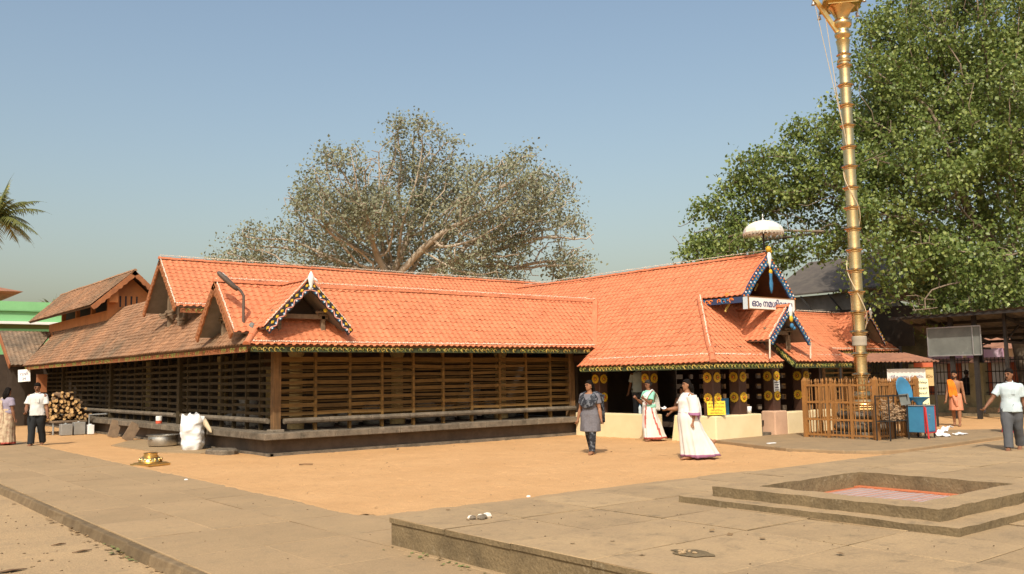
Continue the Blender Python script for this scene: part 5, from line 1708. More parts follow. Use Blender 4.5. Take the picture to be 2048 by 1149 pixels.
mb = MB(); mb.lathe([(0.085, 0.581), (0.085, 0.70), (0.075, 0.705)], n=16, loc=(8.32, 26.37, 0)); mb.build('tin_label', 'paint_white', tin)
st = MB(); st.loft([[(7.95 + 0.33 * w * math.cos(q) * (1 + 0.12 * math.sin(3 * q)), 20.6 + 0.48 * w * math.sin(q), z) for q in [2 * math.pi * k / 14 for k in range(14)]] for w, z in ((1, -0.02), (1, 0.07), (0.93, 0.10))])
o = st.build('stepping_stone', 'stone'); tag(o, 'flat worn stepping stone at the gallery corner', 'stone')
sheet('concrete_pad', [(6.85, 25.6), (7.0, 22.0), (7.55, 20.9), (8.3, 21.0), (8.3, 27.3), (7.8, 27.3)], 0.014, 0.08, 'concrete_slab')
# firewood on a rough stand
stn = thing('firewood_stand', 'rough plank and pipe stand carrying the firewood', 'stand', (7.5, 33.5, 0.0))
mb = MB(); mb.box(6.9, 7.95, 32.6, 35.2, 0.40, 0.45); mb.build('stand_top', 'old_timber', stn)
for (x, y) in ((6.95, 32.7), (7.9, 32.65), (6.95, 35.1), (7.9, 35.1)):
    mb = MB(); mb.tube([(x, y, 0), (x, y, 0.42)], 0.03, n=6); mb.build('pipe_leg', 'galvanised', stn)
mb = MB(); mb.tube([(8.02, 32.62, 0.0), (8.02, 32.62, 0.62), (8.3, 31.6, 0.66)], 0.028, n=6); mb.build('pipe_rail', 'galvanised', stn)
lg = []
for v in range(4):
    mb = MB(); n = 7; L = 0.55
    prof_r = [1 + 0.16 * random.uniform(-1, 1) for _ in range(n)]
    ring = lambda x, s: [(x, s * prof_r[k] * math.cos(2 * math.pi * k / n), s * prof_r[k] * math.sin(2 * math.pi * k / n)) for k in range(n)]
    mb.v = ring(-L / 2, 0.055) + ring(L / 2, 0.05)
    mb.f = [tuple(range(n - 1, -1, -1)), tuple(range(n, 2 * n))] + [(k, (k + 1) % n, (k + 1) % n + n, k + n) for k in range(n)]
    mb.m = [0, 0] + [1] * n
    lg.append(mb.mesh('firewood_log', ['firewood', 'bark']))
view = Vector((7.4, 33.8, 0)).normalized(); side = Vector((view.y, -view.x, 0))
rowz, row = 0.50, 0
while rowz < 1.42:
    half = 0.72 * (1 - (rowz - 0.5) / 1.05) + 0.05
    u = -half
    while u < half:
        for dep in (0.0,) if random.random() < 0.55 else (0.0, 0.5):
            o = bpy.data.objects.new('firewood_log', random.choice(lg)); C.objects.link(o)
            p = Vector((7.42, 33.4, 0)) + side * (u + random.gauss(0, 0.015)) + view * (dep + random.gauss(-0.2, 0.08)); p.z = rowz + random.gauss(0, 0.014)
            o.location = p
            o.rotation_euler = (random.uniform(0, 6.28), random.gauss(0, 0.10), math.atan2(view.y, view.x) + random.gauss(0, 0.28))
            s = random.uniform(0.65, 1.1); o.scale = (1, s, s)
            tag(o, 'split firewood log in the heap beside the side gallery', 'log', 'logs of the firewood heap')
        u += random.uniform(0.080, 0.115)
    rowz += 0.092
for i, (x, y, w, h, mt, lab) in enumerate(((7.25, 32.35, 0.34, 0.36, 'galvanised', 'grey square tin under the left part of the firewood stand'), (7.65, 32.40, 0.34, 0.40, 'galvanised', 'grey square tin under the middle of the firewood stand'), (7.98, 32.3, 0.18, 0.30, 'plastic_white', 'white plastic jar under the firewood stand'))):
    mb = MB(); mb.box(x - w / 2, x + w / 2, y - 0.15, y + 0.15, 0.0, h); mb.lathe([(0.05, h), (0.05, h + 0.03)], n=10, loc=(x, y, 0)); o = mb.build('storage_tin', mt, bevel=0.01); tag(o, lab, 'tin', 'tins under the firewood')
notice('hanging_sign', 'small white hanging sign with dark figures at the far eave', 'sign', frame((7.45, 40.3, 2.02), (0.85, -0.5, 0.1), (0, 0.05, 1)), 0.46, 0.48, 'paint_white', [('വഴി', 0.06, 0.17), ('24', -0.13, 0.14)], 'ink_blue', 0.1)
mb = MB(); mb.box(7.75, 8.1, 39.4, 39.6, 1.35, 2.05); o = mb.build('wall_box', 'board_brown'); tag(o, 'brown box fixed on the post beside the hanging sign', 'box')

# sacks stored behind the slats
k = 0
ORD = {(10.6, 0.485): 'lowest one, nearest the corner post', (11.3, 0.485): 'second from the corner post', (12.0, 0.485): 'third from the corner post', (12.7, 0.485): 'fourth from the corner post, before the second column',
       (13.6, 0.485): 'fifth from the corner post', (14.3, 0.485): 'sixth from the corner post', (15.1, 0.485): 'tallest one of the row', (15.25, 1.15): 'lying on top of the tallest one', (15.9, 0.485): 'second from the entrance hall', (16.5, 0.485): 'nearest the entrance hall'}
for (x, y, z, r, h) in ((12.0, 20.85, 0.485, 0.30, 0.5), (12.7, 20.9, 0.485, 0.32, 0.42), (11.3, 20.85, 0.485, 0.3, 0.36), (13.6, 20.8, 0.485, 0.33, 0.55), (14.3, 20.85, 0.485, 0.3, 0.45), (15.1, 20.9, 0.485, 0.33, 0.75), (15.25, 20.9, 1.15, 0.26, 0.36), (15.9, 20.85, 0.485, 0.33, 0.62), (16.5, 20.9, 0.485, 0.3, 0.5), (10.6, 20.8, 0.485, 0.28, 0.3)):
    sack('stored_sack', 'pale sack behind the slats, ' + ORD[(x, z)], (x, y, z), r, r * 0.8, h, 'sacking_pale', seed=k + 11, group='sacks behind the slats', n=14, m=9); k += 1
for (y, z, h, lab) in ((23.2, 0.485, 0.42, 'middle one of the three on the floor'), (22.6, 0.485, 0.36, 'the one nearest the corner post'), (22.9, 0.92, 0.3, 'topmost of the pile'), (23.9, 0.485, 0.3, 'the low one farthest from the corner post')):
    sack('stored_sack', 'pale bundle behind the side screen, ' + lab, (9.5, y, z), 0.26, 0.26, h, 'sacking_pale', seed=k + 11, group='bundles behind the side screen', n=14, m=9); k += 1

# ------------------------------------------------------------------ litter on the ground
def leaf_litter(name, label, c, n, spread, z, mats, size=0.05):
    mb = MB()
    for i in range(n):
        p = Vector((c[0] + random.gauss(0, spread[0]), c[1] + random.gauss(0, spread[1]), z + 0.006))
        a = random.uniform(0, 6.28); l = size * random.uniform(0.6, 1.4)
        d = Vector((math.cos(a), math.sin(a), random.uniform(-0.05, 0.35))); s = Vector((-math.sin(a), math.cos(a), random.uniform(-0.2, 0.4))) * l * 0.45
        mb.add([p, p + d * l * 0.5 + s, p + d * l, p + d * l * 0.5 - s], [(0, 1, 2), (0, 2, 3)])
    o = mb.build(name, mats, kind='stuff', fix=False)
    o['label'] = label
    return o
leaf_litter('dry_leaves', 'dry leaves and scraps caught along the path kerb', (2.78, 10.6), 60, (0.06, 1.6), -0.11, 'dry_leaf', 0.06)
leaf_litter('dry_leaves', 'dry leaves scattered on the platform slabs', (6.2, 6.0), 16, (1.0, 1.2), ZP, 'dry_leaf', 0.05)
leaf_litter('dry_leaves', 'dry leaves scattered over the sand court', (9.5, 13.0), 25, (3.5, 2.2), 0.0, 'dry_leaf', 0.045)
leaf_litter('weeds', 'tuft of weeds at the kerb of the path', (2.84, 10.0), 50, (0.05, 0.22), -0.10, 'weed', 0.07)
leaf_litter('weeds', 'weeds along the joint at the foot of the platform', (4.62, 6.9), 40, (0.05, 0.5), 0.01, 'weed', 0.04)
heap = thing('scrap_heap', 'little heap of stone chips and paper on the platform edge', 'rubble', (5.3, 7.15, ZP))
for i in range(7):
    mb = MB(); r = random.uniform(0.02, 0.055)
    mb.ball((5.3 + random.gauss(0, 0.08), 7.15 + random.gauss(0, 0.05), ZP + r * 0.4), (r, r * 0.8, r * 0.6), n=6, m=4); mb.build('stone_chip', 'stone' if i % 3 else 'cloth_cream', heap)
for i, (x, y, z, s, lab) in enumerate(((2.51, 10.33, -0.11, 0.10, 'dark dry leaf lying nearest the kerb weeds'), (2.42, 10.95, -0.11, 0.08, 'dark dry leaf lying farther along the kerb'), (1.74, 9.73, -0.11, 0.15, 'large dark scrap on the earth at the lower left corner'))):
    mb = MB(); mb.add([(x - s, y, z + 0.012), (x, y - s * 0.4, z + 0.03), (x + s, y + 0.02, z + 0.015), (x + 0.01, y + s * 0.4, z + 0.02)], [(0, 1, 2, 3)]); o = mb.build('fallen_leaf', 'bark', fix=False); md = o.modifiers.new('s', 'SOLIDIFY'); md.thickness = 0.006; tag(o, lab, 'leaf', 'fallen leaves on the earth')
mb = MB(); mb.tube([(7.85, 16.45, 0.02), (7.95, 16.40, 0.025), (8.08, 16.33, 0.018)], 0.012, n=5); o = mb.build('stick', 'bark'); tag(o, 'short dark stick lying on the sand', 'stick')
mb = MB(); mb.box(17.05, 17.30, 12.28, 12.36, 0.066, 0.085); o = mb.build('white_scrap', 'plastic_white', bevel=0.004); tag(o, 'white scrap lying on the apron edge', 'scrap')
for i, (x, y, lab) in enumerate(((7.94, 9.62, 'pale pebble on the sand behind the platform'), (5.32, 15.39, 'pale pebble on the sand beside the path'), (11.2, 18.3, 'small brown stone at the foot of the plinth'))):
    mb = MB(); mb.ball((x, y, 0.015), (0.035, 0.025, 0.02), n=7, m=4); o = mb.build('pebble', 'white_wall' if i < 2 else 'stone'); tag(o, lab, 'pebble')

def pebble_scatter(name, label, n, area, z, r, matname):
    mb = MB()
    for i in range(n):
        x, y = random.uniform(*area[:2]), random.uniform(*area[2:])
        q = random.uniform(*r)
        mb.ball((x, y, z + q * 0.3), (q * random.uniform(0.8, 1.5), q, q * 0.6), n=5, m=3)
    o = mb.build(name, matname, kind='stuff', fix=False); o['label'] = label
pebble_scatter('gravel', 'small stones strewn over the sand court', 160, (5.8, 18, 10.0, 18.6), 0.0, (0.005, 0.013), 'earth')
pebble_scatter('gravel', 'grit strewn over the long path', 120, (3.0, 5.4, 7.5, 24), 0.012, (0.004, 0.010), 'kerb_stone')
pebble_scatter('gravel', 'grit strewn over the earth beside the path', 120, (0.8, 2.75, 7.0, 16), -0.11, (0.006, 0.016), 'kerb_stone')
pebble_scatter('gravel', 'grit strewn over the platform slabs', 90, (4.8, 9, 2.0, 7.7), 0.277, (0.003, 0.008), 'kerb_stone')
bp = thing('broken_slab_patch', 'broken hole in the platform slabs filled with rubble', 'rubble', (5.41, 4.63, 0.277))
mb = MB(); nn = 18
rr_ = [0.17 * (1 + 0.5 * mnoise.noise(Vector((k * 0.9, 3, 0)))) for k in range(nn)]
ring_o = [(5.41 + rr_[k] * 0.75 * math.cos(2 * math.pi * k / nn), 4.63 + rr_[k] * math.sin(2 * math.pi * k / nn), 0.283) for k in range(nn)]
ring_i = [(5.41 + rr_[k] * 0.6 * math.cos(2 * math.pi * k / nn), 4.63 + rr_[k] * 0.8 * math.sin(2 * math.pi * k / nn), 0.2835) for k in range(nn)]
mb.add(ring_o + ring_i + [(5.41, 4.63, 0.284)], [(k, (k + 1) % nn, nn + (k + 1) % nn, nn + k) for k in range(nn)] + [(nn + k, nn + (k + 1) % nn, 2 * nn) for k in range(nn)])
mb.build('broken_edge', 'platform_face', bp)
for i in range(7):
    r = random.uniform(0.010, 0.024)
    mb = MB(); mb.ball((5.41 + random.gauss(0, 0.05), 4.63 + random.gauss(0, 0.07), 0.284 + r * 0.3), (r * 1.2, r, r * 0.6), n=6, m=4); mb.build('stone_chip', 'concrete_slab', bp)

# ------------------------------------------------------------------ right side: canopy, grille wall, shed, hall
def corrugated(mb, a, b, c, d, n, amp, mi=0):
    """sheet a-b (eave) to d-c (head), waves along a-b"""
    a, b, c, d = map(Vector, (a, b, c, d))
    nn = (b - a).cross(d - a).normalized()
    vs, fs = [], []
    for i in range(n + 1):
        t = i / n
        o = nn * (amp * math.sin(i * math.pi * 0.5))
        vs += [a + (b - a) * t + o, d + (c - d) * t + o]
    for i in range(n):
        fs.append((i * 2, i * 2 + 2, i * 2 + 3, i * 2 + 1))
    mb.add(vs, fs, mi)
can = thing('sheet_canopy', 'low pinkish corrugated canopy right of the far wing', 'canopy', (25.5, 13.8, 0.0))
mb = MB(); corrugated(mb, (24.0, 14.8, 1.92), (26.4, 13.0, 1.90), (27.6, 14.6, 2.18), (25.2, 16.4, 2.2), 96, 0.022)
o = mb.build('canopy_sheet', 'tile_far', can, fix=False); md = o.modifiers.new('s', 'SOLIDIFY'); md.thickness = 0.02
for (x, y) in ((24.2, 14.85), (26.4, 13.15), (27.4, 14.5), (25.3, 16.2)):
    mb = MB(); mb.tube([(x, y, -0.05), (x, y, 1.95)], 0.035, n=6); mb.build('canopy_post', 'dark_steel', can)
notice('cloth_banner', 'pale cloth banner with blue lettering hung under the canopy', 'banner', frame((25.9, 13.75, 1.50), (0.80, -0.60, 0), (0, 0, 1)), 1.15, 0.36, 'cloth_white', [('ശ്രീ മഹാദേവ ക്ഷേത്രം', -0.06, 0.12)], 'ink_blue', 0.1)
notice('stall_board', 'ochre board with a red header at the end of the canopy', 'board', frame((27.3, 13.8, 1.45), (0.8, -0.6, 0), (0, 0, 1)), 0.42, 0.60, 'column_cream', [('ഓം', 0.0, 0.16)], 'ink_brown', 0.1)
mb = MB(); mb.box(-0.3, 0.3, -0.02, 0.02, 1.72, 1.86); o = mb.build('header_board', 'red_wall'); o.matrix_world = Matrix.Translation((27.15, 13.85, 0)) @ Matrix.Rotation(R_(-37), 4, 'Z'); tag(o, 'dark red header board under the canopy edge', 'board')

gwl = thing('grille_wall', 'mossy low wall with piers and iron grille behind the saffron robed man', 'wall', (33.2, 15.0, 0.0))
for y in (17.2, 14.97, 12.5):
    mb = MB(); mb.box(33.0, 33.45, y - 0.24, y + 0.24, -0.1, 1.86); mb.build('wall_pier', 'olive_wall', gwl, bevel=0.02)
for a, b in ((15.22, 16.95), (12.75, 14.72), (9.0, 12.25), (17.45, 19.4)):
    mb = MB(); mb.box(33.05, 33.4, a, b, -0.1, 0.72); mb.build('wall_panel', 'olive_wall', gwl, bevel=0.015)
    for z in (0.82, 1.15, 1.55, 1.95):
        mb = MB(); mb.bar((33.2, a, z), (33.2, b, z), 0.035, 0.035); mb.build('grille_rail', 'dark_steel', gwl)
    y = a + 0.06
    while y < b:
        mb = MB(); mb.bar((33.2, y, 0.72), (33.2, y, 2.05), 0.02, 0.02); mb.build('grille_bar', 'dark_steel', gwl); y += 0.13
mb = MB(); mb.box(32.5, 33.0, 8.5, 19.4, -0.1, 0.10); mb.box(32.8, 33.0, 8.5, 15.3, 0.1, 0.30); mb.build('wall_step', 'concrete_stained', gwl)

cw = thing('striped_wall', 'compound wall painted in red and white stripes beyond the grille', 'wall', (39.0, 18.0, 0.0))
y = 4.0; k = 0
while y < 20:
    mb = MB(); mb.box(39.0 - 0.01 * (k % 2), 39.3, y, y + 0.62, -0.1, 1.9); mb.build('wall_stripe', 'red_wall' if k % 2 else 'white_wall', cw); y += 0.62; k += 1
mb = MB(); mb.prism([(38.8, 4, 1.9), (39.5, 4, 1.9), (39.15, 4, 2.12)], (0, 16.2, 0)); mb.build('tile_coping', 'tile_far', cw)
for i, (y, w, m, lab) in enumerate(((19.3, 1.5, 'banner_pink', 'pink hoarding over the striped wall nearest the temple'), (17.6, 1.5, 'banner_pink', 'pink and white hoarding over the middle of the striped wall'), (14.8, 2.0, 'banner_violet', 'violet hoarding over the far end of the striped wall'))):
    mb = MB(); mb.box(39.7, 39.8, y - w / 2, y + w / 2, 1.2, 2.5); o = mb.build('hoarding', m); tag(o, lab, 'hoarding', 'hoardings over the compound wall')
shop = thing('shop_row', 'row of low shops with red tiled roof beyond the compound wall', 'building', (52.0, 20.0, 0.0))
mb = MB(); mb.box(52, 56, 4, 40, -0.1, 3.0); mb.build('shop_wall', 'white_wall', shop)
mb = MB(); mb.prism([(50.5, 3.5, 2.7), (57, 3.5, 2.7), (54, 3.5, 4.6)], (0, 37, 0)); mb.build('shop_roof', 'tile_far', shop)

shed = thing('steel_shed', 'open steel shed with dark corrugated roof behind the grille wall', 'shed', (35.0, 13.0, 0.0))
mb = MB(); corrugated(mb, (30.2, 6.0, 3.72), (30.2, 16.2, 3.45), (35.6, 17.6, 2.78), (35.6, 4.5, 2.78), 130, 0.03); mb.build('roof_sheet', 'shed_sheet', shed, fix=False)
for x, z in ((30.3, 3.58), (31.6, 3.38), (33.0, 3.17), (34.3, 2.98), (35.5, 2.80)):
    mb = MB(); mb.bar((x, 5.5, z - 0.12), (x, 16.6, z - 0.14), 0.08, 0.10); mb.build('purlin', 'dark_steel', shed)
for y in (14.75, 13.96, 12.99, 11.2, 9.5):
    mb = MB(); mb.bar((30.9, y, -0.05), (30.9, y, 3.45), 0.13 if y > 13 else 0.08, 0.13); mb.build('steel_post', 'dark_steel', shed)
for y in (15.5, 12.99, 10.2):
    mb = MB(); mb.bar((30.9, y, 3.3), (35.5, y, 2.62), 0.08, 0.12); mb.bar((30.9, y, 2.5), (35.5, y, 2.4), 0.06, 0.07)
    for k in range(4):
        x0 = 30.9 + k * 1.15; mb.bar((x0, y, 2.5 - 0.025 * k), (x0 + 1.15, y, 3.12 - 0.16 * k), 0.04, 0.05)
    mb.build('truss', 'dark_steel', shed)
for y in (15.8, 12.0, 8.0):
    mb = MB(); mb.bar((35.4, y, -0.05), (35.4, y, 2.7), 0.12, 0.12); mb.build('steel_post', 'dark_steel', shed)
bl = thing('blank_signboard', 'large blank grey steel signboard fixed to the shed posts', 'signboard', (30.75, 14.6, 2.1))
mb = MB(); mb.box(30.74, 30.78, 13.70, 15.46, 2.12, 3.05); mb.build('board', 'grey_sheet', bl)
for (a, b) in (((30.72, 13.69, 3.06), (30.72, 15.47, 3.06)), ((30.72, 13.69, 2.11), (30.72, 15.47, 2.11)), ((30.72, 13.69, 2.11), (30.72, 13.69, 3.06)), ((30.72, 15.47, 2.11), (30.72, 15.47, 3.06)), ((30.71, 13.95, 2.12), (30.71, 13.95, 3.05))):
    mb = MB(); mb.bar(a, b, 0.03, 0.04); mb.build('board_frame', 'galvanised', bl)

hall = thing('assembly_hall', 'big hall with grey sheet roof and pale eave band behind the trees', 'building', (40.0, 22.0, 0.0))
mb = MB()
mb.prism([(38.3, 20.6, 5.35), (38.3, 27.6, 5.35), (42.5, 27.6, 7.4), (42.5, 20.6, 7.4)], (0, 0, 0.08)); mb.prism([(46.7, 20.6, 5.35), (46.7, 27.6, 5.35), (42.5, 27.6, 7.4), (42.5, 20.6, 7.4)], (0, 0, 0.08)); hr = mb.build('hall_roof', 'hall_roof', hall)
mb = MB(); mb.box(38.8, 38.95, 20.8, 27.3, 4.25, 5.32); mb.build('eave_band', 'soffit_grey', hall)  # white band given a grey colour that stands in for tree shade
for y in np.arange(21.0, 27, 1.5):
    mb = MB(); mb.bar((38.4, y, 5.3), (38.74, y - 0.7, 4.2), 0.08, 0.08); mb.build('eave_strut', 'dark_steel', hall)
    mb = MB(); mb.bar((38.9, y, -0.1), (38.9, y, 4.25), 0.25, 0.25); mb.build('hall_post', 'dark_steel', hall)
mb = MB(); mb.box(44.0, 44.2, 20.7, 27.4, -0.1, 4.3); mb.box(38.9, 44, 27.2, 27.4, -0.1, 4.3); mb.build('hall_wall', 'olive_wall', hall)
mb = MB(); mb.box(34.5, 44, 20.6, 27.4, 4.1, 4.2); mb.build('hall_ceiling', 'hall_dark', hall)
mb = MB(); mb.box(34.6, 34.7, 18.0, 27.4, 2.6, 4.2); mb.build('shade_panel', 'hall_dark', hall)

# ------------------------------------------------------------------ left background
gb = thing('green_building', 'flat roofed pale green building behind the side gallery', 'building', (12.0, 80.0, 0.0))
mb = MB(); mb.box(2, 17.2, 78.5, 90, -0.1, 6.0); mb.build('wall', 'green_paint', gb)
mb = MB(); mb.box(1.6, 17.5, 78.1, 90.4, 6.35, 6.55); mb.build('white_ledge', 'paint_white', gb)
mb = MB(); mb.box(2.1, 17.1, 78.6, 90, 6.01, 6.34); mb.build('dark_band', 'weed', gb)
mb = MB(); mb.box(1.9, 17.25, 78.4, 90, 6.56, 7.35); mb.box(1.7, 17.3, 78.2, 90.2, 7.36, 7.42); mb.box(1.7, 17.3, 78.2, 90.2, 7.43, 8.1); mb.build('parapet', 'green_paint', gb)
mb = MB(); mb.ball((19.0, 85, 7.9), (1.0, 0.8, 0.45), n=10, m=6); mb.build('water_tank', 'paint_white', gb)
hs = thing('hipped_house', 'house with brown hipped roof at the edge of the frame', 'building', (9.0, 70.0, 0.0))
mb = MB(); mb.box(6.0, 11.0, 68.5, 74, -0.1, 8.0); mb.build('wall', 'cream_paint', hs)
mb = MB(); mb.add([(5.0, 67.2, 7.85), (12.2, 67.2, 7.85), (12.2, 75.2, 7.85), (5.0, 75.2, 7.85), (8.6, 71.2, 8.9)], [(0, 1, 4), (1, 2, 4), (2, 3, 4), (3, 0, 4), (3, 2, 1, 0)]); mb.build('roof', 'tile_far', hs)

# ------------------------------------------------------------------ people
def remeshed(name, mb, mats, parent, voxel=0.011, smooth_it=3, matfun=None, kind=None):
    """fuses overlapping closed volumes into one continuous smooth skin"""
    me = mb.mesh(name, mats)
    bm = bmesh.new(); bm.from_mesh(me); bmesh.ops.recalc_face_normals(bm, faces=bm.faces); bm.to_mesh(me); bm.free()
    tmp = bpy.data.objects.new(name, me)
    C.objects.link(tmp)
    r = tmp.modifiers.new('r', 'REMESH'); r.mode = 'VOXEL'; r.voxel_size = voxel; r.use_smooth_shade = True
    s = tmp.modifiers.new('s', 'SMOOTH'); s.factor = 0.5; s.iterations = smooth_it
    dg = bpy.context.evaluated_depsgraph_get()
    out = bpy.data.meshes.new_from_object(tmp.evaluated_get(dg))
    bpy.data.objects.remove(tmp)
    out.name = name
    out.materials.clear()
    for m in (mats if isinstance(mats, (list, tuple)) else [mats]):
        out.materials.append(MATS[m])
    if matfun:
        idx = [matfun(p.center) for p in out.polygons]
        out.polygons.foreach_set('material_index', idx)
    else:
        out.polygons.foreach_set('material_index', [0] * len(out.polygons))
    out.polygons.foreach_set('use_smooth', [True] * len(out.polygons))
    o = bpy.data.objects.new(name, out)
    C.objects.link(o); o.parent = parent
    return o

def ell(c, rx, ry, n=20, fold=0.0, nf=9, ph=0.0, tx=0.0):
    """horizontal ring, rx front-back, ry sideways"""
    out = []
    for k in range(n):
        a = 2 * math.pi * k / n
        f = 1 + fold * math.sin(nf * a + ph)
        out.append(Vector((c[0] + rx * f * math.cos(a), c[1] + ry * f * math.sin(a), c[2] + tx * math.cos(a))))
    return out

def swing(L, fwd, out_, side):
    """vector of length L hanging down, swung forward and outward (degrees)"""
    f, o = R_(fwd), R_(out_)
    return Vector((L * math.sin(f) * math.cos(o), side * L * math.sin(o), -L * math.cos(f) * math.cos(o)))

class Figure:
    def __init__(s, label, loc, face, H=1.6, build=1.0, female=False, lean=0, legs=((8, 8), (-12, 20)), arms=((5, 10, 10, 0), (-5, 10, 10, 0)),
                 head=(0, 0), skin='skin', hairmat='hair', hair='short', stance=0.075, grip=0.35, cat='person', group=None, sit=None):
        s.H, s.b, s.f = H, build, female
        s.root = bpy.data.objects.new('person', None); C.objects.link(s.root)
        s.root.location = loc; s.root.rotation_euler = (0, 0, math.atan2(face[1], face[0]))
        tag(s.root, label, cat, group)
        s.tl = math.tan(R_(lean))
        L1, L2 = 0.240 * H, 0.235 * H
        # hips, knees and ankles; the lower foot rests on the ground
        feet = []
        for (a, k), sd in zip(legs, (1, -1)):
            kn = Vector((L1 * math.sin(R_(a)), sd * 0.0, -L1 * math.cos(R_(a))))
            an = kn + Vector((L2 * math.sin(R_(a - k)), 0, -L2 * math.cos(R_(a - k))))
            feet.append((kn, an))
        ankle_h = 0.042 * H
        zh = max(-min(f[1].z for f in feet) + ankle_h, 0.1)
        s.zh = zh
        dz = zh - 0.517 * H
        s.Z = lambda q: q * H + dz
        s.X = lambda z: s.tl * (z - zh)
        s.hip, s.knee, s.ank = [], [], []
        for (kn, an), sd in zip(feet, (1, -1)):
            h = Vector((0, sd * 0.052 * H, zh))
            s.hip.append(h); s.knee.append(h + kn + Vector((0, sd * (stance - 0.052 * H) * 0.5, 0))); s.ank.append(h + an + Vector((0, sd * (stance - 0.052 * H), 0)))
        zs = s.Z(0.783)
        sw = (0.096 if female else 0.108) * H * (0.6 + 0.4 * build)
        s.sh, s.el, s.wr = [], [], []
        for (fw, ow, ef, eo), sd in zip(arms, (1, -1)):
            p = Vector((s.X(zs), sd * sw, zs))
            e = p + swing(0.172 * H, fw, ow, sd)
            w = e + swing(0.150 * H, fw + ef, ow + eo, sd)
            s.sh.append(p); s.el.append(e); s.wr.append(w)
        s.headc = Vector((s.X(s.Z(0.93)) + 0.012 * H, 0, s.Z(0.932)))
        s.hm = Matrix.Translation(s.headc) @ Matrix.Rotation(R_(head[0]), 4, 'Z') @ Matrix.Rotation(R_(head[1]), 4, 'Y')
        s.body(skin, feet, legs, grip)
        s.hair(hair, hairmat)
    def torso_rings(s, extra=0.0, z0=0.50, z1=0.845, wide=1.0):
        H, b = s.H, s.b
        prof = [(0.50, 0.066, 0.088), (0.54, 0.074, 0.100), (0.60, 0.066 * (0.5 + 0.5 * b), 0.083), (0.65, 0.064, 0.086), (0.70, 0.068, 0.096), (0.755, 0.066, 0.104), (0.79, 0.056, 0.106), (0.815, 0.044, 0.086), (0.832, 0.034, 0.046), (0.85, 0.030, 0.034)]
        if s.f:
            prof = [(0.50, 0.072, 0.096), (0.54, 0.082, 0.108), (0.60, 0.070 * (0.45 + 0.55 * b), 0.084), (0.65, 0.066, 0.084), (0.70, 0.078, 0.090), (0.735, 0.080, 0.094), (0.78, 0.058, 0.096), (0.812, 0.044, 0.080), (0.832, 0.032, 0.042), (0.85, 0.027, 0.031)]
        out = []
        for q, rx, ry in prof:
            if q < z0 - 1e-6 or q > z1 + 1e-6:
                continue
            z = s.Z(q)
            sh = 0.010 * H if (s.f and 0.69 < q < 0.75) else 0
            out.append(ell((s.X(z) + sh, 0, z), rx * H * b + extra, ry * H * b * wide + extra))
        return out
    def body(s, skin, feet, legs, grip):
        H, b = s.H, s.b
        mb = MB()
        mb.loft(s.torso_rings())
        for i, sd in enumerate((1, -1)):
            mb.tube([s.hip[i] + Vector((0, 0, 0.02)), s.hip[i] * 0.5 + s.knee[i] * 0.5, s.knee[i]], [0.056 * H * b, 0.050 * H * b, 0.034 * H], n=12)
            mb.ball(s.knee[i], 0.035 * H, n=10, m=6)
            k, a = s.knee[i], s.ank[i]
            d = a - k
            mb.tube([k, k + d * 0.3 + Vector((-0.008, 0, 0)), k + d * 0.65, a], [0.033 * H, 0.037 * H * b, 0.026 * H, 0.021 * H], n=12)
            # foot, tilted with the shank when it leaves the ground
            tilt = legs[i][0] - legs[i][1]
            pitch = R_(max(0, -tilt - 8) * 0.9) if a.z > 0.055 * H else 0.0
            fx = Vector((math.cos(pitch), 0, -math.sin(pitch))); fz = Vector((math.sin(pitch), 0, math.cos(pitch)))
            base = a - fz * 0.042 * H
            rr = []
            for t, w, hgt in ((-0.045, 0.018, 0.030), (-0.02, 0.022, 0.046), (0.02, 0.023, 0.046), (0.06, 0.026, 0.030), (0.09, 0.028, 0.018), (0.108, 0.020, 0.012)):
                c = base + fx * (t * H)
                rr.append([c + Vector((0, w * H * math.cos(q), 0)) + fz * (hgt * H * (0.5 + 0.5 * math.sin(q))) for q in [2 * math.pi * j / 12 for j in range(12)]])
            mb.loft(rr)
            for j in range(5):
                c = base + fx * (0.100 * H - abs(j - 1) * 0.004 * H) + Vector((0, sd * (-0.018 + 0.009 * j) * H, 0)) + fz * 0.007 * H
                mb.ball(c, (0.014 * H, 0.0055 * H, 0.007 * H), n=6, m=4)
            # arm
            p, e, w = s.sh[i], s.el[i], s.wr[i]
            mb.ball(p, 0.036 * H * b, n=10, m=6)
            mb.tube([p, p * 0.5 + e * 0.5, e], [0.034 * H * b, 0.029 * H * b, 0.024 * H], n=10)
            mb.ball(e, 0.024 * H, n=8, m=5)
            mb.tube([e, e * 0.7 + w * 0.3, w], [0.024 * H, 0.0245 * H * b, 0.0155 * H], n=10)
            # hand: palm, four fingers and a thumb
            d = (w - e).normalized()
            fwdv = Vector((1, 0, 0)) if abs(d.x) < 0.8 else Vector((0, 0, 1))
            side = (fwdv - d * fwdv.dot(d)).normalized()          # across the palm, thumb side
            nrm = d.cross(side) * sd                                # palm normal
            pw = w + d * 0.050 * H
            mb.tube([w - d * 0.01, w + d * 0.02 * H, pw], [0.0155 * H, 0.021 * H, 0.022 * H], n=10, squash=0.6)
            for j, (off, ln) in enumerate(((0.016, 0.040), (0.0055, 0.046), (-0.005, 0.043), (-0.0145, 0.034))):
                b0 = pw + side * (off * H) - d * 0.008 * H
                g = grip
                j1 = b0 + (d * math.cos(g) - nrm * math.sin(g)) * (ln * 0.55 * H)
                j2 = j1 + (d * math.cos(g * 2.4) - nrm * math.sin(g * 2.4)) * (ln * 0.5 * H)
                mb.tube([b0, j1, j2], [0.0058 * H, 0.0054 * H, 0.0044 * H], n=6)
            t0 = w + d * 0.016 * H + side * 0.013 * H
            t1 = t0 + (d * 0.75 + side * 0.6 - nrm * 0.25).normalized() * 0.026 * H
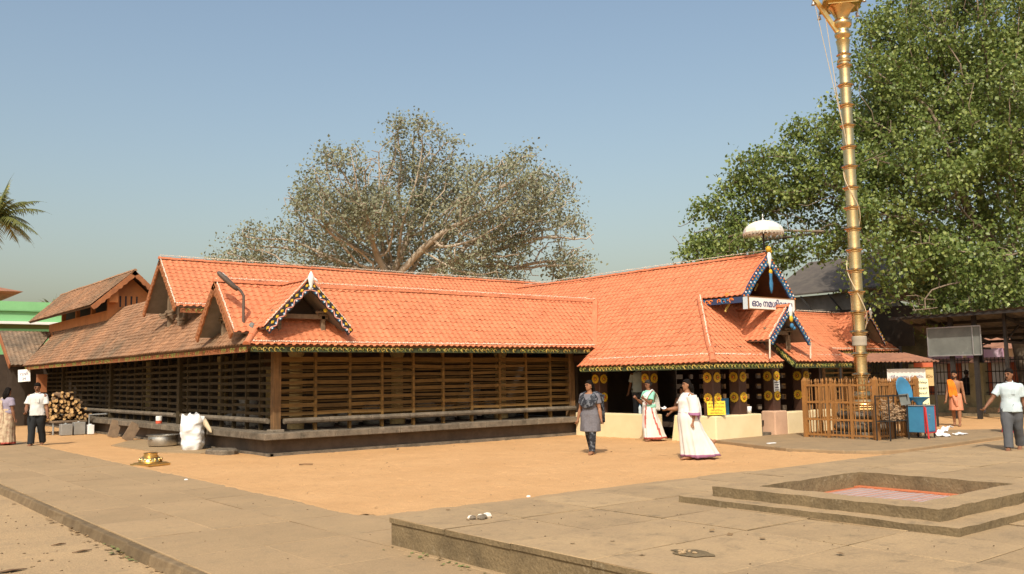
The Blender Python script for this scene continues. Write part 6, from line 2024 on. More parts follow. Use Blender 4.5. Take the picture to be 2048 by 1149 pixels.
            mb.tube([t0, t1, t1 + (d - nrm * 0.35).normalized() * 0.020 * H], [0.0075 * H, 0.0064 * H, 0.005 * H], n=6)
        # neck and head
        nb = Vector((s.X(s.Z(0.84)), 0, s.Z(0.83)))
        mb.tube([nb, nb * 0.4 + s.headc * 0.6 - Vector((0, 0, 0.02)), s.headc - Vector((0.01, 0, 0.01))], [0.032 * H * b, 0.029 * H, 0.030 * H], n=12)
        hd = []
        for z, rx, ry, sx in ((-0.066, 0.012, 0.014, 0.026), (-0.060, 0.024, 0.026, 0.020), (-0.045, 0.036, 0.036, 0.010), (-0.022, 0.044, 0.041, 0.003), (0.0, 0.048, 0.044, -0.002), (0.025, 0.049, 0.046, -0.006), (0.045, 0.043, 0.041, -0.008), (0.060, 0.028, 0.027, -0.009), (0.066, 0.010, 0.010, -0.009)):
            hd.append([s.hm @ p for p in ell((sx * H, 0, z * H), rx * H, ry * H, n=18)])
        mb.loft(hd)
        hp = lambda x, y, z: s.hm @ Vector((x * H, y * H, z * H))
        mb.tube([hp(0.042, 0, 0.010), hp(0.052, 0, -0.010), hp(0.056, 0, -0.022)], [0.005 * H, 0.007 * H, 0.0085 * H], n=6)       # nose
        mb.ball(hp(0.046, 0, -0.038), (0.007 * H, 0.014 * H, 0.005 * H), n=8, m=5)                                                # mouth
        mb.ball(hp(0.040, 0, 0.014), (0.008 * H, 0.034 * H, 0.006 * H), n=8, m=5)                                                 # brow
        mb.ball(hp(0.036, 0, -0.058), (0.012 * H, 0.014 * H, 0.010 * H), n=8, m=5)                                                # chin
        for sd in (1, -1):
            mb.ball(hp(-0.004, sd * 0.046, -0.008), (0.012 * H, 0.006 * H, 0.018 * H), n=8, m=5)                                   # ears
        remeshed('body', mb, skin, s.root, voxel=0.0085, smooth_it=2)
        ey = MB()
        for sd in (1, -1):
            ey.ball(hp(0.0435, sd * 0.019, 0.002), (0.0045 * H, 0.0085 * H, 0.0042 * H), n=8, m=5, mi=0)
            ey.tube([hp(0.0455, sd * 0.008, 0.015), hp(0.046, sd * 0.020, 0.018), hp(0.040, sd * 0.031, 0.014)], 0.003 * H, n=5, mi=0)
        ey.build('eyes', 'hair', s.root, smooth=True)
    def hair(s, kind, hm):
        H = s.H
        mb = MB()
        hp = lambda x, y, z: s.hm @ Vector((x * H, y * H, z * H))
        rr = []
        low = -0.02 if kind == 'short' else -0.045
        for z, rx, ry, sx in ((low, 0.036, 0.040, -0.020), (-0.005, 0.043, 0.047, -0.016), (0.020, 0.050, 0.050, -0.010), (0.042, 0.050, 0.047, -0.008), (0.060, 0.038, 0.036, -0.010), (0.073, 0.016, 0.016, -0.011)):
            rr.append([s.hm @ p for p in ell((sx * H, 0, z * H), rx * H, ry * H, n=18)])
        mb.loft(rr)
        mb.tube([hp(0.030, -0.030, 0.044), hp(0.036, 0.0, 0.050), hp(0.030, 0.030, 0.044)], 0.010 * H, n=6)
        if kind == 'bun':
            mb.ball(hp(-0.058, 0, -0.012), (0.026 * H, 0.030 * H, 0.030 * H), n=10, m=7)
        if kind in ('long', 'loose'):
            w = 1.0 if kind == 'long' else 1.7
            mb.tube([hp(-0.045, 0, 0.01), hp(-0.062, 0, -0.05), hp(-0.066, 0, -0.10), hp(-0.062, 0, -0.16)], [0.030 * H, 0.026 * H * w, 0.022 * H * w, 0.010 * H], n=10)
        if kind == 'loose':
            mb.tube([hp(-0.02, 0.045, 0.02), hp(-0.04, 0.048, -0.04), hp(-0.06, 0.03, -0.10)], [0.018 * H, 0.022 * H, 0.014 * H], n=8)
            mb.tube([hp(-0.02, -0.045, 0.02), hp(-0.04, -0.048, -0.04), hp(-0.06, -0.03, -0.10)], [0.018 * H, 0.022 * H, 0.014 * H], n=8)
        o = remeshed('hair', mb, hm, s.root, voxel=0.010, smooth_it=2)
        return o
    def beard(s, hm='hair', full=False):
        mb = MB(); H = s.H
        hp = lambda x, y, z: s.hm @ Vector((x * H, y * H, z * H))
        mb.tube([hp(0.050, -0.014, -0.033), hp(0.055, 0, -0.030), hp(0.050, 0.014, -0.033)], 0.0042 * H, n=6)
        if full:
            mb.tube([hp(0.010, -0.040, -0.03), hp(0.034, -0.026, -0.054), hp(0.046, 0, -0.064), hp(0.034, 0.026, -0.054), hp(0.010, 0.040, -0.03)], [0.006 * H, 0.010 * H, 0.012 * H, 0.010 * H, 0.006 * H], n=8)
        mb.build('beard' if full else 'moustache', hm, s.root, smooth=True)
    # ---- clothes
    def shirt(s, m, hem=0.50, sleeve=0.62, collar=True, loose=0.014, name='shirt', closed=True):
        H = s.H; mb = MB()
        rings = s.torso_rings(loose, z0=0.54, z1=0.835)
        zb = s.Z(hem)
        r0 = ell((s.X(zb), 0, zb), (0.082 if s.f else 0.078) * H * s.b + loose, (0.108 if s.f else 0.104) * H * s.b + loose, fold=0.03, nf=7)
        mb.loft([r0] + rings)
        for i, sd in enumerate((1, -1)):
            p, e, w = s.sh[i], s.el[i], s.wr[i]
            a = p + (e - p) * min(1, sleeve / 0.55 * 0.55) if sleeve <= 1 else e
            mb.ball(p, 0.037 * H * s.b, n=10, m=6)
            mb.tube([p, p + (e - p) * sleeve * 0.5, p + (e - p) * sleeve], [0.037 * H * s.b, 0.039 * H * s.b, 0.043 * H * s.b], n=12)
        o = remeshed(name, mb, m, s.root, voxel=0.011, smooth_it=2)
        wrinkle(o, 0.011, 7)
        if collar:
            cb = MB(); zc = s.Z(0.842)
            cb.loft([ell((s.X(zc) + 0.004, 0, zc - 0.012), 0.040 * H, 0.044 * H, n=16, tx=-0.016), ell((s.X(zc) + 0.002, 0, zc + 0.016), 0.036 * H, 0.040 * H, n=16, tx=-0.020)], cap=False)
            c = cb.build('collar', m, s.root, smooth=True, fix=False); md = c.modifiers.new('s', 'SOLIDIFY'); md.thickness = 0.008
            pk = MB(); zk = s.Z(0.72)
            pk.box(s.X(zk) + 0.068 * H * s.b + loose - 0.01, s.X(zk) + 0.068 * H * s.b + loose + 0.004, 0.025 * H, 0.062 * H, zk - 0.03 * H, zk + 0.03 * H); pk.build('pocket', m, s.root)
            bt = MB()
            for q in (0.80, 0.755, 0.70, 0.65, 0.60, 0.56):
                z = s.Z(q); bt.ball((s.X(z) + 0.066 * H * s.b + loose + 0.004, 0, z), 0.006, n=6, m=4)
            bt.build('buttons', 'plastic_white', s.root)
        return o
    def trousers(s, m, r=1.0, name='trousers'):
        H = s.H; mb = MB()
        rings = [ell((s.X(s.Z(q)), 0, s.Z(q)), rx * H * s.b, ry * H * s.b) for q, rx, ry in ((0.485, 0.070, 0.092), (0.53, 0.084, 0.106), (0.59, 0.074, 0.092))]
        mb.loft(rings)
        for i in (0, 1):
            h, k, a = s.hip[i], s.knee[i], s.ank[i]
            mb.tube([h + Vector((0, 0, 0.03)), h * 0.5 + k * 0.5, k, k * 0.45 + a * 0.55 + Vector((-0.01, 0, 0)), a + Vector((-0.006, 0, -0.022 * H * 0.4))], [0.066 * H * s.b, 0.060 * H * s.b * r, 0.052 * H * r, 0.048 * H * r, 0.047 * H * r], n=14)
            mb.ball(k, 0.052 * H * r, n=10, m=6)
        o = remeshed(name, mb, m, s.root, voxel=0.011, smooth_it=2)
        wrinkle(o, 0.012, 6)
        return o
    def skirt(s, mats, top=0.60, hem=0.03, flare=1.0, name='skirt', border=0.05, nf=11, fold=0.045, stripe=None, back=0.0, front=0.0):
        """cloth wrapped round both legs, widening to the stride, pleated"""
        H = s.H; mb = MB(); n = 72
        rings = []
        x0 = min(s.ank[0].x, s.ank[1].x) - 0.05 * H - back; x1 = max(s.ank[0].x, s.ank[1].x) + 0.09 * H + front
        kx0 = min(s.knee[0].x, s.knee[1].x) - 0.055 * H; kx1 = max(s.knee[0].x, s.knee[1].x) + 0.06 * H
        zt = s.Z(top); zk = (s.knee[0].z + s.knee[1].z) / 2; zb = hem * H
        m_ = 20
        for j in range(m_ + 1):
            t = j / m_
            z = zt + (zb - zt) * t
            wst = (s.X(zt) - 0.084 * H * s.b, s.X(zt) + 0.088 * H * s.b)
            zhip = s.Z(0.50)
            if z > zhip:
                f = (zt - z) / (zt - zhip); f = f * f * (3 - 2 * f)
                a, b = wst[0] * (1 - f) - 0.098 * H * s.b * f, wst[1] * (1 - f) + 0.100 * H * s.b * f
                wy = (0.094 + 0.022 * f) * H * s.b
            else:
                f = (zhip - z) / (zhip - zb)
                g = f ** 1.15
                a, b = -0.098 * H * s.b * (1 - g) + x0 * g, 0.100 * H * s.b * (1 - g) + x1 * g
                wy = (0.116 + 0.012 * f * flare) * H * s.b
            rg = []
            for k in range(n):
                an = 2 * math.pi * k / n
                w_ = nf * an + 1.5 * math.sin(an * 2) + t * 1.5
                fo = fold * 1.7 * (0.15 + 0.85 * t) * ((1 - abs(math.sin(w_ * 0.5)) * 2) * 0.8 + 0.5 * math.sin(nf * 1.7 * an + 2 + t))
                rg.append(Vector(((a + b) / 2 + (b - a) / 2 * (1 + fo) * math.cos(an), wy * (1 + fo) * math.sin(an), z + (0.012 * math.sin(3 * an + 1) if j == m_ else 0))))
            rings.append(rg)
        mb.loft(rings)
        mb.m = []
        nn = n
        for fi, fc in enumerate(mb.f):
            c = Vector((0, 0, 0))
            for v in fc:
                c += Vector(mb.v[v])
            c /= len(fc)
            t = (zt - c.z) / (zt - zb)
            mi = 0
            if len(mats) > 1:
                if c.z - zb < border * H:
                    mi = 1
                elif stripe is not None:
                    k = (fi % nn) if fi < m_ * nn else -99
                    an = 360.0 * k / nn
                    for (s0, s1, w) in stripe:
                        ctr = s0 + (s1 - s0) * t
                        if abs(an - ctr) < w:
                            mi = 1
            mb.m.append(mi)
        o = mb.build(name, list(mats), s.root, smooth=True)
        wrinkle(o, 0.020, 5)
        return o

def wrinkle(o, amp, freq):
    me = o.data
    co = np.empty(len(me.vertices) * 3); me.vertices.foreach_get('co', co); co = co.reshape(-1, 3)
    no = np.empty(len(me.vertices) * 3); me.vertices.foreach_get('normal', no); no = no.reshape(-1, 3)
    ph = o.parent.location.x * 3.1
    for i in range(len(co)):
        p = co[i]
        d = mnoise.noise(Vector((p[0] * freq + ph, p[1] * freq, p[2] * freq * 0.55))) + 0.5 * mnoise.noise(Vector((p[0] * freq * 2.3, p[1] * freq * 2.3 + ph, p[2] * freq * 1.3)))
        co[i] += no[i] * d * amp
    me.vertices.foreach_set('co', co.ravel()); me.update()

def drape(fig, name, rows, mat_, border=None, th=0.010, amp=0.008):
    """cloth surface through rows of points (each row runs across the cloth)"""
    n = 14
    def sample(row, t):
        f = t * (len(row) - 1); i = min(int(f), len(row) - 2); u = f - i
        p0, p1, p2, p3 = (Vector(row[max(0, min(len(row) - 1, i + d))]) for d in (-1, 0, 1, 2))
        return 0.5 * ((2 * p1) + (p2 - p0) * u + (2 * p0 - 5 * p1 + 4 * p2 - p3) * u * u + (3 * p1 - p0 - 3 * p2 + p3) * u ** 3)
    cols = [[sample(r, k / n) for k in range(n + 1)] for r in rows]
    m = (len(rows) - 1) * 5
    vs, fs, mi = [], [], []
    for j in range(m + 1):
        for k in range(n + 1):
            p = sample([c[k] for c in cols], j / m)
            q = mnoise.noise(Vector((p.x * 9, p.y * 9, p.z * 5))) * amp + amp * 0.8 * math.sin(k * 1.9 + j * 0.3)
            d = Vector((p.x, p.y, 0)); d = d.normalized() if d.length > 1e-4 else Vector((1, 0, 0))
            vs.append(p + d * q)
    for j in range(m):
        for k in range(n):
            fs.append((j * (n + 1) + k, j * (n + 1) + k + 1, (j + 1) * (n + 1) + k + 1, (j + 1) * (n + 1) + k))
            mi.append(1 if border and border(j / m, k / n) else 0)
    mb = MB(); mb.v = [tuple(v) for v in vs]; mb.f = fs; mb.m = mi
    o = mb.build(name, mat_, fig.root, smooth=True, fix=False)
    md = o.modifiers.new('s', 'SOLIDIFY'); md.thickness = th; md.offset = 0
    return o

RIGHT = Vector((0.781, -0.624, 0)); FWD = Vector((0.625, 0.781, 0))          # across and away, as seen from the camera
def facing(right, away):
    v = RIGHT * right + FWD * away
    return (v.x, v.y)

# 1 woman in grey tunic and dark printed scarf
f = Figure('woman in grey tunic with dark printed scarf walking across the sand', (13.30, 14.03, 0.0), facing(-0.45, -0.9), H=1.54, build=1.20, female=True,
           legs=((10, 6), (-9, 14)), arms=((4, 13, 8, 0), (0, 12, 10, 0)), head=(-38, 4), hair='long', stance=0.06, grip=0.5)
H = f.H
f.trousers('dupatta', r=0.95, name='printed_trousers')
mb = MB(); rings = f.torso_rings(0.016, z0=0.54, z1=0.825)
lo = [ell((f.X(f.Z(q)) + dx, 0, f.Z(q)), rx * H * f.b, ry * H * f.b, fold=fo, nf=6, ph=q * 9, n=20) for q, rx, ry, dx, fo in ((0.305, 0.092, 0.118, 0.004, 0.07), (0.36, 0.092, 0.118, 0.004, 0.05), (0.44, 0.090, 0.116, 0.0, 0.03), (0.50, 0.088, 0.116, 0.0, 0.015))]
mb.loft(lo + rings)
for i in (0, 1):
    p, e = f.sh[i], f.el[i]
    mb.ball(p, 0.038 * H * f.b, n=10, m=6); mb.tube([p, p + (e - p) * 0.62], [0.038 * H * f.b, 0.040 * H * f.b], n=12)
wrinkle(remeshed('tunic', mb, 'kurta_grey', f.root, voxel=0.011, smooth_it=2), 0.014, 6)
Zf, Xf = f.Z, f.X
B = f.b
drape(f, 'scarf', [[(-0.045 * H, 0.040 * H * B, Zf(.850)), (0.045 * H * B, 0.050 * H * B, Zf(.822)), (0.092 * H * B, 0.030 * H * B, Zf(.765)), (0.104 * H * B, 0.0, Zf(.735)), (0.092 * H * B, -0.030 * H * B, Zf(.765)), (0.045 * H * B, -0.050 * H * B, Zf(.822)), (-0.045 * H, -0.040 * H * B, Zf(.850))],
                   [(-0.055 * H, 0.085 * H * B, Zf(.838)), (0.050 * H * B, 0.090 * H * B, Zf(.785)), (0.098 * H * B, 0.055 * H * B, Zf(.710)), (0.116 * H * B, 0.0, Zf(.680)), (0.098 * H * B, -0.055 * H * B, Zf(.710)), (0.050 * H * B, -0.090 * H * B, Zf(.785)), (-0.055 * H, -0.085 * H * B, Zf(.838))],
                   [(-0.065 * H, 0.118 * H * B, Zf(.805)), (0.052 * H * B, 0.112 * H * B, Zf(.735)), (0.094 * H * B, 0.075 * H * B, Zf(.655)), (0.110 * H * B, 0.0, Zf(.625)), (0.094 * H * B, -0.075 * H * B, Zf(.655)), (0.052 * H * B, -0.112 * H * B, Zf(.735)), (-0.065 * H, -0.118 * H * B, Zf(.805))]], 'dupatta', amp=0.010)
for sd, zl in ((1, 0.40), (-1, 0.58)):
    drape(f, 'scarf_end', [[(-0.07 * H, sd * 0.075 * H * B, Zf(.83)), (-0.085 * H, sd * 0.15 * H * B, Zf(.80))], [(-0.10 * H, sd * 0.085 * H * B, Zf(.70)), (-0.085 * H, sd * 0.145 * H * B, Zf(.70))], [(-0.11 * H, sd * 0.095 * H * B, Zf(zl)), (-0.08 * H, sd * 0.150 * H * B, Zf(zl + 0.03))]], 'dupatta', amp=0.012)
mb = MB()
for sd in (1, -1):
    mb.ball(f.hm @ Vector((-0.002 * H, sd * 0.052 * H, -0.030 * H)), 0.008, n=6, m=4)
mb.build('ear_rings', 'gold', f.root)

# 2 woman in white sari with red border, pale green blouse
f = Figure('woman in white red-bordered sari and pale green blouse, hands raised to her chest', (16.80, 15.60, 0.0), facing(-0.85, -0.55), H=1.50, build=1.08, female=True,
           legs=((6, 3), (-28, 22)), arms=((22, 4, 100, -10), (18, 6, 105, -12)), head=(-10, 16), hair='bun', hairmat='hair_grey', skin='skin_dark', stance=0.06, grip=0.9)
H, B = f.H, f.b
f.shirt('blouse_teal', hem=0.60, sleeve=0.66, collar=False, loose=0.010, name='blouse')
f.skirt(('cloth_white', 'sari_red'), top=0.63, hem=0.035, border=0.022, stripe=((20, -18, 7), (60, 95, 6), (300, 275, 7)), back=0.02, front=-0.04)
Zf, Xf = f.Z, f.X
drape(f, 'sari_drape', [[(Xf(Zf(.82)) - 0.03 * H, 0.055 * H * B, Zf(.848)), (Xf(Zf(.80)) + 0.02 * H, 0.115 * H * B, Zf(.835))],
                        [(Xf(Zf(.75)) + 0.088 * H * B, -0.005 * H, Zf(.775)), (Xf(Zf(.75)) + 0.075 * H * B, 0.085 * H * B, Zf(.745))],
                        [(Xf(Zf(.70)) + 0.085 * H * B, -0.075 * H * B, Zf(.70)), (Xf(Zf(.66)) + 0.098 * H * B, 0.05 * H * B, Zf(.655))],
                        [(Xf(Zf(.64)) - 0.0 * H, -0.108 * H * B, Zf(.655)), (Xf(Zf(.61)) + 0.088 * H * B, -0.01 * H, Zf(.60))]], ['cloth_white', 'sari_red'], border=lambda u, v: v > 0.86, amp=0.006)
drape(f, 'sari_end', [[(Xf(Zf(.82)) - 0.03 * H, 0.055 * H * B, Zf(.845)), (Xf(Zf(.80)) + 0.01 * H, 0.118 * H * B, Zf(.83))], [(-0.10 * H, 0.03 * H, Zf(.72)), (-0.095 * H, 0.12 * H, Zf(.72))], [(-0.12 * H, 0.02 * H, Zf(.50)), (-0.12 * H, 0.13 * H, Zf(.50))]], ['cloth_white', 'sari_red'], border=lambda u, v: u > 0.93, amp=0.010)
mb = MB(); mb.ball((f.wr[0] + f.wr[1]) / 2 + Vector((0.06, 0, 0.03)), (0.035, 0.03, 0.05), n=8, m=5); o = mb.build('held_pouch', 'hair', f.root, smooth=True)

# 3 woman in plain white sari with mauve border, reading a paper
f = Figure('stout woman in white mauve-bordered sari holding out a paper, in mid stride', (13.72, 11.72, 0.0), facing(-1.0, -0.22), H=1.53, build=1.32, female=True,
           legs=((6, 3), (-30, 34)), arms=((-6, 8, 14, -4), (26, 6, 62, -8)), head=(4, 0), hair='loose', stance=0.06, grip=0.6)
H, B = f.H, f.b
f.shirt('cloth_white', hem=0.60, sleeve=0.7, collar=False, loose=0.010, name='blouse')
f.skirt(('cloth_white', 'sari_mauve'), top=0.63, hem=0.03, border=0.028, flare=1.2, nf=9, fold=0.06, back=0.02, front=-0.05)
Zf, Xf = f.Z, f.X
# broad pallu wrapped over the chest, the left shoulder and the arm
mb = MB()
rg = []
for q, rx, ry, dy in ((0.575, 0.098, 0.104, 0.006), (0.62, 0.092, 0.102, 0.004), (0.68, 0.090, 0.098, 0.002), (0.73, 0.094, 0.100, 0), (0.775, 0.074, 0.100, 0.002), (0.81, 0.054, 0.086, 0.004), (0.828, 0.040, 0.060, 0.006)):
    z = Zf(q); rg.append(ell((Xf(z) + 0.004, dy * H, z), rx * H * B, ry * H * B, n=22, fold=0.012, nf=9, ph=q * 30))
mb.loft(rg)
p, e, w = f.sh[0], f.el[0], f.wr[0]
mb.tube([p + Vector((0, 0, 0.012)), p * 0.5 + e * 0.5 + Vector((-0.01, 0.01, 0)), e + Vector((-0.012, 0.008, 0)), e * 0.55 + w * 0.45 + Vector((-0.02, 0.0, 0))], [0.052 * H * B, 0.054 * H * B, 0.058 * H * B, 0.060 * H * B], n=14)
mb.tube([Vector((-0.06 * H, 0.06 * H, Zf(.76))), Vector((-0.075 * H, 0.085 * H, Zf(.64))), Vector((-0.08 * H, 0.10 * H, Zf(.55))), Vector((-0.075 * H, 0.105 * H, Zf(.49)))], [0.04 * H, 0.042 * H, 0.036 * H, 0.02 * H], n=12, squash=1.5)
o = remeshed('sari_pallu', mb, ['cloth_white', 'sari_mauve'], f.root, voxel=0.012, smooth_it=2, matfun=lambda c: 1 if (c.z < Zf(0.588) and c.x > -0.09 * H) or c.z < Zf(0.468) else 0)
wrinkle(o, 0.008, 9)
w = f.wr[1]
mb = MB()
vs = []
for j in range(5):
    for k in range(4):
        vs.append((w.x + 0.045 + 0.035 * j, w.y - 0.05 + 0.035 * k, w.z + 0.015 + 0.022 * (j - 1.6) ** 2 * 0.5 - 0.01 * k + 0.02))
mb.add(vs, [(j * 4 + k, (j + 1) * 4 + k, (j + 1) * 4 + k + 1, j * 4 + k + 1) for j in range(4) for k in range(3)])
pm = mb.build('paper', 'plastic_white', f.root, fix=False); md = pm.modifiers.new('s', 'SOLIDIFY'); md.thickness = 0.003

# 4 man in saffron cloth
f = Figure('bare-chested man with saffron cloth over his shoulder and short peach waistcloth', (26.85, 12.80, 0.0), facing(-0.55, -0.85), H=1.60, build=0.95,
           legs=((8, 2), (-7, 8)), arms=((-4, 8, 12, 0), (4, 9, 12, 0)), head=(-14, 2), skin='skin', stance=0.085, grip=0.5)
H, B = f.H, f.b
f.beard('hair_grey', full=True)
mb = MB()
mb.loft([ell((f.X(f.Z(q)), 0, f.Z(q)), rx * H, ry * H, n=22, fold=fo, nf=8) for q, rx, ry, fo in ((0.285, 0.098, 0.118, 0.05), (0.36, 0.094, 0.116, 0.03), (0.45, 0.088, 0.112, 0.02), (0.53, 0.082, 0.106, 0.01), (0.585, 0.074, 0.094, 0.0))])
mb.tube([Vector((0.085 * H, -0.03 * H, f.Z(.56))), Vector((0.105 * H, 0.01 * H, f.Z(.46))), Vector((0.10 * H, 0.03 * H, f.Z(.36)))], [0.02 * H, 0.035 * H, 0.02 * H], n=8)
wrinkle(remeshed('waistcloth', mb, 'dhoti_peach', f.root, voxel=0.012, smooth_it=2), 0.007, 9)
Zf, Xf = f.Z, f.X
drape(f, 'saffron_cloth', [[(-0.075 * H, -0.01 * H, Zf(.62)), (-0.08 * H, -0.10 * H, Zf(.62))], [(-0.07 * H, -0.035 * H, Zf(.80)), (-0.065 * H, -0.12 * H, Zf(.79))], [(0.0, -0.045 * H, Zf(.848)), (0.0, -0.128 * H, Zf(.835))],
                           [(0.076 * H, 0.010 * H, Zf(.765)), (0.068 * H, -0.112 * H, Zf(.75))], [(0.088 * H, 0.040 * H, Zf(.64)), (0.080 * H, -0.10 * H, Zf(.63))], [(0.100 * H, 0.050 * H, Zf(.545)), (0.092 * H, -0.085 * H, Zf(.53))]], 'robe_saffron', amp=0.007)

# 5 man in pale blue shirt
f = Figure('man in pale blue shirt and grey trousers striding at the edge of the apron', (19.30, 8.10, 0.0), facing(-0.62, -0.85), H=1.64, build=1.10,
           legs=((-16, 12), (13, 4)), arms=((-14, 6, 14, 2), (18, 28, 20, 0)), head=(-24, 6), skin='skin_dark', stance=0.075, grip=0.6)
f.beard('hair')
f.shirt('shirt_blue', hem=0.475, sleeve=0.72, loose=0.020)
f.trousers('trouser_grey', r=1.15)
mb = MB(); mb.tube([f.wr[1] + Vector((0.0, 0, -0.03)), f.wr[1] + Vector((0.03, -0.02, -0.10))], 0.012, n=6); mb.build('held_phone', 'ink', f.root)

# 6 man in white shirt
f = Figure('man in white shirt and black trousers looking down beside the firewood', (5.42, 27.45, 0.0), facing(0.12, -1.0), H=1.70, build=1.16,
           legs=((-12, 10), (12, 6)), arms=((4, 12, 12, 0), (14, 10, 46, -26)), head=(10, 20), skin='skin_dark', stance=0.085, grip=0.6)
f.beard('hair')
f.shirt('shirt_white', hem=0.485, sleeve=0.74, loose=0.020)
f.trousers('trouser_black', r=1.1)

# 7 woman at the frame edge
f = Figure('woman in patterned cream sari at the edge of the frame', (4.85, 28.35, 0.0), facing(0.35, 0.9), H=1.58, build=1.22, female=True,
           legs=((8, 4), (-10, 10)), arms=((2, 10, 14, 0), (-2, 10, 12, 0)), head=(0, 0), hair='loose', skin='skin_dark', stance=0.07)
H, B = f.H, f.b
f.shirt('blouse_lilac', hem=0.60, sleeve=0.6, collar=False, loose=0.010, name='blouse')
f.skirt(('sari_print', 'sari_red'), top=0.63, hem=0.03, border=0.03, flare=1.6)
Zf, Xf = f.Z, f.X
drape(f, 'sari_end', [[(-0.02 * H, 0.05 * H * B, Zf(.845)), (0.0, 0.12 * H * B, Zf(.83))], [(-0.10 * H, 0.0, Zf(.72)), (-0.09 * H, 0.12 * H, Zf(.72))], [(-0.12 * H, -0.06 * H, Zf(.50)), (-0.12 * H, 0.11 * H, Zf(.48))], [(-0.13 * H, -0.05 * H, Zf(.30)), (-0.13 * H, 0.10 * H, Zf(.28))]], 'sari_print', amp=0.012)

# 8 to 12 people farther off
f = Figure('figure in pale clothes standing in the dim entrance hall', (18.7, 17.75, 0.42), facing(-0.3, 0.9), H=1.56, build=1.1, legs=((3, 3), (-3, 3)), skin='skin_dark', stance=0.08)
f.shirt('shirt_blue', hem=0.47, sleeve=0.8, loose=0.02); f.trousers('trouser_grey')
f = Figure('bare-shouldered person sitting on the low threshold in the hall shade', (17.95, 15.42, 0.10), facing(-0.6, -0.8), H=1.55, build=1.05, legs=((86, 96), (82, 90)), arms=((30, 8, 30, 0), (30, 8, 30, 0)), lean=10, skin='skin_dark', stance=0.10)
f.trousers('hair_grey', r=1.1, name='waistcloth')
f = Figure('woman in crimson sari half hidden behind the man in pale blue', (23.72, 9.98, 0.0), facing(-0.2, 1.0), H=1.42, build=1.1, female=True, legs=((8, 4), (-8, 8)), skin='skin_dark', hair='bun', stance=0.07)
f.shirt('cloth_crimson', hem=0.60, sleeve=0.6, collar=False, loose=0.010, name='blouse'); f.skirt(('cloth_crimson', 'sari_red'), top=0.63, hem=0.03, border=0.03, flare=1.6)
f = Figure('man in grey-blue shirt standing behind the picket fence', (23.9, 14.0, 0.065), facing(-0.5, -0.6), H=1.58, build=1.0, legs=((3, 3), (-3, 3)), skin='skin_dark', stance=0.08)
f.shirt('kurta_grey', hem=0.47, sleeve=0.7, loose=0.018); f.trousers('trouser_black')
f = Figure('dark figure standing in the shed behind the grille', (34.3, 15.9, -0.05), facing(0.6, 0.6), H=1.66, build=1.0, legs=((3, 3), (-3, 3)), skin='skin_dark', stance=0.08)
f.shirt('trouser_black', hem=0.47, sleeve=0.8, loose=0.018); f.trousers('trouser_black')

# ------------------------------------------------------------------ trees
def colonize(base, trunk_pts, attract, step, kill, infl, iters=200, seed=1):
    """space colonisation: branches grow toward points scattered in the crown"""
    rng = np.random.default_rng(seed)
    nodes = [np.array(p, float) for p in trunk_pts]
    parent = [-1] + list(range(len(trunk_pts) - 1))
    pos = np.array(nodes)
    A = attract.copy()
    near = np.zeros(len(A), int); nd = np.full(len(A), 1e9)
    def update(start):
        for i in range(start, len(nodes)):
            d = np.linalg.norm(A - nodes[i], axis=1)
            m = d < nd
            nd[m] = d[m]; near[m] = i
    update(0)
    for it in range(iters):
        if len(A) == 0:
            break
        act = nd < infl if it > 0 else nd < 1e9
        if not act.any():
            act = nd < nd.min() * 1.2
        dirs = {}
        idx = near[act]
        vec = (A[act] - pos[idx]); vec /= np.linalg.norm(vec, axis=1)[:, None] + 1e-9
        order = np.unique(idx)
        start = len(nodes)
        sums = np.zeros((len(nodes), 3)); np.add.at(sums, idx, vec)
        for i in order:
            v = sums[i] + rng.normal(0, 0.18, 3)
            l = np.linalg.norm(v)
            if l < 1e-6:
                continue
            nodes.append(pos[i] + v / l * step * rng.uniform(0.8, 1.2)); parent.append(int(i))
        pos = np.array(nodes)
        update(start)
        keep = nd > kill
        A, near, nd = A[keep], near[keep], nd[keep]
        if len(nodes) > 14000:
            break
    return pos, np.array(parent)

def tree_mesh(pos, parent, r_tip, r_pow, r_max):
    n = len(pos)
    rad = np.zeros(n); cnt = np.zeros(n, int)
    acc = np.zeros(n)
    for i in range(n - 1, -1, -1):
        rad[i] = max(r_tip, acc[i] ** (1 / r_pow)) if cnt[i] else r_tip
        p = parent[i]
        if p >= 0:
            acc[p] += rad[i] ** r_pow; cnt[p] += 1
    rad = np.minimum(rad, r_max)
    return rad, cnt

def branch_build(name, pos, parent, rad, mat_, par, minr=0.0):
    vs, fs = [], []
    for i in range(len(pos)):
        p = parent[i]
        if p < 0 or rad[i] < minr:
            continue
        a, b = pos[p], pos[i]
        d = b - a; l = np.linalg.norm(d)
        if l < 1e-6:
            continue
        d = d / l
        u = np.cross(d, [0.3, 0.2, 0.93]); 
        if np.linalg.norm(u) < 1e-3:
            u = np.cross(d, [1, 0, 0])
        u /= np.linalg.norm(u); w = np.cross(d, u)
        k = 4 if rad[i] < 0.03 else (6 if rad[i] < 0.12 else 10)
        ra, rb = min(rad[p], rad[i] * 1.35), rad[i]
        o = len(vs)
        for (c, r) in ((a - d * ra * 0.3, ra), (b + d * rb * 0.3, rb)):
            for j in range(k):
                t = 2 * math.pi * j / k
                vs.append(tuple(c + (u * math.cos(t) + w * math.sin(t)) * r))
        for j in range(k):
            fs.append((o + j, o + (j + 1) % k, o + k + (j + 1) % k, o + k + j))
    mb = MB(); mb.v = vs; mb.f = fs; mb.m = [0] * len(fs)
    return mb.build(name, mat_, par, smooth=True, fix=False)

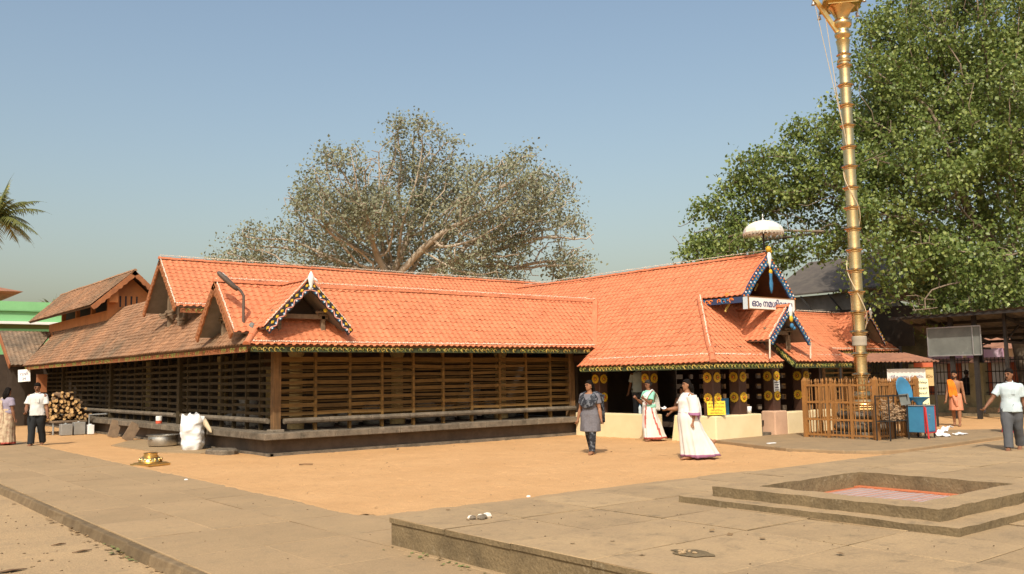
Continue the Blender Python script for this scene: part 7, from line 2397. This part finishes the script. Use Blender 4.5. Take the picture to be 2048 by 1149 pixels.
def leaf_cloud(name, centers, n_each, spread, size, mat_, par, seed=1, droop=0.5, tint_p=0.25, outline=None, flat=0.5):
    rng = np.random.default_rng(seed)
    N = len(centers) * n_each
    c = np.repeat(centers, n_each, axis=0) + rng.normal(0, 1, (N, 3)) * np.array([spread, spread, spread * 0.75])
    if outline is not None:
        keep = outline(c)
        c = c[keep]; N = len(c)
    ax = rng.normal(0, 1, (N, 3)); ax[:, 2] -= droop; ax /= np.linalg.norm(ax, axis=1)[:, None]
    nn = rng.normal(0, 1, (N, 3)); nn[:, 2] += flat * 1.6; nn -= np.array(sdir) * 1.0
    nn -= ax * (nn * ax).sum(1)[:, None]; nn /= np.linalg.norm(nn, axis=1)[:, None] + 1e-9
    sd = np.cross(ax, nn)
    L = size * rng.uniform(0.65, 1.3, N)[:, None]
    fold = nn * (L * 0.10)
    P = np.stack([c, c + ax * L * 0.42 + sd * L * 0.40 + fold, c + ax * L, c + ax * L * 0.42 - sd * L * 0.40 + fold], axis=1).reshape(-1, 3)
    me = bpy.data.meshes.new(name)
    me.vertices.add(N * 4); me.vertices.foreach_set('co', P.ravel())
    idx = (np.arange(N)[:, None] * 4 + np.array([0, 1, 2, 0, 2, 3])[None, :]).ravel()
    me.loops.add(N * 6); me.loops.foreach_set('vertex_index', idx)
    me.polygons.add(N * 2); me.polygons.foreach_set('loop_start', np.arange(N * 2) * 3); me.polygons.foreach_set('loop_total', np.full(N * 2, 3))
    me.update(calc_edges=True)
    at = me.attributes.new('tint', 'FLOAT', 'POINT')
    tn = np.where(rng.random(N) < tint_p, rng.uniform(0.3, 1.0, N), rng.uniform(0, 0.25, N))
    at.data.foreach_set('value', np.repeat(tn, 4))
    me.materials.append(MATS[mat_])
    o = link(name, me, par, kind='stuff')
    return o

def lobes(specs, n, seed):
    """points filling ellipsoids, denser toward the skin"""
    rng = np.random.default_rng(seed)
    vol = np.array([rx * ry * rz for _, (rx, ry, rz) in specs]); vol = vol / vol.sum()
    out = []
    for (c, r), v in zip(specs, vol):
        k = int(n * v)
        d = rng.normal(0, 1, (k, 3)); d /= np.linalg.norm(d, axis=1)[:, None]
        q = rng.random(k) ** 0.42
        out.append(np.array(c) + d * q[:, None] * np.array(r))
    return np.concatenate(out)

RV, FV, UV = np.array(RIGHT), np.array(FWD), np.array([0, 0, 1.0])
def W3(r, f, z):
    p = RV * r + FV * f
    return np.array([p[0], p[1], z])
def lobe(r, f, z, rr, rf, rz_):
    """ellipsoid given across/away/up from the camera foot; kept axis aligned"""
    s = (rr + rf) / 2
    return (W3(r, f, z), (s, s, rz_))

def grown_tree(name, label, base_rfz, trunk, specs, n_att, step, kill, infl, seed, barkmat, leafmat, n_each, spread, leaf, tint_p, r_max, cat='tree', minr=0.0, extra=0, droop=0.5, r_tip=0.011, gap=0.8, gap_t=-0.22):
    base = W3(*base_rfz)
    t = thing(name, label, cat, tuple(base))
    tp = [base] + [W3(*p) for p in trunk]
    fine = []
    for a, b in zip(tp, tp[1:]):
        m = max(1, int(np.linalg.norm(b - a) / step))
        for k in range(m):
            fine.append(a + (b - a) * k / m)
    fine.append(tp[-1])
    A = lobes(specs, n_att, seed)
    A = A[A[:, 2] > 1.0]
    pos, par = colonize(base, fine, A, step, kill, infl, seed=seed)
    rad, cnt = tree_mesh(pos, par, r_tip, 2.25, r_max)
    branch_build('trunk', pos, par, rad, barkmat, t, minr)
    tips = pos[rad < r_tip * 2.6]
    keep = np.array([mnoise.noise(Vector((p[0] * gap, p[1] * gap, p[2] * gap + seed))) > gap_t for p in tips])
    tips = tips[keep]
    leaf_cloud('crown', tips, n_each, spread, leaf, leafmat, t, seed=seed, tint_p=tint_p, droop=droop)
    return t, len(pos), len(tips)

# big spreading tree behind the gallery (about 50 m away)
D0 = 50.0
def s_px(px, py, D):
    """across and up, from picture offsets at a distance, used once to size the crowns"""
    return ((px - 1024) / 1814 * D, 1.62 + (755 - 0.0169 * (px - 1024) - py) / 1814 * D)
def L(px, py, rpx, D, dd=0.0, rz_=None):
    r, z = s_px(px, py, D + dd)
    rr = rpx / 1814 * (D + dd)
    return (W3(r, D + dd, z), (rr, rr, (rz_ or rpx) / 1814 * (D + dd)))
specs = [L(845, 300, 75, D0), L(800, 250, 35, D0), L(910, 300, 40, D0, 1), L(700, 390, 110, D0, -2), L(620, 420, 65, D0, 1), L(850, 420, 120, D0, 2), L(1010, 400, 100, D0, -2), L(1100, 400, 70, D0, 2), L(1055, 330, 50, D0), L(1130, 480, 70, D0, 1), L(980, 500, 120, D0, 0), L(740, 500, 120, D0, 3), L(510, 490, 70, D0, 1, 50), L(460, 530, 55, D0, 2, 40), L(600, 530, 90, D0, 2), L(1150, 540, 50, D0, 1)]
t, a, b = grown_tree('spreading_tree', 'broad sparse tree with pale branches rising behind the gallery roof', (-5.6, 51, 0), [(-5.4, 51, 2.5), (-5.0, 51, 4.5)], specs, 6500, 0.40, 0.46, 2.4, 5, 'tree_bark', 'leaf_mid', 24, 0.34, 0.165, 0.25, 0.55, r_tip=0.022, gap_t=-0.12, gap=0.6)
print('TREE mid', a, b)
# great tree on the right (about 34 m away)
D1 = 35.0
specs = [L(1960, 60, 170, D1, 1), L(1830, 60, 95, D1, 0), L(1790, 180, 105, D1, -1), L(1900, 220, 160, D1, 2), L(2020, 250, 150, D1, -2), L(1700, 300, 110, D1, 0), L(1600, 320, 75, D1, 1), L(1520, 330, 62, D1, 0), L(1470, 350, 35, D1, 0), L(1820, 380, 150, D1, -2), L(1960, 440, 160, D1, 0), L(1640, 420, 110, D1, 0), L(1520, 430, 85, D1, 1), L(1440, 470, 80, D1, 0), L(1385, 480, 42, D1, 0), L(1780, 500, 110, D1, -3), L(1900, 560, 110, D1, -3), L(2050, 560, 120, D1, -2), L(2130, 300, 120, D1, 1), L(2130, 120, 130, D1, 1), L(1480, 500, 70, D1, 1), L(1425, 500, 62, D1, -1), L(1560, 500, 60, D1, 1), L(1860, 610, 55, D1, -4), L(1790, 600, 45, D1, -4)]
t, a, b = grown_tree('great_tree', 'great leafy tree with large crown overhanging the shed and flagstaff', (20.5, 36, 0), [(20.2, 36, 2.5), (19.5, 35.5, 5.0)], specs, 6500, 0.36, 0.42, 2.0, 9, 'tree_bark_dark', 'leaf_right', 58, 0.27, 0.145, 0.30, 0.62, droop=0.9, r_tip=0.014, gap_t=-0.10, gap=0.6)
print('TREE right', a, b)
# low dark trees far behind the hall
for i, (px, py, rp, D, lab) in enumerate(((1800, 560, 130, 60, 'dark tree behind the assembly hall'), (2000, 560, 150, 64, 'dark tree beyond the steel shed'))):
    grown_tree('backdrop_tree', lab, ((px - 1024) / 1814 * D, D, 0), [((px - 1024) / 1814 * D, D, 3.0)], [L(px, py, rp, D), L(px + 80, py + 60, rp * 0.8, D), L(px - 70, py + 70, rp * 0.7, D)], 420, 0.9, 1.1, 4, 20 + i, 'tree_bark_dark', 'leaf_far', 22, 0.6, 0.36, 0.2, 0.4, r_tip=0.02)

# coconut palms
def palm(name, label, base, h, nf, L_, seed, lean=(0, 0), thin=1.0):
    rng = random.Random(seed)
    t = thing(name, label, 'palm', base)
    top = Vector(base) + Vector((lean[0], lean[1], h))
    mb = MB(); n = 14
    mb.tube([Vector(base) + (top - Vector(base)) * (k / n) + Vector((lean[0], lean[1], 0)) * (0.25 * math.sin(k / n * math.pi)) for k in range(n + 1)], [0.20 - 0.07 * k / n for k in range(n + 1)], n=9); mb.build('trunk', 'tree_bark_dark', t, smooth=True)
    cr = empty('crown', t)
    for i in range(nf):
        az = 2 * math.pi * i / nf * 2.4 + rng.uniform(-0.2, 0.2); el = R_(80 - 105 * (i / nf) + rng.uniform(-8, 8))
        d0 = Vector((math.cos(az) * math.cos(el), math.sin(az) * math.cos(el), math.sin(el)))
        pts = [top.copy()]; d = d0.copy(); m = 14; ln = L_ * rng.uniform(0.85, 1.1)
        for k in range(m):
            d = (d + Vector((0, 0, -0.055 - 0.05 * k / m))).normalized(); pts.append(pts[-1] + d * (ln / m))
        mb = MB(); mb.tube(pts, [0.035 * (1 - 0.85 * k / m) for k in range(m + 1)], n=4)
        tint = rng.random() < 0.25 or i > nf * 0.8
        for k in range(1, m + 1):
            for q in (0.0, 0.5):
                p = pts[k - 1] + (pts[k] - pts[k - 1]) * q; dd = (pts[k] - pts[k - 1]).normalized(); sdv = dd.cross(Vector((0, 0, 1)))
                if sdv.length < 0.05:
                    sdv = dd.orthogonal()
                sdv.normalize()
                ll = ln * 0.24 * math.sin(min(1, (k + q) / m * 0.85 + 0.18) * math.pi) * rng.uniform(0.8, 1.15)
                for sg_ in (1, -1):
                    e = p + sdv * (sg_ * ll * 0.72) + dd * ll * 0.45 + Vector((0, 0, -ll * rng.uniform(0.35, 0.8)))
                    w = dd * 0.030 * thin
                    mb.add([p - w, p + w, e], [(0, 1, 2)])
        o = mb.build('frond', 'palm_leaf', cr, fix=False)
        me = o.data; at = me.attributes.new('tint', 'FLOAT', 'POINT'); at.data.foreach_set('value', [(0.6 if tint else rng.uniform(0, 0.2))] * len(me.vertices))
    return t
pb = W3(-34.9, 60, 0)
palm('coconut_palm', 'coconut palm leaning in at the edge of the sky', tuple(pb), 12.9, 28, 3.5, 3, lean=(0.4, -0.2), thin=2.2)
pb = W3(-46.5, 92, 0)
palm('coconut_palm', 'small distant coconut palm over the green building', tuple(pb), 9.0, 20, 2.2, 8, thin=1.8)
